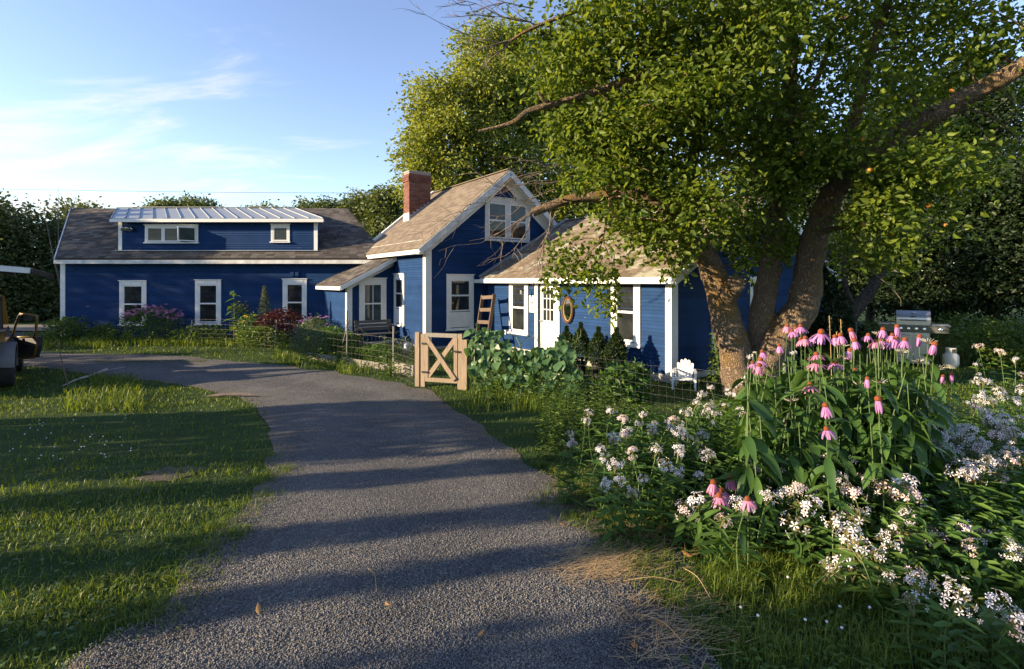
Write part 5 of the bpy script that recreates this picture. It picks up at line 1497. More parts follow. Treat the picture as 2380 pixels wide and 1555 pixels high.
# gas grill
gc = on_ground(2122, 12.3)
gr = thing('gas_grill', 'stainless gas grill with its hood closed, behind the coneflowers', 'grill', gc, R(-36))
def gb(mb, name, mat='stainless', smooth=False): return mb.obj(name, MAT[mat], gr, smooth)
gb(MB().box((0, 0, 0.43), (0.60, 0.48, 0.72)), 'cabinet')
for s_ in (-1, 1): 
    d_ = gb(MB().box((s_ * 0.146, -0.252, 0.43), (0.284, 0.02, 0.68)), 'cabinet_door')
    h_ = MB().tube(wpath([(s_ * 0.146 - 0.09, -0.262, 0.73), (s_ * 0.146 - 0.09, -0.29, 0.73), (s_ * 0.146 + 0.09, -0.29, 0.73), (s_ * 0.146 + 0.09, -0.262, 0.73)], 12), 0.008, 6).mesh('handle', MAT['chrome'], True)
    put('handle', h_, d_)
gb(MB().prism([(-0.64, -0.27, 0.80), (0.64, -0.27, 0.80), (0.64, -0.30, 0.97), (-0.64, -0.30, 0.97)], (0, 0.03, 0)), 'control_panel')
for k in range(5):
    x = -0.24 + 0.145 * k if k < 4 else 0.50
    gb(MB().lathe([(0.036, 0), (0.036, 0.008), (0.026, 0.012), (0.024, 0.034), (0.0, 0.036)], 14, (x, -0.287, 0.885), Matrix.Rotation(R(84), 4, 'X')), 'knob', 'chrome', True)
gb(MB().box((0, 0.0, 0.92), (0.62, 0.50, 0.18)), 'firebox')
for s_ in (-1, 1):
    sh_ = gb(MB().box((s_ * 0.50, 0.0, 0.965), (0.34, 0.50, 0.03)).bar((s_ * 0.40, -0.2, 0.86), (s_ * 0.62, -0.2, 0.95), 0.03, 0.02), 'side_shelf')
    for k in range(5): put('shelf_rib', MB().box((s_ * 0.50, -0.18 + 0.09 * k, 0.984), (0.30, 0.035, 0.01)).mesh('shelf_rib', MAT['stainless']), sh_)
hood = [(-0.25, 1.01)] + [(-0.25 + 0.25 * (1 - math.cos(R(a))), 1.10 + 0.20 * math.sin(R(a))) for a in range(0, 91, 10)] + [(0.25, 1.28), (0.25, 1.01)]
hd = MB().prism([(-0.32, y, z) for y, z in hood], (0.64, 0, 0)).obj('hood', MAT['stainless'], gr)
hd2 = MB().tube([(-0.24, -0.30, 1.08), (0.24, -0.30, 1.08)], 0.014, 8).bar((-0.22, -0.30, 1.08), (-0.22, -0.24, 1.07), 0.02, 0.02).bar((0.22, -0.30, 1.08), (0.22, -0.24, 1.07), 0.02, 0.02).mesh('handle', MAT['chrome'])
put('handle', hd2, hd)
put('thermometer', MB().lathe([(0.036, 0), (0.036, 0.012), (0.03, 0.015), (0, 0.014)], 16, (0, -0.185, 1.255), Matrix.Rotation(R(40), 4, 'X')).mesh('thermometer', MAT['chrome'], True), hd)
put('badge', MB().box((0, -0.243, 1.155), (0.10, 0.004, 0.022), Matrix.Rotation(R(-14), 4, 'X')).mesh('badge', MAT['black']), hd)
for s_ in (-1, 1): gb(MB().lathe([(0.04, -0.02), (0.04, 0.02)], 12, (s_ * 0.26, -0.18, 0.04), Matrix.Rotation(R(90), 4, 'Y')), 'caster', 'rubber')
gb(MB().tube([(-0.62, -0.1, 1.02), (-0.36, -0.32, 0.96)], 0.008, 6), 'fire_lighter', 'black')

# gas bottle
tcn = on_ground(2210, 11.9)
tk = thing('gas_bottle', 'cream gas bottle standing on the lawn right of the grill', 'gas bottle', tcn)
MB().lathe([(0.09, 0.0), (0.10, 0.03), (0.13, 0.045), (0.15, 0.09), (0.153, 0.14), (0.153, 0.26), (0.145, 0.30), (0.115, 0.335), (0.06, 0.352), (0.0, 0.355)], 28).obj('cylinder', MAT['tank'], tk, True)
n = 24; V = []; F = []
for k in range(n):
    a = 2 * math.pi * k / n
    for r_, z_ in ((0.098, 0.335), (0.098, 0.45 if abs(math.sin(a)) < 0.8 or math.cos(a) * 0 != 0 else 0.45), (0.090, 0.45), (0.090, 0.335)):
        V.append((r_ * math.cos(a), r_ * math.sin(a), z_))
for k in range(n):
    if k % 12 in (4, 5, 6, 7): continue
    k2 = (k + 1) % n
    for j in range(4): F.append((k * 4 + j, k2 * 4 + j, k2 * 4 + (j + 1) % 4, k * 4 + (j + 1) % 4))
MB().add(V, F).tube([(0.094 * math.cos(a), 0.094 * math.sin(a), 0.452) for a in [2 * math.pi * i / 24 for i in range(25)]], 0.012, 6, False).obj('collar', MAT['tank'], tk)
MB().lathe([(0.022, 0.35), (0.022, 0.40), (0.03, 0.405), (0.03, 0.43), (0, 0.432)], 10).obj('valve', MAT['gilt'], tk, True)
MB().lathe([(0.10, 0.0), (0.105, 0.0), (0.105, 0.05), (0.10, 0.05)], 24).obj('foot_ring', MAT['tank'], tk)

# potted cedars by the house
def cedar(px, d, toppx, h, r, label):
    c = on_ground(px, d)
    t = thing('potted_cedar', label, 'potted shrub', c, random.random() * 6, 'potted cedars along the wall')
    MB().lathe([(0.10, 0), (0.13, 0.24), (0.145, 0.25), (0.145, 0.28), (0.12, 0.28), (0.115, 0.25), (0.0, 0.25)], 18).obj('pot', MAT['black'], t, True)
    n = 3600
    u = rng.random(n) ** 0.8; prof = np.sin(np.clip(u * 1.05 + 0.10, 0, 1) * np.pi) ** 0.55 * (1 - 0.55 * u)
    a = rng.random(n) * 2 * np.pi; rr = r * prof * (0.72 + 0.3 * rng.random(n)) * (1 + 0.15 * np.sin(5 * a + 9 * u))
    pts = np.stack([rr * np.cos(a), rr * np.sin(a), 0.26 + u * (h - 0.30)], 1)
    sp = np.stack([np.cos(a) * 0.5, np.sin(a) * 0.5, np.full(n, 1.3)], 1)
    f = put('foliage', leaf_mesh('foliage', pts, MAT['cedar'], 0.06, shape=4, wl=0.35, up=0.0, spread=sp * 1.2), t); f['kind'] = 'stuff'
cedar(1317, 11.35, 779, 1.02, 0.25, 'potted cedar nearest the door, partly behind the bean vine')
cedar(1350, 11.1, 767, 1.12, 0.25, 'tallest potted cedar, second from the door')
cedar(1391, 10.7, 779, 1.06, 0.25, 'third potted cedar from the door, left of the big window')
cedar(1432, 10.4, 779, 1.08, 0.26, 'potted cedar in front of the big window')

# white plastic table behind the vine
tb = on_ground(1265, 10.9)
t = thing('garden_table', 'white plastic table mostly hidden behind the bean vine', 'table', tb, R(20))
MB().lathe([(0.0, 0.45), (0.42, 0.45), (0.43, 0.47), (0.42, 0.485), (0.0, 0.485)], 24).obj('table_top', MAT['plastic'], t, True)
for a in (45, 135, 225, 315): MB().bar((0.3 * math.cos(R(a)), 0.3 * math.sin(R(a)), 0.45), (0.36 * math.cos(R(a)), 0.36 * math.sin(R(a)), 0), 0.04, 0.04).obj('leg', MAT['plastic'], t)

# ------------------------------------------------------------------ jeep at the left edge, seen from behind with its far door open
jf = Vector((-0.653, 0.757, 0)).normalized(); jr = Vector((jf.y, -jf.x, 0))     # forward, right
jw = Vector((-9.55, 9.75, 0))                                                    # right rear wheel
jo = jw - jr * 0.72
jo.z = gzf(jo.x, jo.y)
JM = frame(jr, jf, Z3, jo)
jp = thing('off_road_car', 'open yellow and black off-road car at the picture edge, passenger door swung out', 'car', jo, math.atan2(jr.y, jr.x))
def jb(mb, name, mat, smooth=False): return mb.obj(name, MAT[mat], jp, smooth)
jb(MB().box((0, 1.05, 0.62), (1.30, 3.1, 0.34)).box((0, 2.75, 0.85), (1.12, 1.1, 0.22)).box((0.60, 0.1, 0.88), (0.12, 1.2, 0.36)).box((-0.60, 0.1, 0.88), (0.12, 1.2, 0.36)).box((0, -0.46, 0.85), (1.30, 0.08, 0.30)), 'body', 'yellow')
jb(MB().box((0.56, 0.0, 1.075), (0.36, 1.05, 0.03)).box((-0.56, 0.0, 1.075), (0.36, 1.05, 0.03)), 'top_rail', 'trim')
for y in (0.0, 2.4):
    for sx in (-1, 1):
        wl = jb(MB().lathe([(0.19, -0.11), (0.33, -0.115), (0.36, -0.09), (0.37, 0.0), (0.36, 0.09), (0.33, 0.115), (0.19, 0.11)], 28, (sx * 0.72, y, 0.36), Matrix.Rotation(R(90), 4, 'Y')), 'wheel', 'rubber', True)
        put('rim', MB().lathe([(0.0, 0.02), (0.05, 0.05), (0.08, 0.03), (0.16, 0.05), (0.19, 0.10), (0.2, 0.08)], 20, (sx * 0.72, y, 0.36), Matrix.Rotation(R(90 * sx), 4, 'Y')).mesh('rim', MAT['chrome'], True), wl)
        arc = [(sx * 0.72, y + 0.47 * math.cos(R(a)), 0.40 + 0.42 * math.sin(R(a))) for a in range(-5, 186, 12)]
        fl = MB()
        for p, q in zip(arc[:-1], arc[1:]): fl.bar(p, q, 0.05, 0.24, (1, 0, 0)) if False else fl.add([(sx * 0.60, p[1], p[2]), (sx * 0.86, p[1], p[2] - 0.02), (sx * 0.86, q[1], q[2] - 0.02), (sx * 0.60, q[1], q[2]), (sx * 0.60, p[1], p[2] + 0.04), (sx * 0.86, p[1], p[2] + 0.03), (sx * 0.86, q[1], q[2] + 0.03), (sx * 0.60, q[1], q[2] + 0.04)], [(0, 1, 2, 3), (7, 6, 5, 4), (1, 5, 6, 2), (0, 3, 7, 4)])
        jb(fl, 'fender_flare', 'greyplastic')
jb(MB().tube(wpath([(0.6, 0.55, 1.05), (0.58, 0.55, 1.6), (0.5, 0.55, 1.68), (-0.5, 0.55, 1.68), (-0.58, 0.55, 1.6), (-0.6, 0.55, 1.05)], 24), 0.045, 8).tube([(0.5, 0.55, 1.68), (0.6, -0.35, 1.1)], 0.04, 8).tube([(-0.5, 0.55, 1.68), (-0.6, -0.35, 1.1)], 0.04, 8).tube([(0.5, 0.55, 1.66), (0.52, 1.7, 1.66)], 0.04, 8), 'roll_bar', 'black', True)
jb(MB().bar((0.6, 1.95, 1.08), (0.55, 1.65, 1.68), 0.06, 0.07).bar((-0.6, 1.95, 1.08), (-0.55, 1.65, 1.68), 0.06, 0.07).bar((0.55, 1.65, 1.68), (-0.55, 1.65, 1.68), 0.06, 0.07), 'windscreen_frame', 'yellow')
jb(MB().prism([(-0.55, 1.93, 1.10), (0.55, 1.93, 1.10), (0.5, 1.66, 1.66), (-0.5, 1.66, 1.66)], (0, 0.006, 0)), 'windscreen', 'glass')
jb(MB().box((0, -0.62, 0.52), (1.3, 0.10, 0.14)), 'rear_bumper', 'trim')
for sx in (-1, 1):
    jb(MB().box((sx * 0.32, 0.95, 0.92), (0.46, 0.46, 0.14)).box((sx * 0.32, 0.70, 1.18), (0.46, 0.14, 0.5)), 'seat', 'trim')
jb(MB().tube([(0.70, 1.85, 1.16), (0.92, 1.88, 1.18)], 0.012, 6).box((0.95, 1.88, 1.20), (0.16, 0.05, 0.12)), 'wing_mirror', 'black')
# the open door: hinge on the right-hand side ahead of the seat, panel in the plane it has swung to
hg = P(27, 835, 11.25); dl_ = P(86, 835, 11.05)
JI = JM.inverted()
def jl(px, py, d): return JI @ P(px, py, d)
ddir = (P(86, 780, 10.95) - P(29, 780, 11.35))
def dr(u_, v_):   # u 0..1 along the door, v pixel height
    return JI @ P(29 + 57 * u_, v_, 11.35 - 0.40 * u_)
outl = [dr(0.02, 783), dr(1.0, 783), dr(0.98, 805), dr(0.86, 832), dr(0.12, 833), dr(0.0, 822)]
nrm_ = (outl[1] - outl[0]).cross(Z3).normalized()
dpan = jb(MB().prism(outl, nrm_ * -0.10), 'door', 'trim')
edge = outl + [outl[0]]
put('door_edge', MB().tube(edge, 0.022, 6, False).mesh('door_edge', MAT['yellow'], True), dpan)
fr_ = [dr(0.02, 784), dr(0.10, 762), dr(0.30, 731), dr(0.42, 730), dr(0.92, 733), dr(1.0, 741), dr(0.93, 783)]
put('window_frame', MB().tube(wpath(fr_, 30), 0.022, 6).mesh('window_frame', MAT['yellow'], True), dpan)
put('seal', MB().tube(wpath([p + nrm_ * 0.02 + Z3 * -0.02 for p in fr_], 30), 0.014, 6).mesh('seal', MAT['black'], True), dpan)
c0 = dr(0.42, 800)
put('pull_handle', MB().bar(dr(0.30, 806) + nrm_ * 0.03, dr(0.62, 800) + nrm_ * 0.03, 0.03, 0.035).mesh('pull_handle', MAT['black']), dpan)
put('latch', MB().bar(dr(0.34, 789) + nrm_ * 0.02, dr(0.48, 789) + nrm_ * 0.02, 0.03, 0.05).mesh('latch', MAT['black']), dpan)
jb(MB().bar(dr(-0.16, 785), dr(-0.16, 846), 0.12, 0.10), 'door_pillar', 'yellow')

# open shed roof at the left edge
s0 = Vector((-10.25, 11.0, 1.6 + 0.26)); s1 = Vector((-12.5, 14.05, 1.6 + 0.17)); ex_ = Vector((-2.7, -1.6, 0.30))
so = Vector((-12.5, 11.5, gzf(-12.5, 11.5)))
sh = thing('open_shed', 'corner of an open shed roof with a white edge board at the picture edge', 'shed', so)
MB().prism([s0 - so, s1 - so, s1 + ex_ - so, s0 + ex_ - so], (0, 0, 0.03)).obj('roof', MAT['tin'], sh)
MB().bar(s0 - so + Vector((0.01, -0.03, -0.035)), s0 + ex_ - so + Vector((0.0, -0.03, -0.035)), 0.035, 0.11).obj('edge_board', MAT['white'], sh)
MB().bar(s0 - so + Vector((0.02, 0, -0.05)), s1 - so + Vector((0.02, 0, -0.05)), 0.04, 0.12).obj('side_beam', MAT['darkbark'], sh)
for k in (0.25, 0.6, 0.95): MB().bar(s0 + ex_ * k - so + Vector((0, 0, -0.06)), s1 + ex_ * k - so + Vector((0, 0, -0.06)), 0.04, 0.09).obj('rafter', MAT['greywood'], sh)
for q in (s0 + ex_ * 0.96, s1 + ex_ * 0.96, s1 + ex_ * 0.5):
    b_ = Vector((q.x, q.y, gzf(q.x, q.y)))
    MB().bar(b_ - so, q - so - Vector((0, 0, 0.05)), 0.09, 0.09, (1, 0, 0)).obj('post', MAT['greywood'], sh)

# thin rod and birch twig lying in the grass
rb0 = gp(160, 905); 
o = MB().tube([(0, 0, 0), P(146, 850, rb0.y + 0.1) - rb0, P(133, 790, rb0.y + 0.3) - rb0], [0.012, 0.010, 0.007], 6).obj('garden_cane', MAT['brownwood']); o.location = rb0
tag(o, 'thin brown cane leaning out of the grass near the jeep', 'cane')
bs = gp(172, 888); 
bt_ = MB()
bt_.tube(wpath([(-0.05, 0.9, 0.10), (0.02, 0.4, 0.06), (0.06, 0.0, 0.05), (0.22, -0.5, 0.03)], 10), [0.03, 0.03, 0.026, 0.026, 0.024, 0.022, 0.02, 0.018, 0.016, 0.014, 0.012], 7)
bt_.tube([(0.02, 0.4, 0.06), (0.3, 0.5, 0.16), (0.55, 0.62, 0.20)], [0.012, 0.008, 0.004], 5)
o = bt_.obj('fallen_branch', MAT['birch']); o.location = bs; tag(o, 'pale fallen birch branch lying in the grass by the drive', 'branch')
o = MB().tube(wpath([(-0.5, 0, 0.03), (-0.1, 0.03, 0.05), (0.25, 0.0, 0.06), (0.6, -0.03, 0.03)], 10), [0.006, 0.02, 0.035, 0.03, 0.03, 0.025, 0.02, 0.02, 0.015, 0.01, 0.005], 7).obj('fallen_branch', MAT['twig']); o.location = gp(545, 925)
tag(o, 'dark dead branch at the grass edge beside the drive', 'branch')

# overhead wires
for (ya, yb, d, lab) in ((438, 446, 40, 'thin overhead wire crossing the sky above the wing'), (551, 560, 30, 'overhead wire passing in front of the dark trees at the left')):
    a_, b_ = P(-500, ya - 12, d), P(1400 if d == 40 else 135, yb, d + 2)
    o = MB().tube([Vector((0, 0, 0)) + (b_ - a_) * (k / 16) + Vector((0, 0, -0.35 * 4 * (k / 16) * (1 - k / 16))) for k in range(17)], 0.014, 4, False).obj('overhead_wire', MAT['black']); o.location = a_
    tag(o, lab, 'wire', 'overhead wires')
# ------------------------------------------------------------------ flowers
def blade(name, L, W, mat, rows=5, bend=0.35, fold=0.12, prof=None, cup=0.0):
    """a leaf or petal along +X, curving down"""
    V = []; F = []
    for i in range(rows + 1):
        t = i / rows
        w = (prof(t) if prof else math.sin(math.pi * min(1, t * 0.93 + 0.06)) ** 0.8) * W / 2
        x = L * (t - 0.12 * bend * t * t); z = -bend * L * t * t + cup * L * t
        V += [(x, -w, z + fold * w * 2), (x, 0, z), (x, w, z + fold * w * 2)]
    for i in range(rows):
        for j in range(2):
            a = i * 3 + j; F.append((a, a + 1, a + 4, a + 3))
    me = bpy.data.meshes.new(name); me.from_pydata(V, [], F)
    me.polygons.foreach_set('use_smooth', [True] * len(F))
    me.materials.append(mat); me.update()
    return me

petal_prof = lambda t: (0.45 + 0.55 * math.sin(math.pi * min(1, t * 0.8 + 0.1))) * (1.0 if t < 0.9 else 0.7)
PET = {k: [blade('petal', 1.0, 0.26, MAT[m], 4, b, -0.10, petal_prof) for b in (0.25, 0.5)] for k, m in (('pink', 'petal'), ('warm', 'petal_warm'))}
cone_me = MB().lathe([(0.008, -0.004), (0.0145, 0.000), (0.0158, 0.006), (0.0148, 0.013), (0.011, 0.019), (0.006, 0.022), (0.0, 0.023)], 18).mesh('flower_head', MAT['cone'], True)
seed_me = MB().lathe([(0.007, -0.004), (0.012, 0.0), (0.013, 0.006), (0.010, 0.013), (0.0, 0.016)], 12).mesh('seed_head', MAT['seed'], True)
bris = MB()
for k in range(18):
    a = 2 * math.pi * k / 18; e = 0.25 + 0.5 * random.random()
    bris.tube([(0.01 * math.cos(a), 0.01 * math.sin(a), 0.004), (0.042 * math.cos(a), 0.042 * math.sin(a), 0.004 + 0.03 * e)], [0.0016, 0.0010], 4, False)
bris_me = bris.mesh('dry_petals', MAT['bristle'])
cleaf = [blade('leaf', 1.0, 0.31, MAT['cone_leaf'], 6, b, 0.16) for b in (0.25, 0.5, 0.75)]

def coneflower(px, py, d, label, group, kind='droop', warm=False, leaves=6, head=1.0, foot=None):
    d *= 1.56; head *= 1.03 * random.uniform(.85, 1.12)
    hd_ = P(px, py, d)
    fx, fy = hd_.x + random.uniform(-.10, .10), hd_.y + random.uniform(-.06, .10)
    if foot: fx, fy = foot
    ft = Vector((fx, fy, gzf(fx, fy)))
    H = hd_ - ft
    t = thing('coneflower', label, 'flower', ft, 0, group)
    pth = wpath([(0, 0, 0), H * 0.5 + Vector((random.uniform(-.03, .03), random.uniform(-.03, .03), 0)), H], 10)
    MB().tube(pth, [0.0045 - 0.0018 * i / 10 for i in range(11)], 5, False).obj('stem', MAT['stem'], t)
    tilt = Matrix.Rotation(random.uniform(-.22, .22), 4, 'X') @ Matrix.Rotation(random.uniform(-.22, .22), 4, 'Y')
    if kind == 'seed':
        o = put('seed_head', seed_me, t, None, Matrix.Translation(H) @ tilt @ Matrix.Scale(head, 4))
        put('dry_petals', bris_me, o)
    else:
        o = put('flower_head', cone_me, t, None, Matrix.Translation(H) @ tilt @ Matrix.Scale(head * random.uniform(.95, 1.12), 4))
        ang = {'droop': 54, 'hang': 78, 'open': 16, 'half': 34}[kind]
        n = random.randint(14, 17)
        for k in range(n):
            a = 360 * k / n + random.uniform(-7, 7)
            Lp_ = 0.056 * random.uniform(.85, 1.1) * (1.05 if kind == 'hang' else 1)
            m = Matrix.Rotation(R(a), 4, 'Z') @ Matrix.Translation((0.012, 0, 0.000)) @ Matrix.Rotation(R(ang + random.uniform(-11, 11)), 4, 'Y') @ Matrix.Diagonal((Lp_, 0.046, 0.046, 1))
            put('petal', random.choice(PET['warm' if warm else 'pink']), o, None, m)
    for k in range(leaves):
        f = 0.45 + 0.50 * (k + random.random() * .5) / max(leaves, 1)
        p = pth[int(f * 10)]
        Ls = random.uniform(.14, .24) * (1.15 - 0.45 * f)
        m = Matrix.Translation(p) @ Matrix.Rotation(k * 2.4 + random.uniform(-.4, .4), 4, 'Z') @ Matrix.Rotation(random.uniform(-.35, .45), 4, 'Y') @ Matrix.Rotation(random.uniform(-.3, .3), 4, 'X') @ Matrix.Scale(Ls, 4)
        put('leaf', random.choice(cleaf), t, None, m)
    return t

def cv(x, y): return 1611.5 + .3229 * x, 557.8 + .3229 * y        # crop to photo coordinates
LITL = ('tall pink coneflower in front of the apple trunk', 'coneflowers against the apple trunk')
MID = ('pink coneflower standing against the dark trees', 'coneflowers against the dark trees')
GRL = ('pink coneflower with drooping petals in front of the grill', 'coneflowers in front of the grill')
GRB = ('pale pink coneflower in the crowded bunch left of the grill', 'coneflowers left of the grill')
GRH = ('coneflower with tightly hanging petals before the grill', 'hanging coneflowers before the grill')
LOWO = ('rose coneflower opening flat on the sunny side of the clump', 'flat coneflowers on the sunny side')
heads = [
 (677, 622, 2.75, LITL, 'half', 1), (712, 660, 2.55, LITL, 'half', 0), (772, 625, 2.6, LITL, 'half', 0), (775, 720, 2.6, LITL, 'half', 1), (805, 712, 2.45, LITL, 'half', 1), (735, 640, 2.7, LITL, 'half', 1),
 (620, 765, 2.5, LITL, 'droop', 0), (498, 808, 2.6, LITL, 'droop', 0), (428, 890, 2.35, LITL, 'half', 0), (472, 910, 2.2, LITL, 'droop', 1), (485, 868, 2.6, LITL, 'half', 0),
 (921, 672, 2.2, ('tall coneflower with the biggest orange cone and short spread petals', None), 'half', 0), (1060, 692, 2.4, MID, 'droop', 0), (1020, 702, 2.55, MID, 'droop', 0), (1136, 658, 2.5, MID, 'hang', 1), (1162, 730, 2.2, MID, 'droop', 0), (1125, 800, 2.5, MID, 'droop', 0), (1258, 690, 2.5, MID, 'half', 0), (860, 700, 2.8, MID, 'half', 0),
 (1365, 650, 2.3, GRB, 'droop', 0), (1466, 630, 2.4, GRH, 'hang', 0), (1432, 688, 2.5, GRB, 'half', 0), (1460, 716, 2.4, GRL, 'droop', 0), (1523, 724, 2.2, GRL, 'droop', 0), (1627, 702, 2.3, GRH, 'hang', 0), (1735, 757, 2.15, ('ragged lilac coneflower with one upright petal, right of the grill cabinet', None), 'hang', 0),
 (1310, 735, 2.5, GRB, 'half', 1), (1350, 725, 2.6, GRB, 'half', 0), (1400, 735, 2.6, GRB, 'half', 0), (1285, 895, 2.7, ('coneflower low behind the leaves left of the grill', None), 'droop', 0),
 (887, 828, 2.3, LOWO, 'open', 1), (883, 888, 2.25, LOWO, 'open', 1), (1022, 888, 2.3, LOWO, 'open', 0), (840, 1050, 2.1, LOWO, 'open', 1),
 (952, 1200, 1.95, ('lilac coneflower with drooping petals low in the middle of the clump', None), 'droop', 0), (960, 1368, 1.85, ('lowest lilac coneflower at the foot of the clump', None), 'half', 0),
 (1253, 1005, 2.05, ('lilac coneflower with hanging petals beside two spiky seed heads', None), 'hang', 0), (1330, 1155, 1.95, ('lilac coneflower with hanging petals among the dark leaves', None), 'hang', 0),
 (1160, 940, 2.3, ('small shaded coneflower deep among the leaves', None), 'droop', 0), (1860, 972, 2.9, ('small lilac coneflower nearest the gas bottle', None), 'hang', 0), (1795, 985, 2.95, ('dull lilac coneflower beside the one nearest the gas bottle', None), 'hang', 0)]
for x, y, d, (lab, grp), kind, warm in heads:
    px, py = cv(x, y)
    big = 1.25 if 'biggest' in lab else 1.0
    coneflower(px, py, d, lab, grp, kind, bool(warm), 9, big)
for x, y, d in ((1335, 688, 2.35), (1500, 812, 2.1), (1345, 1032, 2.1), (1200, 1050, 2.15), (1072, 765, 2.4), (1690, 745, 2.2), (1620, 880, 2.4), (1760, 930, 2.5), (705, 1165, 2.1)):
    px, py = cv(x, y); coneflower(px, py, d, 'spent coneflower with a spiky seed head and pale dry petals', 'spent coneflowers', 'seed', False, 6)
# the leafy clumps the flowers rise from: each clump is one rooted plant with many shoots
for nm_, (xa, xb), lab in (('sunny', (1730, 1875), 'leafy coneflower clump on the sunny side towards the apple trunk'), ('middle', (1875, 2025), 'leafy coneflower clump in the middle, under the tall dry stalks'), ('shaded', (2025, 2175), 'dark leafy coneflower clump on the shaded side towards the grill')):
    c0 = on_ground((xa + xb) / 2, 3.7)
    cl_ = thing('coneflower_clump', lab, 'plant', c0)
    spare = MB(); nleaf = 0
    for i in range(40):
        px = random.uniform(xa, xb)
        py = 795 + abs(px - 1950) * 0.10 + random.random() ** 1.7 * 270
        hd_ = P(px, py, random.uniform(3.15, 4.2))
        ft = Vector((hd_.x + random.uniform(-.06, .06), hd_.y + random.uniform(-.05, .08), 0)); ft.z = gzf(ft.x, ft.y)
        H = hd_ - ft
        b0_ = ft - c0
        pth = wpath([b0_, b0_ + H * 0.5 + Vector((random.gauss(0, .03), random.gauss(0, .03), 0)), b0_ + H], 10)
        MB().tube(pth, [0.0045 - 0.002 * k / 10 for k in range(11)], 4, False).obj('stem', MAT['stem'], cl_)
        for k in range(12):
            f_ = 0.22 + 0.78 * (k + random.random() * .4) / 12
            p = pth[min(10, int(f_ * 10))]
            m = Matrix.Translation(p) @ Matrix.Rotation(k * 2.4 + random.uniform(-.5, .5), 4, 'Z') @ Matrix.Rotation(random.uniform(-.2, .55), 4, 'Y') @ Matrix.Rotation(random.uniform(-.3, .3), 4, 'X') @ Matrix.Diagonal((*(Vector((1, random.uniform(.8, 1.25), 1)) * random.uniform(.13, .26)), 1))
            me = random.choice(cleaf)
            if f_ > 0.48 and nleaf < 300: put('leaf', me, cl_, None, m); nleaf += 1
            else: spare.add([m @ v.co for v in me.vertices], [tuple(p_.vertices) for p_ in me.polygons], random.random())
    spare.obj('foliage', MAT['cone_leaf'], cl_, True)['kind'] = 'stuff'
# the low group on the sunny grass
for x, y, d, k, w, lab in ((1500, 1140, 2.45, 'droop', 1, 'deep pink coneflower, highest of the low group on the sunny grass'), (1640, 1102, 2.6, 'droop', 1, 'small faded coneflower behind the low group'), (1550, 1250, 2.4, 'half', 1, 'coneflower bent over in the middle of the low group'), (1570, 1205, 2.5, 'half', 1, 'half hidden coneflower between two others of the low group'), (1787, 1278, 2.2, 'half', 1, 'salmon coneflower above a white soapwort head on the sunny grass')):
    coneflower(1239.6 + .279 * x, 805.8 + .279 * y, d * 0.80, lab, None, k, bool(w), 5)

# ---------------- soapwort: five-petalled florets in loose heads
def floret(mb_w, mb_c, c, dirv, s, var):
    """one five-petalled flower"""
    z = Vector(dirv).normalized(); x = z.cross(Vector((0.3, 0.1, 1))).normalized(); y = z.cross(x)
    for k in range(5):
        a = 2 * math.pi * k / 5 + var * 6
        u = x * math.cos(a) + y * math.sin(a); v = z.cross(u)
        p0 = c + u * s * 0.08
        V = [p0, p0 + u * s * 0.62 + v * s * 0.20 + z * s * 0.02, p0 + u * s * 0.98 + v * s * 0.17 - z * s * 0.10, p0 + u * s * 0.90 - z * s * 0.07, p0 + u * s * 0.98 - v * s * 0.17 - z * s * 0.10, p0 + u * s * 0.62 - v * s * 0.20 + z * s * 0.02]
        mb_w.add(V, [(0, 1, 2, 3), (0, 3, 4, 5)], var)
    b0 = c - z * s * 1.35
    mb_c.tube([b0, c - z * s * 0.5, c], [s * 0.10, s * 0.13, s * 0.05], 4, False, var)

def soap_head(seed, n, rad, open_=0.7, petal='soap_white'):
    rs = random.Random(seed)
    w, c = MB(), MB()
    for i in range(n):
        th = math.acos(1 - rs.random() * 1.35); ph = rs.random() * 6.283
        dv_ = Vector((math.sin(th) * math.cos(ph), math.sin(th) * math.sin(ph), math.cos(th)))
        p = dv_ * rad * rs.uniform(.45, 1.3)
        p.z *= 1.0
        if rs.random() < open_: floret(w, c, p, (dv_ + Vector((rs.gauss(0, .25), rs.gauss(0, .25), .1))), 0.0150 * rs.uniform(.8, 1.15), rs.random())
        else: c.tube([p - dv_ * 0.022, p - dv_ * 0.008, p + dv_ * 0.004], [0.002, 0.0034, 0.0012], 4, False, rs.random())
    for i in range(6):
        th = rs.random() * 1.2; ph = rs.random() * 6.28
        dv_ = Vector((math.sin(th) * math.cos(ph), math.sin(th) * math.sin(ph), math.cos(th)))
        c.tube([(0, 0, -rad * 1.1), dv_ * rad * 0.7], [0.0025, 0.0015], 4, False)
    return w.mesh('flower_cluster', MAT[petal]), c.mesh('calyces', MAT['calyx'])
SH = {'white': [soap_head(k, 13 + 3 * k, 0.042 + .004 * k, 0.8) for k in range(5)], 'pink': [soap_head(20 + k, 15 + 3 * k, 0.046, 0.8, 'soap_pink') for k in range(4)],
      'spent': [soap_head(40 + k, 26, 0.052, 0.30) for k in range(3)], 'small': [soap_head(60 + k, 6 + k, 0.036, 0.85) for k in range(4)], 'big': [soap_head(80, 52, 0.085, 0.62)]}
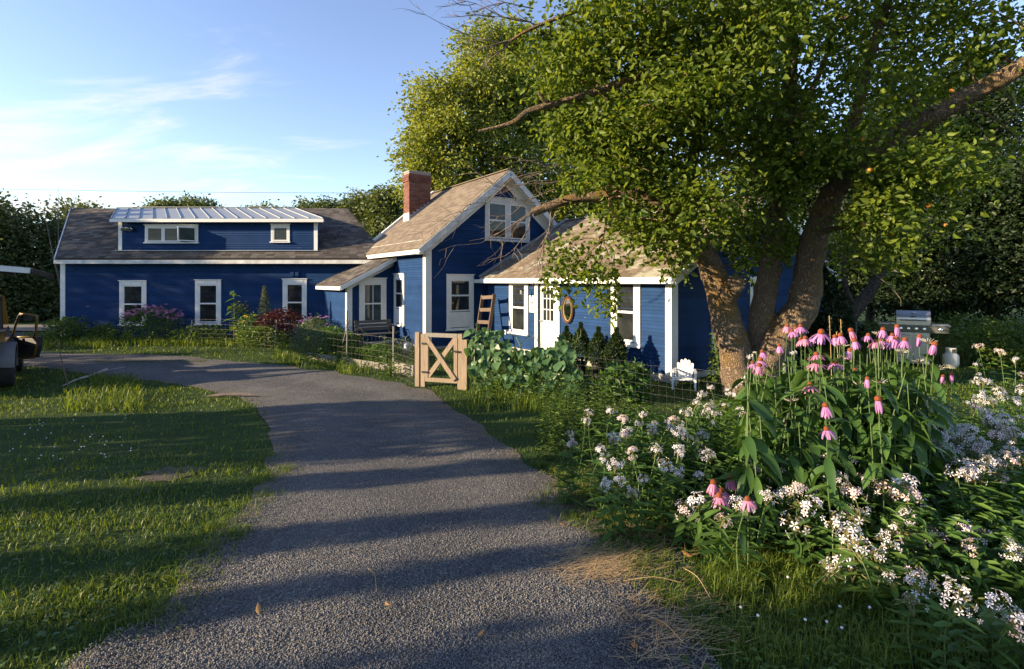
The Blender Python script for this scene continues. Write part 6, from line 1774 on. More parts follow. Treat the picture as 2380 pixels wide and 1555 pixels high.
def soap_stalk(seed, h=1.0):
    rs = random.Random(seed)
    st, lf = MB(), []
    pth = wpath([(0, 0, 0), (rs.gauss(0, .04), rs.gauss(0, .04), .5), (0, 0, 1)], 8)
    st.tube(pth, 0.0032, 4, False)
    Pn, D = [], []
    for k in range(9):
        z = 0.10 + 0.85 * k / 9
        for s_ in (0, 3.14):
            a = k * 1.57 + s_ + rs.gauss(0, .2)
            Pn.append((0, 0, z)); D.append((math.cos(a), math.sin(a), 0.25 + rs.gauss(0, .15)))
    Pn, D = np.array(Pn), np.array(D); n = len(Pn)
    V, F, k = leaf_arrays(Pn, D, np.tile(np.array([[0, 0, 1.0]]), (n, 1)) + rng.normal(0, .2, (n, 3)), np.array([rs.uniform(.085, .14) for _ in range(n)]), np.array([rs.uniform(.026, .038) for _ in range(n)]), 0.15, 6, 0.25)
    return st.mesh('stem', MAT['stem']), np_mesh('foliage', V, [F], np.repeat(rng.random(n), k), False, MAT['soap_leaf'])
STK = [soap_stalk(k) for k in range(6)]

def soapwort(px, py, kind='white', lab=None, grp=None, d=None, sc=1.0):
    if d is None:
        k_ = 1.10 + 0.30 * min(1, max(0, (py - 950) / 350))
        d = F_PX * k_ * random.uniform(.95, 1.05) / (py - HY)
        d = min(max(d, 1.85), 5.6)
    hd_ = P(px, py, d)
    ft = Vector((hd_.x + random.uniform(-.08, .08), hd_.y + random.uniform(-.05, .10), 0)); ft.z = gzf(ft.x, ft.y)
    H = hd_ - ft
    t = thing('soapwort', lab, 'flower', ft, random.random() * 6.28, grp)
    t.rotation_euler[2] = 0
    st, fo = random.choice(STK)
    q = Vector((0, 0, 1)).rotation_difference(H).to_matrix().to_4x4() @ Matrix.Rotation(random.random() * 6.28, 4, 'Z')
    put('stem', st, t, None, q @ Matrix.Diagonal((1, 1, H.length, 1)))
    put('foliage', fo, t, None, q @ Matrix.Diagonal((1, 1, H.length, 1)))['kind'] = 'stuff'
    w, c = random.choice(SH[kind])
    m = Matrix.Translation(H) @ q.to_3x3().to_4x4() @ Matrix.Rotation(0.3 * random.uniform(-1, 1), 4, 'X') @ Matrix.Scale(sc * 1.2 * random.uniform(.72, 1.2), 4)
    for nm, me in (('flower_cluster', w), ('calyces', c)): put(nm, me, t, None, m)['kind'] = 'stuff'
    return t
def v8(x, y): return 1239.6 + .479 * x, 991.7 + .479 * y
def v4(x, y): return 1239.6 + .279 * x, 805.8 + .279 * y
SL = []
for x, y in ((390, 62), (575, 30), (335, 115), (700, 20), (820, 42), (705, 125), (850, 140), (340, 165), (395, 185), (540, 260), (360, 285), (640, 185), (700, 220), (800, 232), (1065, 210), (1165, 200), (1200, 232), (800, 380), (995, 380), (1040, 410), (1330, 310), (1340, 395), (1430, 215), (1500, 160), (1480, 265), (1800, 290), (1990, 50), (2100, 200), (2200, 170), (1720, 560), (1480, 660), (2240, 910), (2320, 600), (2360, 640), (2240, 850), (2130, 230), (2060, 80), (2170, 90), (430, 265), (600, 120), (655, 200)): SL.append((*v8(x, y), 'white'))
for x, y in ((190, 85), (445, 35), (475, 115), (480, 150), (480, 330), (740, 408), (910, 455), (1260, 300), (1580, 200), (1550, 320), (1710, 300), (1810, 330), (2260, 255), (1890, 505), (1840, 580), (2100, 490), (2330, 970)): SL.append((*v8(x, y), 'pink'))
for x, y in ((1270, 470), (1450, 465), (1580, 440), (1780, 510), (2180, 535), (1570, 590), (1660, 630), (1440, 700), (1560, 690), (1730, 740), (1830, 850), (1865, 380), (1290, 390)): SL.append((*v8(x, y), 'spent'))
for x, y in ((460, 560), (435, 620), (650, 535), (910, 565), (885, 640), (1000, 640), (990, 700), (1130, 670), (1200, 690), (1260, 740), (1480, 340), (1400, 400), (1365, 470), (1475, 490), (1270, 550), (1460, 550), (1690, 400), (1640, 380), (1745, 565), (1410, 740), (665, 775), (1210, 885), (1460, 910), (780, 720)): SL.append((*v4(x, y), 'white'))
for x, y in ((750, 600), (1160, 610), (290, 730), (310, 810), (820, 860)): SL.append((*v4(x, y), 'pink'))
for x, y in ((1590, 490), (1370, 820), (570, 860), (1520, 560), (1700, 330), (1500, 1160 * 0 + 640)): SL.append((*v4(x, y), 'small'))
for x, y in ((2060, 1010), (2080, 1140), (2150, 1170), (2250, 1130), (2330, 1170), (2200, 1090), (2110, 1290), (2230, 1290), (2000, 1370), (1970, 1400), (1830, 1400), (1760, 1450), (1940, 1480), (2060, 1450)): SL.append((*cv(x, y), 'white'))
for x, y in ((2130, 1040), (2210, 1350), (2200, 1420), (2370, 970)): SL.append((*cv(x, y), 'pink'))
for x, y in ((430, 835), (500, 870), (720, 820), (400, 850), (440, 1010), (370, 1000), (300, 1120)): SL.append((*cv(x, y), 'small'))
zl = {'white': 'full white soapwort head', 'pink': 'full blush pink soapwort head', 'spent': 'half faded soapwort with a brown head', 'small': 'small sparse white soapwort head'}
def zone(px, py):
    if px > 2050 and py < 960: return 'out on the lawn side, furthest behind the clump'
    if px > 2240 and py < 1120: return 'at the picture edge beside the lawn'
    if px > 2050 and py < 1120: return 'beside the lawn beyond the coneflower clump'
    if px > 2050 and py < 1200: return 'in the thick patch right of the coneflower leaves'
    if px > 2200: return 'at the picture edge over the corner grass'
    if px > 1930: return 'over the corner grass below the coneflower clump'
    if px > 1820: return 'at the foot of the coneflower clump'
    if py < 930: return 'just before the wire fence under the apple trunk'
    if py < 1000 and px > 1520: return 'by the wire fence before the white chair'
    if px < 1440: return 'leaning out over the gravel edge of the drive'
    if px < 1560: return 'at the drive side of the white flower bed'
    if px < 1700 and py > 1120: return 'on the sunny grass by the low coneflowers'
    return 'in the middle of the white flower bed'
RIGHT = [q for q in SL if q[0] > 1690]
for i_ in range(62):
    px, py, k = RIGHT[random.randrange(len(RIGHT))]
    SL.append((px + random.gauss(0, 45), py + random.gauss(0, 34), random.choice(('white', 'small', 'pink', 'white'))))
for px, py, k in SL:
    z = zone(px, py)
    soapwort(px, py, k, zl[k] + ' ' + z, zl[k] + ' ' + z, None, 0.78 if px < 1720 and py < 1150 else 1.0)
soapwort(*v8(2050, 830), 'big', 'largest soapwort head, white and half faded, over the corner grass', None, 2.1, 0.80)
# leafy soapwort without flowers and low weeds: uncountable filling
def fill(name, n, area, hrange, mat, leaf, per=12, wl=0.32, up=0.5, dens=None):
    """leafy stalks over photo-space ground areas"""
    Pn, D, Ls, var = [], [], [], []
    tot = sum(a[4] for a in area)
    for (x0, y0, x1, y1, w) in area:
        k = int(n * w / tot)
        px = rng.uniform(x0, x1, k); py = rng.uniform(y0, y1, k)
        X, Y = ground_np(px, py)
        ok = ~in_poly(X, Y, DPOLY); X, Y = X[ok], Y[ok]
        for a, b in zip(X, Y):
            h = rng.uniform(*hrange); z0 = gzf(a, b); lean = rng.normal(0, .12, 2); tone = rng.normal(0, .15)
            for j in range(per):
                f = (j + rng.random()) / per
                ang = j * 1.9 + rng.normal(0, .4)
                Pn.append((a + lean[0] * h * f, b + lean[1] * h * f, z0 + h * f)); D.append((math.cos(ang), math.sin(ang), 0.35 + rng.normal(0, .25)))
                Ls.append(leaf * rng.uniform(.7, 1.25) * (1.1 - 0.4 * f)); var.append(min(.999, max(0, rng.beta(2, 2) + tone)))
    Pn, D, Ls, var = map(np.array, (Pn, D, Ls, var)); m = len(Pn)
    N = np.tile(np.array([[0, 0, 1.0]]), (m, 1)) + rng.normal(0, .3, (m, 3))
    V, F, k = leaf_arrays(Pn, D, N, Ls, Ls * wl, 0.15, 6, 0.3)
    tag(put(name, np_mesh(name, V, [F], np.repeat(var, k), False, MAT[mat])), kind='stuff')
fill('undergrowth', 620, [(1400, 1030, 1720, 1130, 1.2), (1460, 1110, 1760, 1200, 1.3), (1440, 990, 1800, 1050, 1.4), (1700, 1120, 1960, 1210, 1.2), (1960, 1200, 2420, 1330, 1.8), (2060, 1320, 2420, 1420, 1.0), (2080, 1080, 2420, 1220, 1.6), (2100, 1000, 2400, 1090, 1.0)], (0.18, 0.42), 'soap_leaf', 0.10, 12)
fill('undergrowth', 170, [(1250, 1000, 1470, 1075, 1), (1260, 970, 1420, 1010, 1)], (0.25, 0.75), 'weed', 0.06, 20, 0.35)
fill('undergrowth', 260, [(700, 835, 990, 880, 1.0), (250, 790, 720, 805, .8), (640, 800, 830, 840, 1.2), (100, 790, 300, 802, .8), (1100, 905, 1260, 945, .4)], (0.2, 0.8), 'weed', 0.11, 14, 0.35)
fill('undergrowth', 240, [(1880, 800, 2100, 850, 1), (2200, 800, 2400, 830, 1.6), (1900, 790, 2380, 806, 1.2)], (0.3, 1.1), 'weed', 0.11, 14, 0.35)

# ---------------- bean vine over the fence
bean_prof = lambda t: (math.sin(math.pi * min(1, (t + 0.10) ** 0.62)) ** 0.8) if t < 1 else 0.0
bl = [blade('leaf', 1.0, 0.92, MAT['bean'], 6, b, 0.10, bean_prof) for b in (0.15, 0.35, 0.5)]
vb = on_ground(1170, 9.35)
vine = thing('bean_vine', 'bean vine with broad heart-shaped leaves smothering the fence by the gate', 'vine', vb)
vm_ = MB()
fa, fb = on_ground(1092, 9.62), on_ground(1345, 8.55)
cnt = 0
vpts = []
while cnt < 560:
    f = random.random()
    base = fa.lerp(fb, f) - vb
    top = 0.98 + 0.22 * math.sin(f * 7.2 + 0.4) * (1 - f * .3) + 0.06 * math.sin(f * 23)
    if 0.30 < f < 0.42: top -= 0.16
    if f > 0.86: top *= 1 - (f - .86) * 3.2
    z = random.random() ** 0.8 * top
    if z < 0.10 and random.random() < .6: continue
    side = random.uniform(-.34, .20) * (0.55 + 0.45 * math.sin(math.pi * min(1, z / top)))
    p = base + Vector((random.gauss(0, .03), side, z))
    p.z = base.z + z
    vpts.append((p, side)); cnt += 1
vpts.sort(key=lambda q: q[0].y)
rest_V = []
for i, (p, side) in enumerate(vpts):
    az = -math.pi / 2 + random.gauss(0, .75)
    m = Matrix.Translation(p) @ Matrix.Rotation(az, 4, 'Z') @ Matrix.Rotation(R(random.uniform(25, 75)), 4, 'Y') @ Matrix.Rotation(random.uniform(-.5, .5), 4, 'X') @ Matrix.Scale(random.uniform(.09, .185), 4)
    if i < 300: put('leaf', random.choice(bl), vine, None, m)
    else:
        me = random.choice(bl); rest_V.append((me, m))
rm = MB()
for me, m in rest_V: rm.add([m @ v.co for v in me.vertices], [tuple(p.vertices) for p in me.polygons], random.random())
o = rm.obj('foliage', MAT['bean'], vine); o['kind'] = 'stuff'
for k in range(26):
    f = random.random(); b0 = fa.lerp(fb, f) - vb
    pth = [b0 + Vector((0, random.uniform(-.05, .05), 0))]
    for j in range(5): pth.append(pth[-1] + Vector((random.gauss(0, .12), random.gauss(0, .06), .2)))
    vm_.tube(wpath(pth, 12), 0.004, 4, False)
for px, py, px2, py2 in ((1330, 800, 1350, 765), (1296, 800, 1300, 772), (1268, 800, 1265, 770), (1215, 795, 1240, 778), (1180, 782, 1200, 770), (1340, 795, 1328, 755)):
    vm_.tube(wpath([P(px, py, 9.0) - vb, P((px + px2) / 2 + 8, (py + py2) / 2, 9.0) - vb, P(px2, py2, 9.0) - vb], 8), 0.004, 4, False)
o = vm_.obj('stems', MAT['stem'], vine); o['kind'] = 'stuff'

# ---------------- the flower beds under the wing
def flower_bush(name, label, px, d, w, h, leafn, fl_n, fl_mat, leaf='cone_leaf', lsize=0.09, fsize=0.05, top_only=True, group=None, flat=True):
    c = on_ground(px, d)
    t = thing(name, label, 'plant', c, 0, group)
    q = rand_dirs(leafn) * rng.random((leafn, 1)) ** (1 / 3); q[:, 2] = rng.random(leafn) ** .8 * (1 - 0.35 * np.abs(q[:, 0]))
    pts = q * np.array([w / 2, w / 2.6, h])
    f = put('foliage', leaf_mesh('foliage', pts, MAT[leaf], lsize, wl=0.4, shape=4, up=.4), t); f['kind'] = 'stuff'
    mb = MB()
    for i in range(18):
        e = pts[rng.integers(leafn)]; mb.tube([(e[0] * .4, e[1] * .4, 0), (e[0], e[1], e[2])], 0.007, 4, False)
    o = mb.obj('stems', MAT['stem'], t); o['kind'] = 'stuff'
    if fl_n:
        fm = MB()
        V = [(0, 0, 0.0)]; F = []
        for k in range(9):
            a = 2 * math.pi * k / 9
            V += [(math.cos(a - .25), math.sin(a - .25), -.5), (math.cos(a + .25), math.sin(a + .25), -.5)]; F.append((0, 1 + 2 * k, 2 + 2 * k))
        pm = bpy.data.meshes.new('flower'); pm.from_pydata(V, [], F); pm.materials.append(MAT[fl_mat]); pm.update()
        for i in range(fl_n):
            a = rng.random() * 6.28; r_ = math.sqrt(rng.random())
            x, y = math.cos(a) * r_ * w / 2, math.sin(a) * r_ * w / 2.6
            z = h * ((0.86 + 0.24 * rng.random()) * (1 - 0.30 * abs(x) / (w / 2)) if top_only else rng.uniform(.35, 1.0))
            put('flower', pm, t, None, Matrix.Translation((x, y, z)) @ Matrix.Rotation(random.uniform(-.5, .5), 4, 'X') @ Matrix.Rotation(random.uniform(-.5, .5), 4, 'Y') @ Matrix.Scale(fsize * random.uniform(.8, 1.2), 4))
    return t
flower_bush('coneflower_bush', 'wide bush of pink coneflowers below the first wing window', 352, 17.3, 2.0, 1.18, 2400, 170, 'petal_warm', fsize=0.06)
flower_bush('red_shrub', 'dark red leafy bush below the third wing window', 655, 16.4, 1.7, 1.20, 2200, 0, None, 'redleaf', 0.10)
flower_bush('black_eyed_susan', 'loose clump of yellow daisies beside the tall sunflower', 580, 16.4, 0.9, 1.0, 900, 22, 'yellowfl', fsize=0.06, top_only=False)
flower_bush('coneflower_bush', 'pale pink coneflower clump at the porch side of the red bush', 735, 15.6, 1.0, 1.0, 1000, 36, 'petal', fsize=0.05)
flower_bush('goldenrod', 'yellow flowered stems behind the daisies', 563, 17.0, 0.7, 1.35, 500, 16, 'yellowfl', 'weed', 0.09, 0.045, True)
flower_bush('garden_herb', 'low leafy plant in the bed in front of the porch', 850, 12.6, 0.9, 0.45, 900, 0, None, 'weed', 0.07)
flower_bush('garden_herb', 'feathery green plant beside the iron stake', 880, 12.3, 0.8, 0.55, 900, 0, None, 'soap_leaf', 0.05)
flower_bush('garden_herb', 'tall grey green weeds at the fence corner near the porch', 715, 13.6, 1.0, 1.0, 1200, 0, None, 'silver', 0.07)
flower_bush('garden_shrub', 'dark leafy shrub at the far corner of the wing', 160, 17.4, 1.4, 0.85, 1400, 0, None, 'weed', 0.10)
flower_bush('garden_shrub', 'low green shrub under the plain part of the wing wall', 238, 17.6, 1.0, 0.55, 900, 0, None, 'weed', 0.09)
flower_bush('peony', 'dark glossy leafed bush beside the white chair', 1478, 9.6, 0.55, 0.5, 700, 4, 'soap_pink', 'cone_leaf', 0.10, 0.04)
flower_bush('broadleaf_weed', 'dark broad leaved plant on the house side of the fence', 1440, 8.5, 0.9, 0.6, 700, 0, None, 'cone_leaf', 0.16)
flower_bush('garden_shrub', 'mixed dark green bed plants between the pink bush and the sunflower', 470, 16.9, 1.9, 0.62, 1500, 0, None, 'weed', 0.09)
flower_bush('garden_shrub', 'leafy green plants at the foot of the red bush', 610, 15.9, 1.6, 0.70, 1500, 10, 'yellowfl', 'weed', 0.09, 0.04, False)
flower_bush('garden_shrub', 'dark green plants between the porch corner and the fence', 770, 14.6, 1.3, 0.75, 1300, 0, None, 'cone_leaf', 0.09)
flower_bush('garden_shrub', 'low green plants under the porch side wall', 800, 15.4, 1.2, 0.55, 900, 0, None, 'weed', 0.08)
# sunflower
def big_leaf_plant(name, label, px, d, h, n, size, mat):
    c = on_ground(px, d); t = thing(name, label, 'plant', c)
    MB().tube(wpath([(0, 0, 0), (0.03, 0, h * .5), (0, 0, h)], 8), [0.016 - .001 * i for i in range(9)], 6, False).obj('stem', MAT['stem'], t)
    lm_ = [blade('leaf', 1.0, 0.7, MAT[mat], 5, b, 0.12, bean_prof) for b in (.2, .45)]
    for k in range(n):
        z = h * (0.25 + 0.75 * (k + .5) / n)
        put('leaf', lm_[k % 2], t, None, Matrix.Translation((0, 0, z)) @ Matrix.Rotation(k * 2.4, 4, 'Z') @ Matrix.Rotation(random.uniform(-.4, .3), 4, 'Y') @ Matrix.Scale(size * random.uniform(.7, 1.1) * (1.2 - .5 * z / h), 4))
big_leaf_plant('sunflower', 'tall unopened sunflower in front of the middle wing window', 543, 16.6, 1.72, 16, 0.36, 'soap_leaf')
big_leaf_plant('squash_plant', 'broad grey leafed plant in front of the bench', 893, 13.3, 0.62, 8, 0.30, 'silver')
# grey-green spire
c = on_ground(615, 16.9); t = thing('tall_spire_weed', 'tall grey green spire of a weed between the wing windows', 'plant', c)
n = 1400; u = rng.random(n); a = rng.random(n) * 6.28; rr = 0.30 * (1.05 - u) ** .8 * np.sqrt(rng.random(n))
f = put('foliage', leaf_mesh('foliage', np.stack([rr * np.cos(a), rr * np.sin(a), .5 + u * 1.35], 1), MAT['silver'], 0.06, shape=4, wl=.5), t); f['kind'] = 'stuff'
MB().tube([(0, 0, 0), (0, 0, 1.8)], 0.012, 5).obj('stem', MAT['stem'], t)
# tall seeding grasses behind the coneflowers and by the fence
# ------------------------------------------------------------------ grass, stones, litter
def blades(name, X, Y, H, W, mat, bend=0.5, tone=None):
    n = len(X)
    a = rng.random(n) * 2 * np.pi
    d = np.stack([np.cos(a), np.sin(a), np.zeros(n)], 1); s = np.stack([-np.sin(a), np.cos(a), np.zeros(n)], 1)
    b = np.abs(rng.normal(bend, 0.30, n))[:, None]
    base = np.stack([X, Y, gz(X, Y) - 0.004], 1)
    H = H[:, None]; W = W[:, None]
    up = np.array([0, 0, 1.0])
    m = base + up * H * 0.55 + d * H * b * 0.25
    t = base + up * H * np.clip(1.0 - 0.35 * b, .3, 1) + d * H * b * 0.85
    V = np.stack([base - s * W * .5, base + s * W * .5, m + s * W * .42, m - s * W * .42, t], 1)
    i = np.arange(n)[:, None] * 5
    v = np.clip(rng.beta(2, 2, n) + (0 if tone is None else tone), 0, .999)
    me = np_mesh(name, V.reshape(-1, 3), [i + np.array([[0, 1, 2, 3]]), i + np.array([[3, 2, 4]])], np.repeat(v, 5), False, MAT[mat])
    return tag(put(name, me), kind='stuff')

def nz(X, Y, f, s=0.0):
    """cheap smooth noise, -1..1"""
    return (np.sin(X * f * 1.7 + s + 1.3 * np.sin(Y * f * 1.1 + s)) * np.sin(Y * f * 1.9 - s + 1.1 * np.sin(X * f * 0.8)) + 0.5 * np.sin(X * f * 4.3 + s) * np.sin(Y * f * 3.9 + 2 * s)) / 1.5

HOUSE_POLY = [np.array([(-15.9, 18.2), (-5.0, 18.2), (-7, 24), (-20, 24)]), np.array([(p.x, p.y) for p in (M0, M0 + U2 * GW, M0 + U2 * GW + U1 * 5, M0 + U1 * 5)]), np.array([(p.x, p.y) for p in (A0, A0 + U2 * ADW, A0 + U2 * ADW + U1 * TL, A0 + U1 * TL)]), np.array([(p.x, p.y) for p in (pc, pc + U2 * PW, pc + U2 * PW + U1 * PL, pc + U1 * PL)])]
def field(n, y0, y1, x0=-520, x1=3300, power=1.0):
    """ground points with picture-space density, so that near grass is fine and far grass sparse"""
    px = rng.uniform(x0, x1, n); py = y0 + (y1 - y0) * rng.random(n) ** power
    X, Y = ground_np(px, py)
    # ragged drive edge: let a few tufts stray over it
    jx = X + (nz(X, Y, 5.0, 1) + rng.normal(0, .55, n)) * 0.13; jy = Y + (nz(X, Y, 5.0, 2) + rng.normal(0, .55, n)) * 0.10
    ok = ~in_poly(jx, jy, DPOLY)
    for hp in HOUSE_POLY: ok &= ~in_poly(X, Y, hp)
    ok &= ~((X < -16.5) & (Y > 20.0) & (Y < 24.8))
    for (cx_, cy_, ax, ay) in PATCHES:
        e = ((X - cx_) / ax) ** 2 + ((Y - cy_) / ay) ** 2
        ok &= (e > 1 + 0.4 * nz(X, Y, 9, 3)) | (rng.random(n) < 0.62)
    return X[ok], Y[ok], px[ok], py[ok]

# lawn
for (n, y0, y1) in ((138000, 960, 1900), (92000, 800, 960), (30000, 745, 800)):
    X, Y, px, py = field(n, y0, y1)
    cl = nz(X, Y, 1.6, 0.5); fine = nz(X, Y, 6.0, 1.5)
    keep = rng.random(len(X)) < 0.60 + 0.38 * cl + 0.30 * fine
    X, Y, cl, fine = X[keep], Y[keep], cl[keep], fine[keep]
    dd = np.hypot(X, Y)
    H = (0.042 + 0.022 * cl + 0.018 * fine + 0.02 * rng.random(len(X))) * (1 + 0.05 * np.clip(dd - 4, 0, 12))
    H = np.clip(H * 0.88, 0.016, 0.14)
    W = 0.0030 + 0.00075 * np.clip(dd - 1.5, 0, 20) 
    blades('grass', X, Y, H, W * rng.uniform(.7, 1.3, len(X)), 'grass', 0.75, 0.18 * cl + 0.10 * fine + 0.05)
# longer grass: right-hand bed edge, along fences and walls, on the bank
def tall(n, boxes, h, w, mat='grass', bend=0.45):
    tot = sum(b[4] for b in boxes); XX, YY = [], []
    for (x0, y0, x1, y1, wt) in boxes:
        k = int(n * wt / tot)
        X, Y = ground_np(rng.uniform(x0, x1, k), rng.uniform(y0, y1, k))
        ok = ~in_poly(X, Y, DPOLY)
        for hp in HOUSE_POLY: ok &= ~in_poly(X, Y, hp)
        XX.append(X[ok]); YY.append(Y[ok])
    X = np.concatenate(XX); Y = np.concatenate(YY)
    dd = np.hypot(X, Y)
    keep = rng.random(len(X)) < 0.55 + 0.45 * nz(X, Y, 3.0, 2.2)
    X, Y, dd = X[keep], Y[keep], dd[keep]
    blades('grass', X, Y, h * rng.uniform(.55, 1.2, len(X)), (w + 0.0006 * np.clip(dd - 2, 0, 20)), mat, bend)
tall(11000, [(1680, 1260, 1900, 1340, 1.2), (1560, 1330, 1760, 1400, 1), (1800, 1330, 2100, 1420, 1.2), (1700, 1400, 2380, 1560, 1.8)], 0.115, 0.0032, 'grass', 0.7)
tall(9000, [(200, 795, 720, 806, 1.2), (640, 806, 960, 872, 1.6), (1085, 895, 1330, 960, .8), (100, 792, 260, 812, .5)], 0.28, 0.005, 'grass')
tall(9000, [(2180, 805, 2420, 850, 1.5), (1880, 810, 2060, 860, .8), (2240, 795, 2420, 815, 1.0)], 0.55, 0.006, 'tallgrass', 0.4)
tall(2600, [(150, 905, 330, 960, 1), (210, 880, 320, 910, .7)], 0.22, 0.006, 'grass', 0.7)
tall(1500, [(1250, 1080, 1560, 1230, 1.3), (1400, 1200, 1640, 1420, 1.2)], 0.08, 0.004, 'grass', 0.6)
tall(5200, [(0, 1120, 600, 1235, 1.2), (0, 1340, 420, 1450, .7), (100, 1060, 620, 1110, .6)], 0.065, 0.0034, 'grass', 0.8)
# weeds straying onto the drive
fm_X, fm_Y = [], []
for k in range(95):
    px = random.uniform(1250, 1680); py = 1110 + (px - 1270) * 0.85 + random.uniform(-60, 80)
    q = ground_at(min(px, 1690), min(py, 1530))
    m = random.randint(25, 80); r_ = random.uniform(.02, .07)
    fm_X.append(q.x + rng.normal(0, r_, m)); fm_Y.append(q.y + rng.normal(0, r_, m))
for k in range(60):
    t_ = random.random(); i_ = int(8 + t_ * 60); q = Lp[i_]
    m = random.randint(15, 60); r_ = random.uniform(.03, .09)
    fm_X.append(q.x + random.uniform(-.1, .18) + rng.normal(0, r_, m)); fm_Y.append(q.y + rng.normal(0, r_, m))
fm_X = np.concatenate(fm_X); fm_Y = np.concatenate(fm_Y)
blades('weeds', fm_X, fm_Y, 0.05 + 0.05 * rng.random(len(fm_X)), np.full(len(fm_X), .004), 'grass', 0.9, 0.12)
# grassy strip in the middle of the far lane
X, Y = ground_np(rng.uniform(220, 480, 5000), rng.normal(843, 2.2, 5000))
blades('grass', X, Y, 0.035 + 0.03 * rng.random(len(X)), np.full(len(X), .009), 'tallgrass', 0.8)

# broad clover and plantain leaves in the near lawn
n = 5200
X, Y, px, py = field(n, 1050, 1700)
w_ = rng.random(len(X)) < np.where(px > 1500, 1.0, 0.35)
X, Y = X[w_], Y[w_]
k3 = len(X); Pn = np.repeat(np.stack([X, Y, gz(X, Y) + 0.03 + 0.025 * rng.random(k3)], 1), 3, 0)
a0 = np.repeat(rng.random(k3) * 6.28, 3) + np.tile(np.array([0, 2.09, 4.19]), k3)
D = np.stack([np.cos(a0), np.sin(a0), np.full(len(a0), .1)], 1)
V, F, kk = leaf_arrays(Pn, D, np.tile(np.array([[0, 0, 1.0]]), (len(Pn), 1)) + rng.normal(0, .15, (len(Pn), 3)), np.full(len(Pn), .016), np.full(len(Pn), .015), 0.1, 6, 0.1)
tag(put('clover', np_mesh('clover', V, [F], np.repeat(rng.random(len(Pn)), kk), False, MAT['weed'])), kind='stuff')
# clover flowers
cm = MB().lathe([(0.0, -0.008), (0.009, -0.004), (0.011, 0.003), (0.007, 0.009), (0.0, 0.011)], 8).mesh('flower', MAT['soap_white'], True)
for (px, py) in [(1951, 1448), (1920, 1555 - 70), (1870, 1480), (1955, 1500), (2020, 1450), (1760, 1470), (1720, 1450), (1830, 1376)] + [(random.uniform(20, 330), random.uniform(960, 1090)) for _ in range(46)]:
    q = gp(px, py)
    o = MB().tube([(0, 0, 0), (0.004, 0.002, 0.075)], 0.0013, 4, False).obj('clover_flower', MAT['stem']); o.location = q
    left = px < 400
    tag(o, 'white clover flower in the left-hand lawn by the drive' if left else 'white clover flower in the corner grass near the soapwort', 'flower', 'clover flowers in the lawn' if left else 'clover flowers in the corner grass')
    put('flower', cm, o, None, Matrix.Translation((0.004, 0.002, 0.076)) @ Matrix.Scale(0.62, 4))

# loose stones on the drive
def stones(n, y0, y1, smin, smax):
    px = rng.uniform(-100, 2000, n); py = rng.uniform(y0, y1, n)
    X, Y = ground_np(px, py); ok = in_poly(X, Y, DPOLY); X, Y = X[ok], Y[ok]; n = len(X)
    s = rng.uniform(smin, smax, n) * rng.choice([.7, 1, 1.0, 1.3], n)
    base = np.array([[1, 0, 0], [0, 1, 0], [-1, 0, 0], [0, -1, 0], [0, 0, 1], [0, 0, -1]], float)
    V = base[None] * (0.5 * s)[:, None, None] * rng.uniform(.55, 1.25, (n, 6, 1))
    V[:, :, 2] *= 1.0
    a = rng.random(n) * 6.28; c, si = np.cos(a), np.sin(a)
    x = V[:, :, 0] * c[:, None] - V[:, :, 1] * si[:, None]; y = V[:, :, 0] * si[:, None] + V[:, :, 1] * c[:, None]
    tz = rng.normal(0, .4, n); z = V[:, :, 2] + x * tz[:, None]
    W_ = np.stack([x + X[:, None], y + Y[:, None], z + (gz(X, Y) + 0.028 + 0.15 * s)[:, None]], 2)
    F = np.array([[0, 1, 4], [1, 2, 4], [2, 3, 4], [3, 0, 4], [1, 0, 5], [2, 1, 5], [3, 2, 5], [0, 3, 5]])
    i = np.arange(n)[:, None, None] * 6
    tag(put('gravel', np_mesh('gravel', W_.reshape(-1, 3), [(i + F[None]).reshape(-1, 3)], np.repeat(rng.random(n), 6), False, MAT['stone'])), kind='stuff')
stones(62000, 1080, 1700, 0.0045, 0.0105)
stones(16000, 880, 1080, 0.008, 0.016)

# straw and needles on the gravel
def straw(n, px, py, sx, sy, L, w=0.0022):
    X, Y = ground_np(rng.normal(px, sx, n), np.clip(rng.normal(py, sy, n), 900, 1600))
    a = rng.normal(0.25, 0.6, n); Ls = L * rng.uniform(.4, 1.2, n)
    d = np.stack([np.cos(a), np.sin(a), rng.normal(0, .06, n)], 1); s = np.stack([-np.sin(a), np.cos(a), np.zeros(n)], 1)
    b = np.stack([X, Y, gz(X, Y) + 0.036 + 0.012 * rng.random(n)], 1)
    V = np.stack([b - s * w * .5, b + s * w * .5, b + d * Ls[:, None] + s * w * .4, b + d * Ls[:, None] - s * w * .4], 1)
    i = np.arange(n)[:, None] * 4
    tag(put('straw', np_mesh('straw', V.reshape(-1, 3), [i + np.array([[0, 1, 2, 3]])], rng.random(n).repeat(4), False, MAT['straw'])), kind='stuff')
straw(900, 1385, 1325, 55, 22, 0.10)
straw(500, 1500, 1250, 70, 40, 0.08)
straw(300, 1560, 1480, 70, 50, 0.12)
straw(260, 1350, 1140, 70, 40, 0.07)
straw(220, 900, 1300, 400, 150, 0.05, 0.0016)
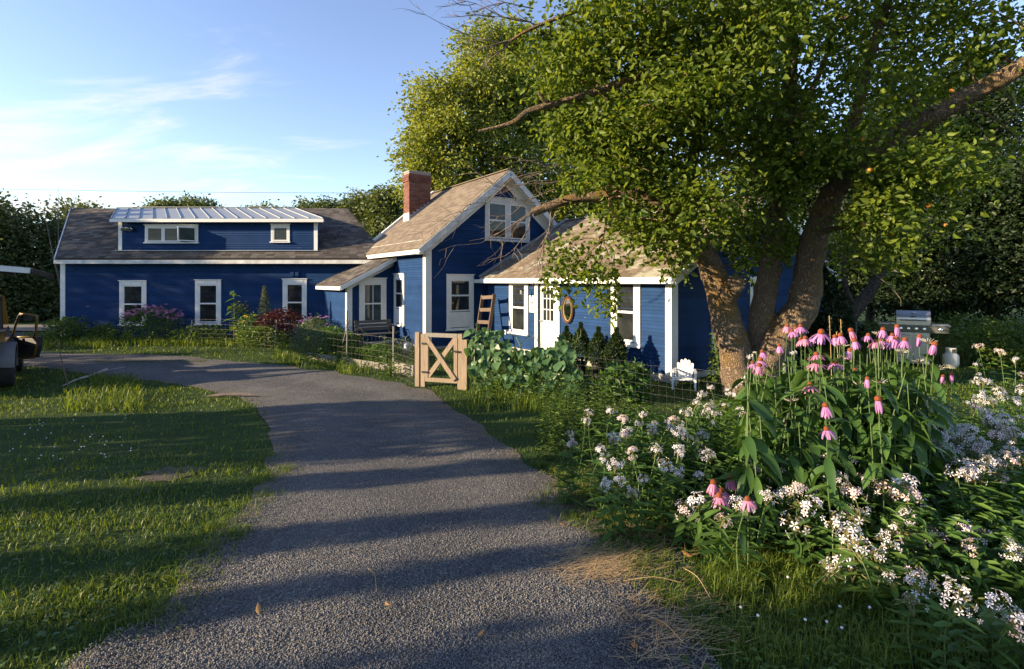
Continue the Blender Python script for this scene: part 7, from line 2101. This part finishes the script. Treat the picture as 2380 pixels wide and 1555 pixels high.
# fallen leaves and twigs
lfm = [blade('fallen_leaf', 1.0, 0.5, MAT['deadleaf'], 4, b, -0.25) for b in (.2, -.3, .5)]
FL = [(1587, 1297, 0.075, 'tan curled leaf lying where the straw meets the lawn'), (602, 1447, 0.05, 'orange leaf on the gravel near the left edge of the drive'), (1478, 1530, 0.06, 'brown leaf at the bottom edge of the gravel'), (1556, 1478, 0.07, 'long brown leaf by the twigs at the drive edge'),
      (1490, 1418, 0.04, 'small brown leaf on the shaded gravel by the weeds'), (1812, 1352, 0.05, 'rust brown leaf in the corner grass'), (1310, 1235, 0.035, 'small pale leaf on the gravel above the straw'), (940, 1318, 0.03, 'tiny tan leaf in the middle of the drive'), (1290, 1060, 0.04, 'reddish leaf in the lawn edge by the soapwort'), (895, 1420, 0.04, 'tan leaf on the lit gravel'), (1110, 1500, 0.035, 'pale leaf on the near shaded gravel')]
for k, (px, py, s_, lab) in enumerate(FL):
    q = gp(px, py, 0.045)
    o = put('fallen_leaf', lfm[k % 3], None, None, Matrix.Translation(q) @ Matrix.Rotation(random.random() * 6.28, 4, 'Z') @ Matrix.Rotation(-.2, 4, 'Y') @ Matrix.Scale(s_, 4))
    tag(o, lab, 'leaf', 'fallen leaves')
TWG = [((855, 1340), (875, 1395), 'thin yellow straw stalk on the middle of the drive'), ((1490, 1450), (1590, 1520), 'long pale twig at the bottom of the drive edge'), ((1450, 1370), (1585, 1375), 'thin twig lying across the shaded gravel edge'), ((1590, 1340), (1650, 1410), 'bent twig between gravel and lawn'), ((1485, 1462), (1540, 1458), 'short twig beside the weeds')]
for a_, b_, lab in TWG:
    pa, pb = gp(*a_, 0.045), gp(*b_, 0.045)
    o = MB().tube(wpath([Vector((0, 0, 0)), (pb - pa) * .5 + Vector((0.01, 0.01, .02)), pb - pa], 6), 0.0017, 5).obj('twig', MAT['straw']); o.location = pa
    tag(o, lab, 'twig', 'twigs on the drive')
# seeding grass stalks
def stalk(px, py, d, h, label):
    top = P(px, py, d); b = Vector((top.x + 0.03, top.y, gzf(top.x, top.y)))
    t = thing('grass_stalk', label, 'grass', b, 0, 'seeding grass stalks')
    MB().tube(wpath([(0, 0, 0), (top - b) * .6 + Vector((.01, 0, 0)), top - b], 8), 0.0025, 4, False).obj('stem', MAT['straw'], t)
    n = 60; u = rng.random(n)
    pts = np.array(top - b)[None] * (0.86 + 0.14 * u)[:, None] + rng.normal(0, .006, (n, 3))
    put('seed_head', leaf_mesh('seed_head', pts, MAT['calyx'], 0.014, shape=4, wl=.35), t)
for x, y, d, lab in ((978, 545, 5.2, 'tallest dry grass stalk between the coneflowers and the leaning tree'), (1060, 570, 5.0, 'dry grass stalk left of the fence piece behind the coneflowers'), (1030, 660, 5.0, 'short dry grass stalk among the coneflowers')):
    px, py = cv(x, y); stalk(px, py, d, 1, lab)
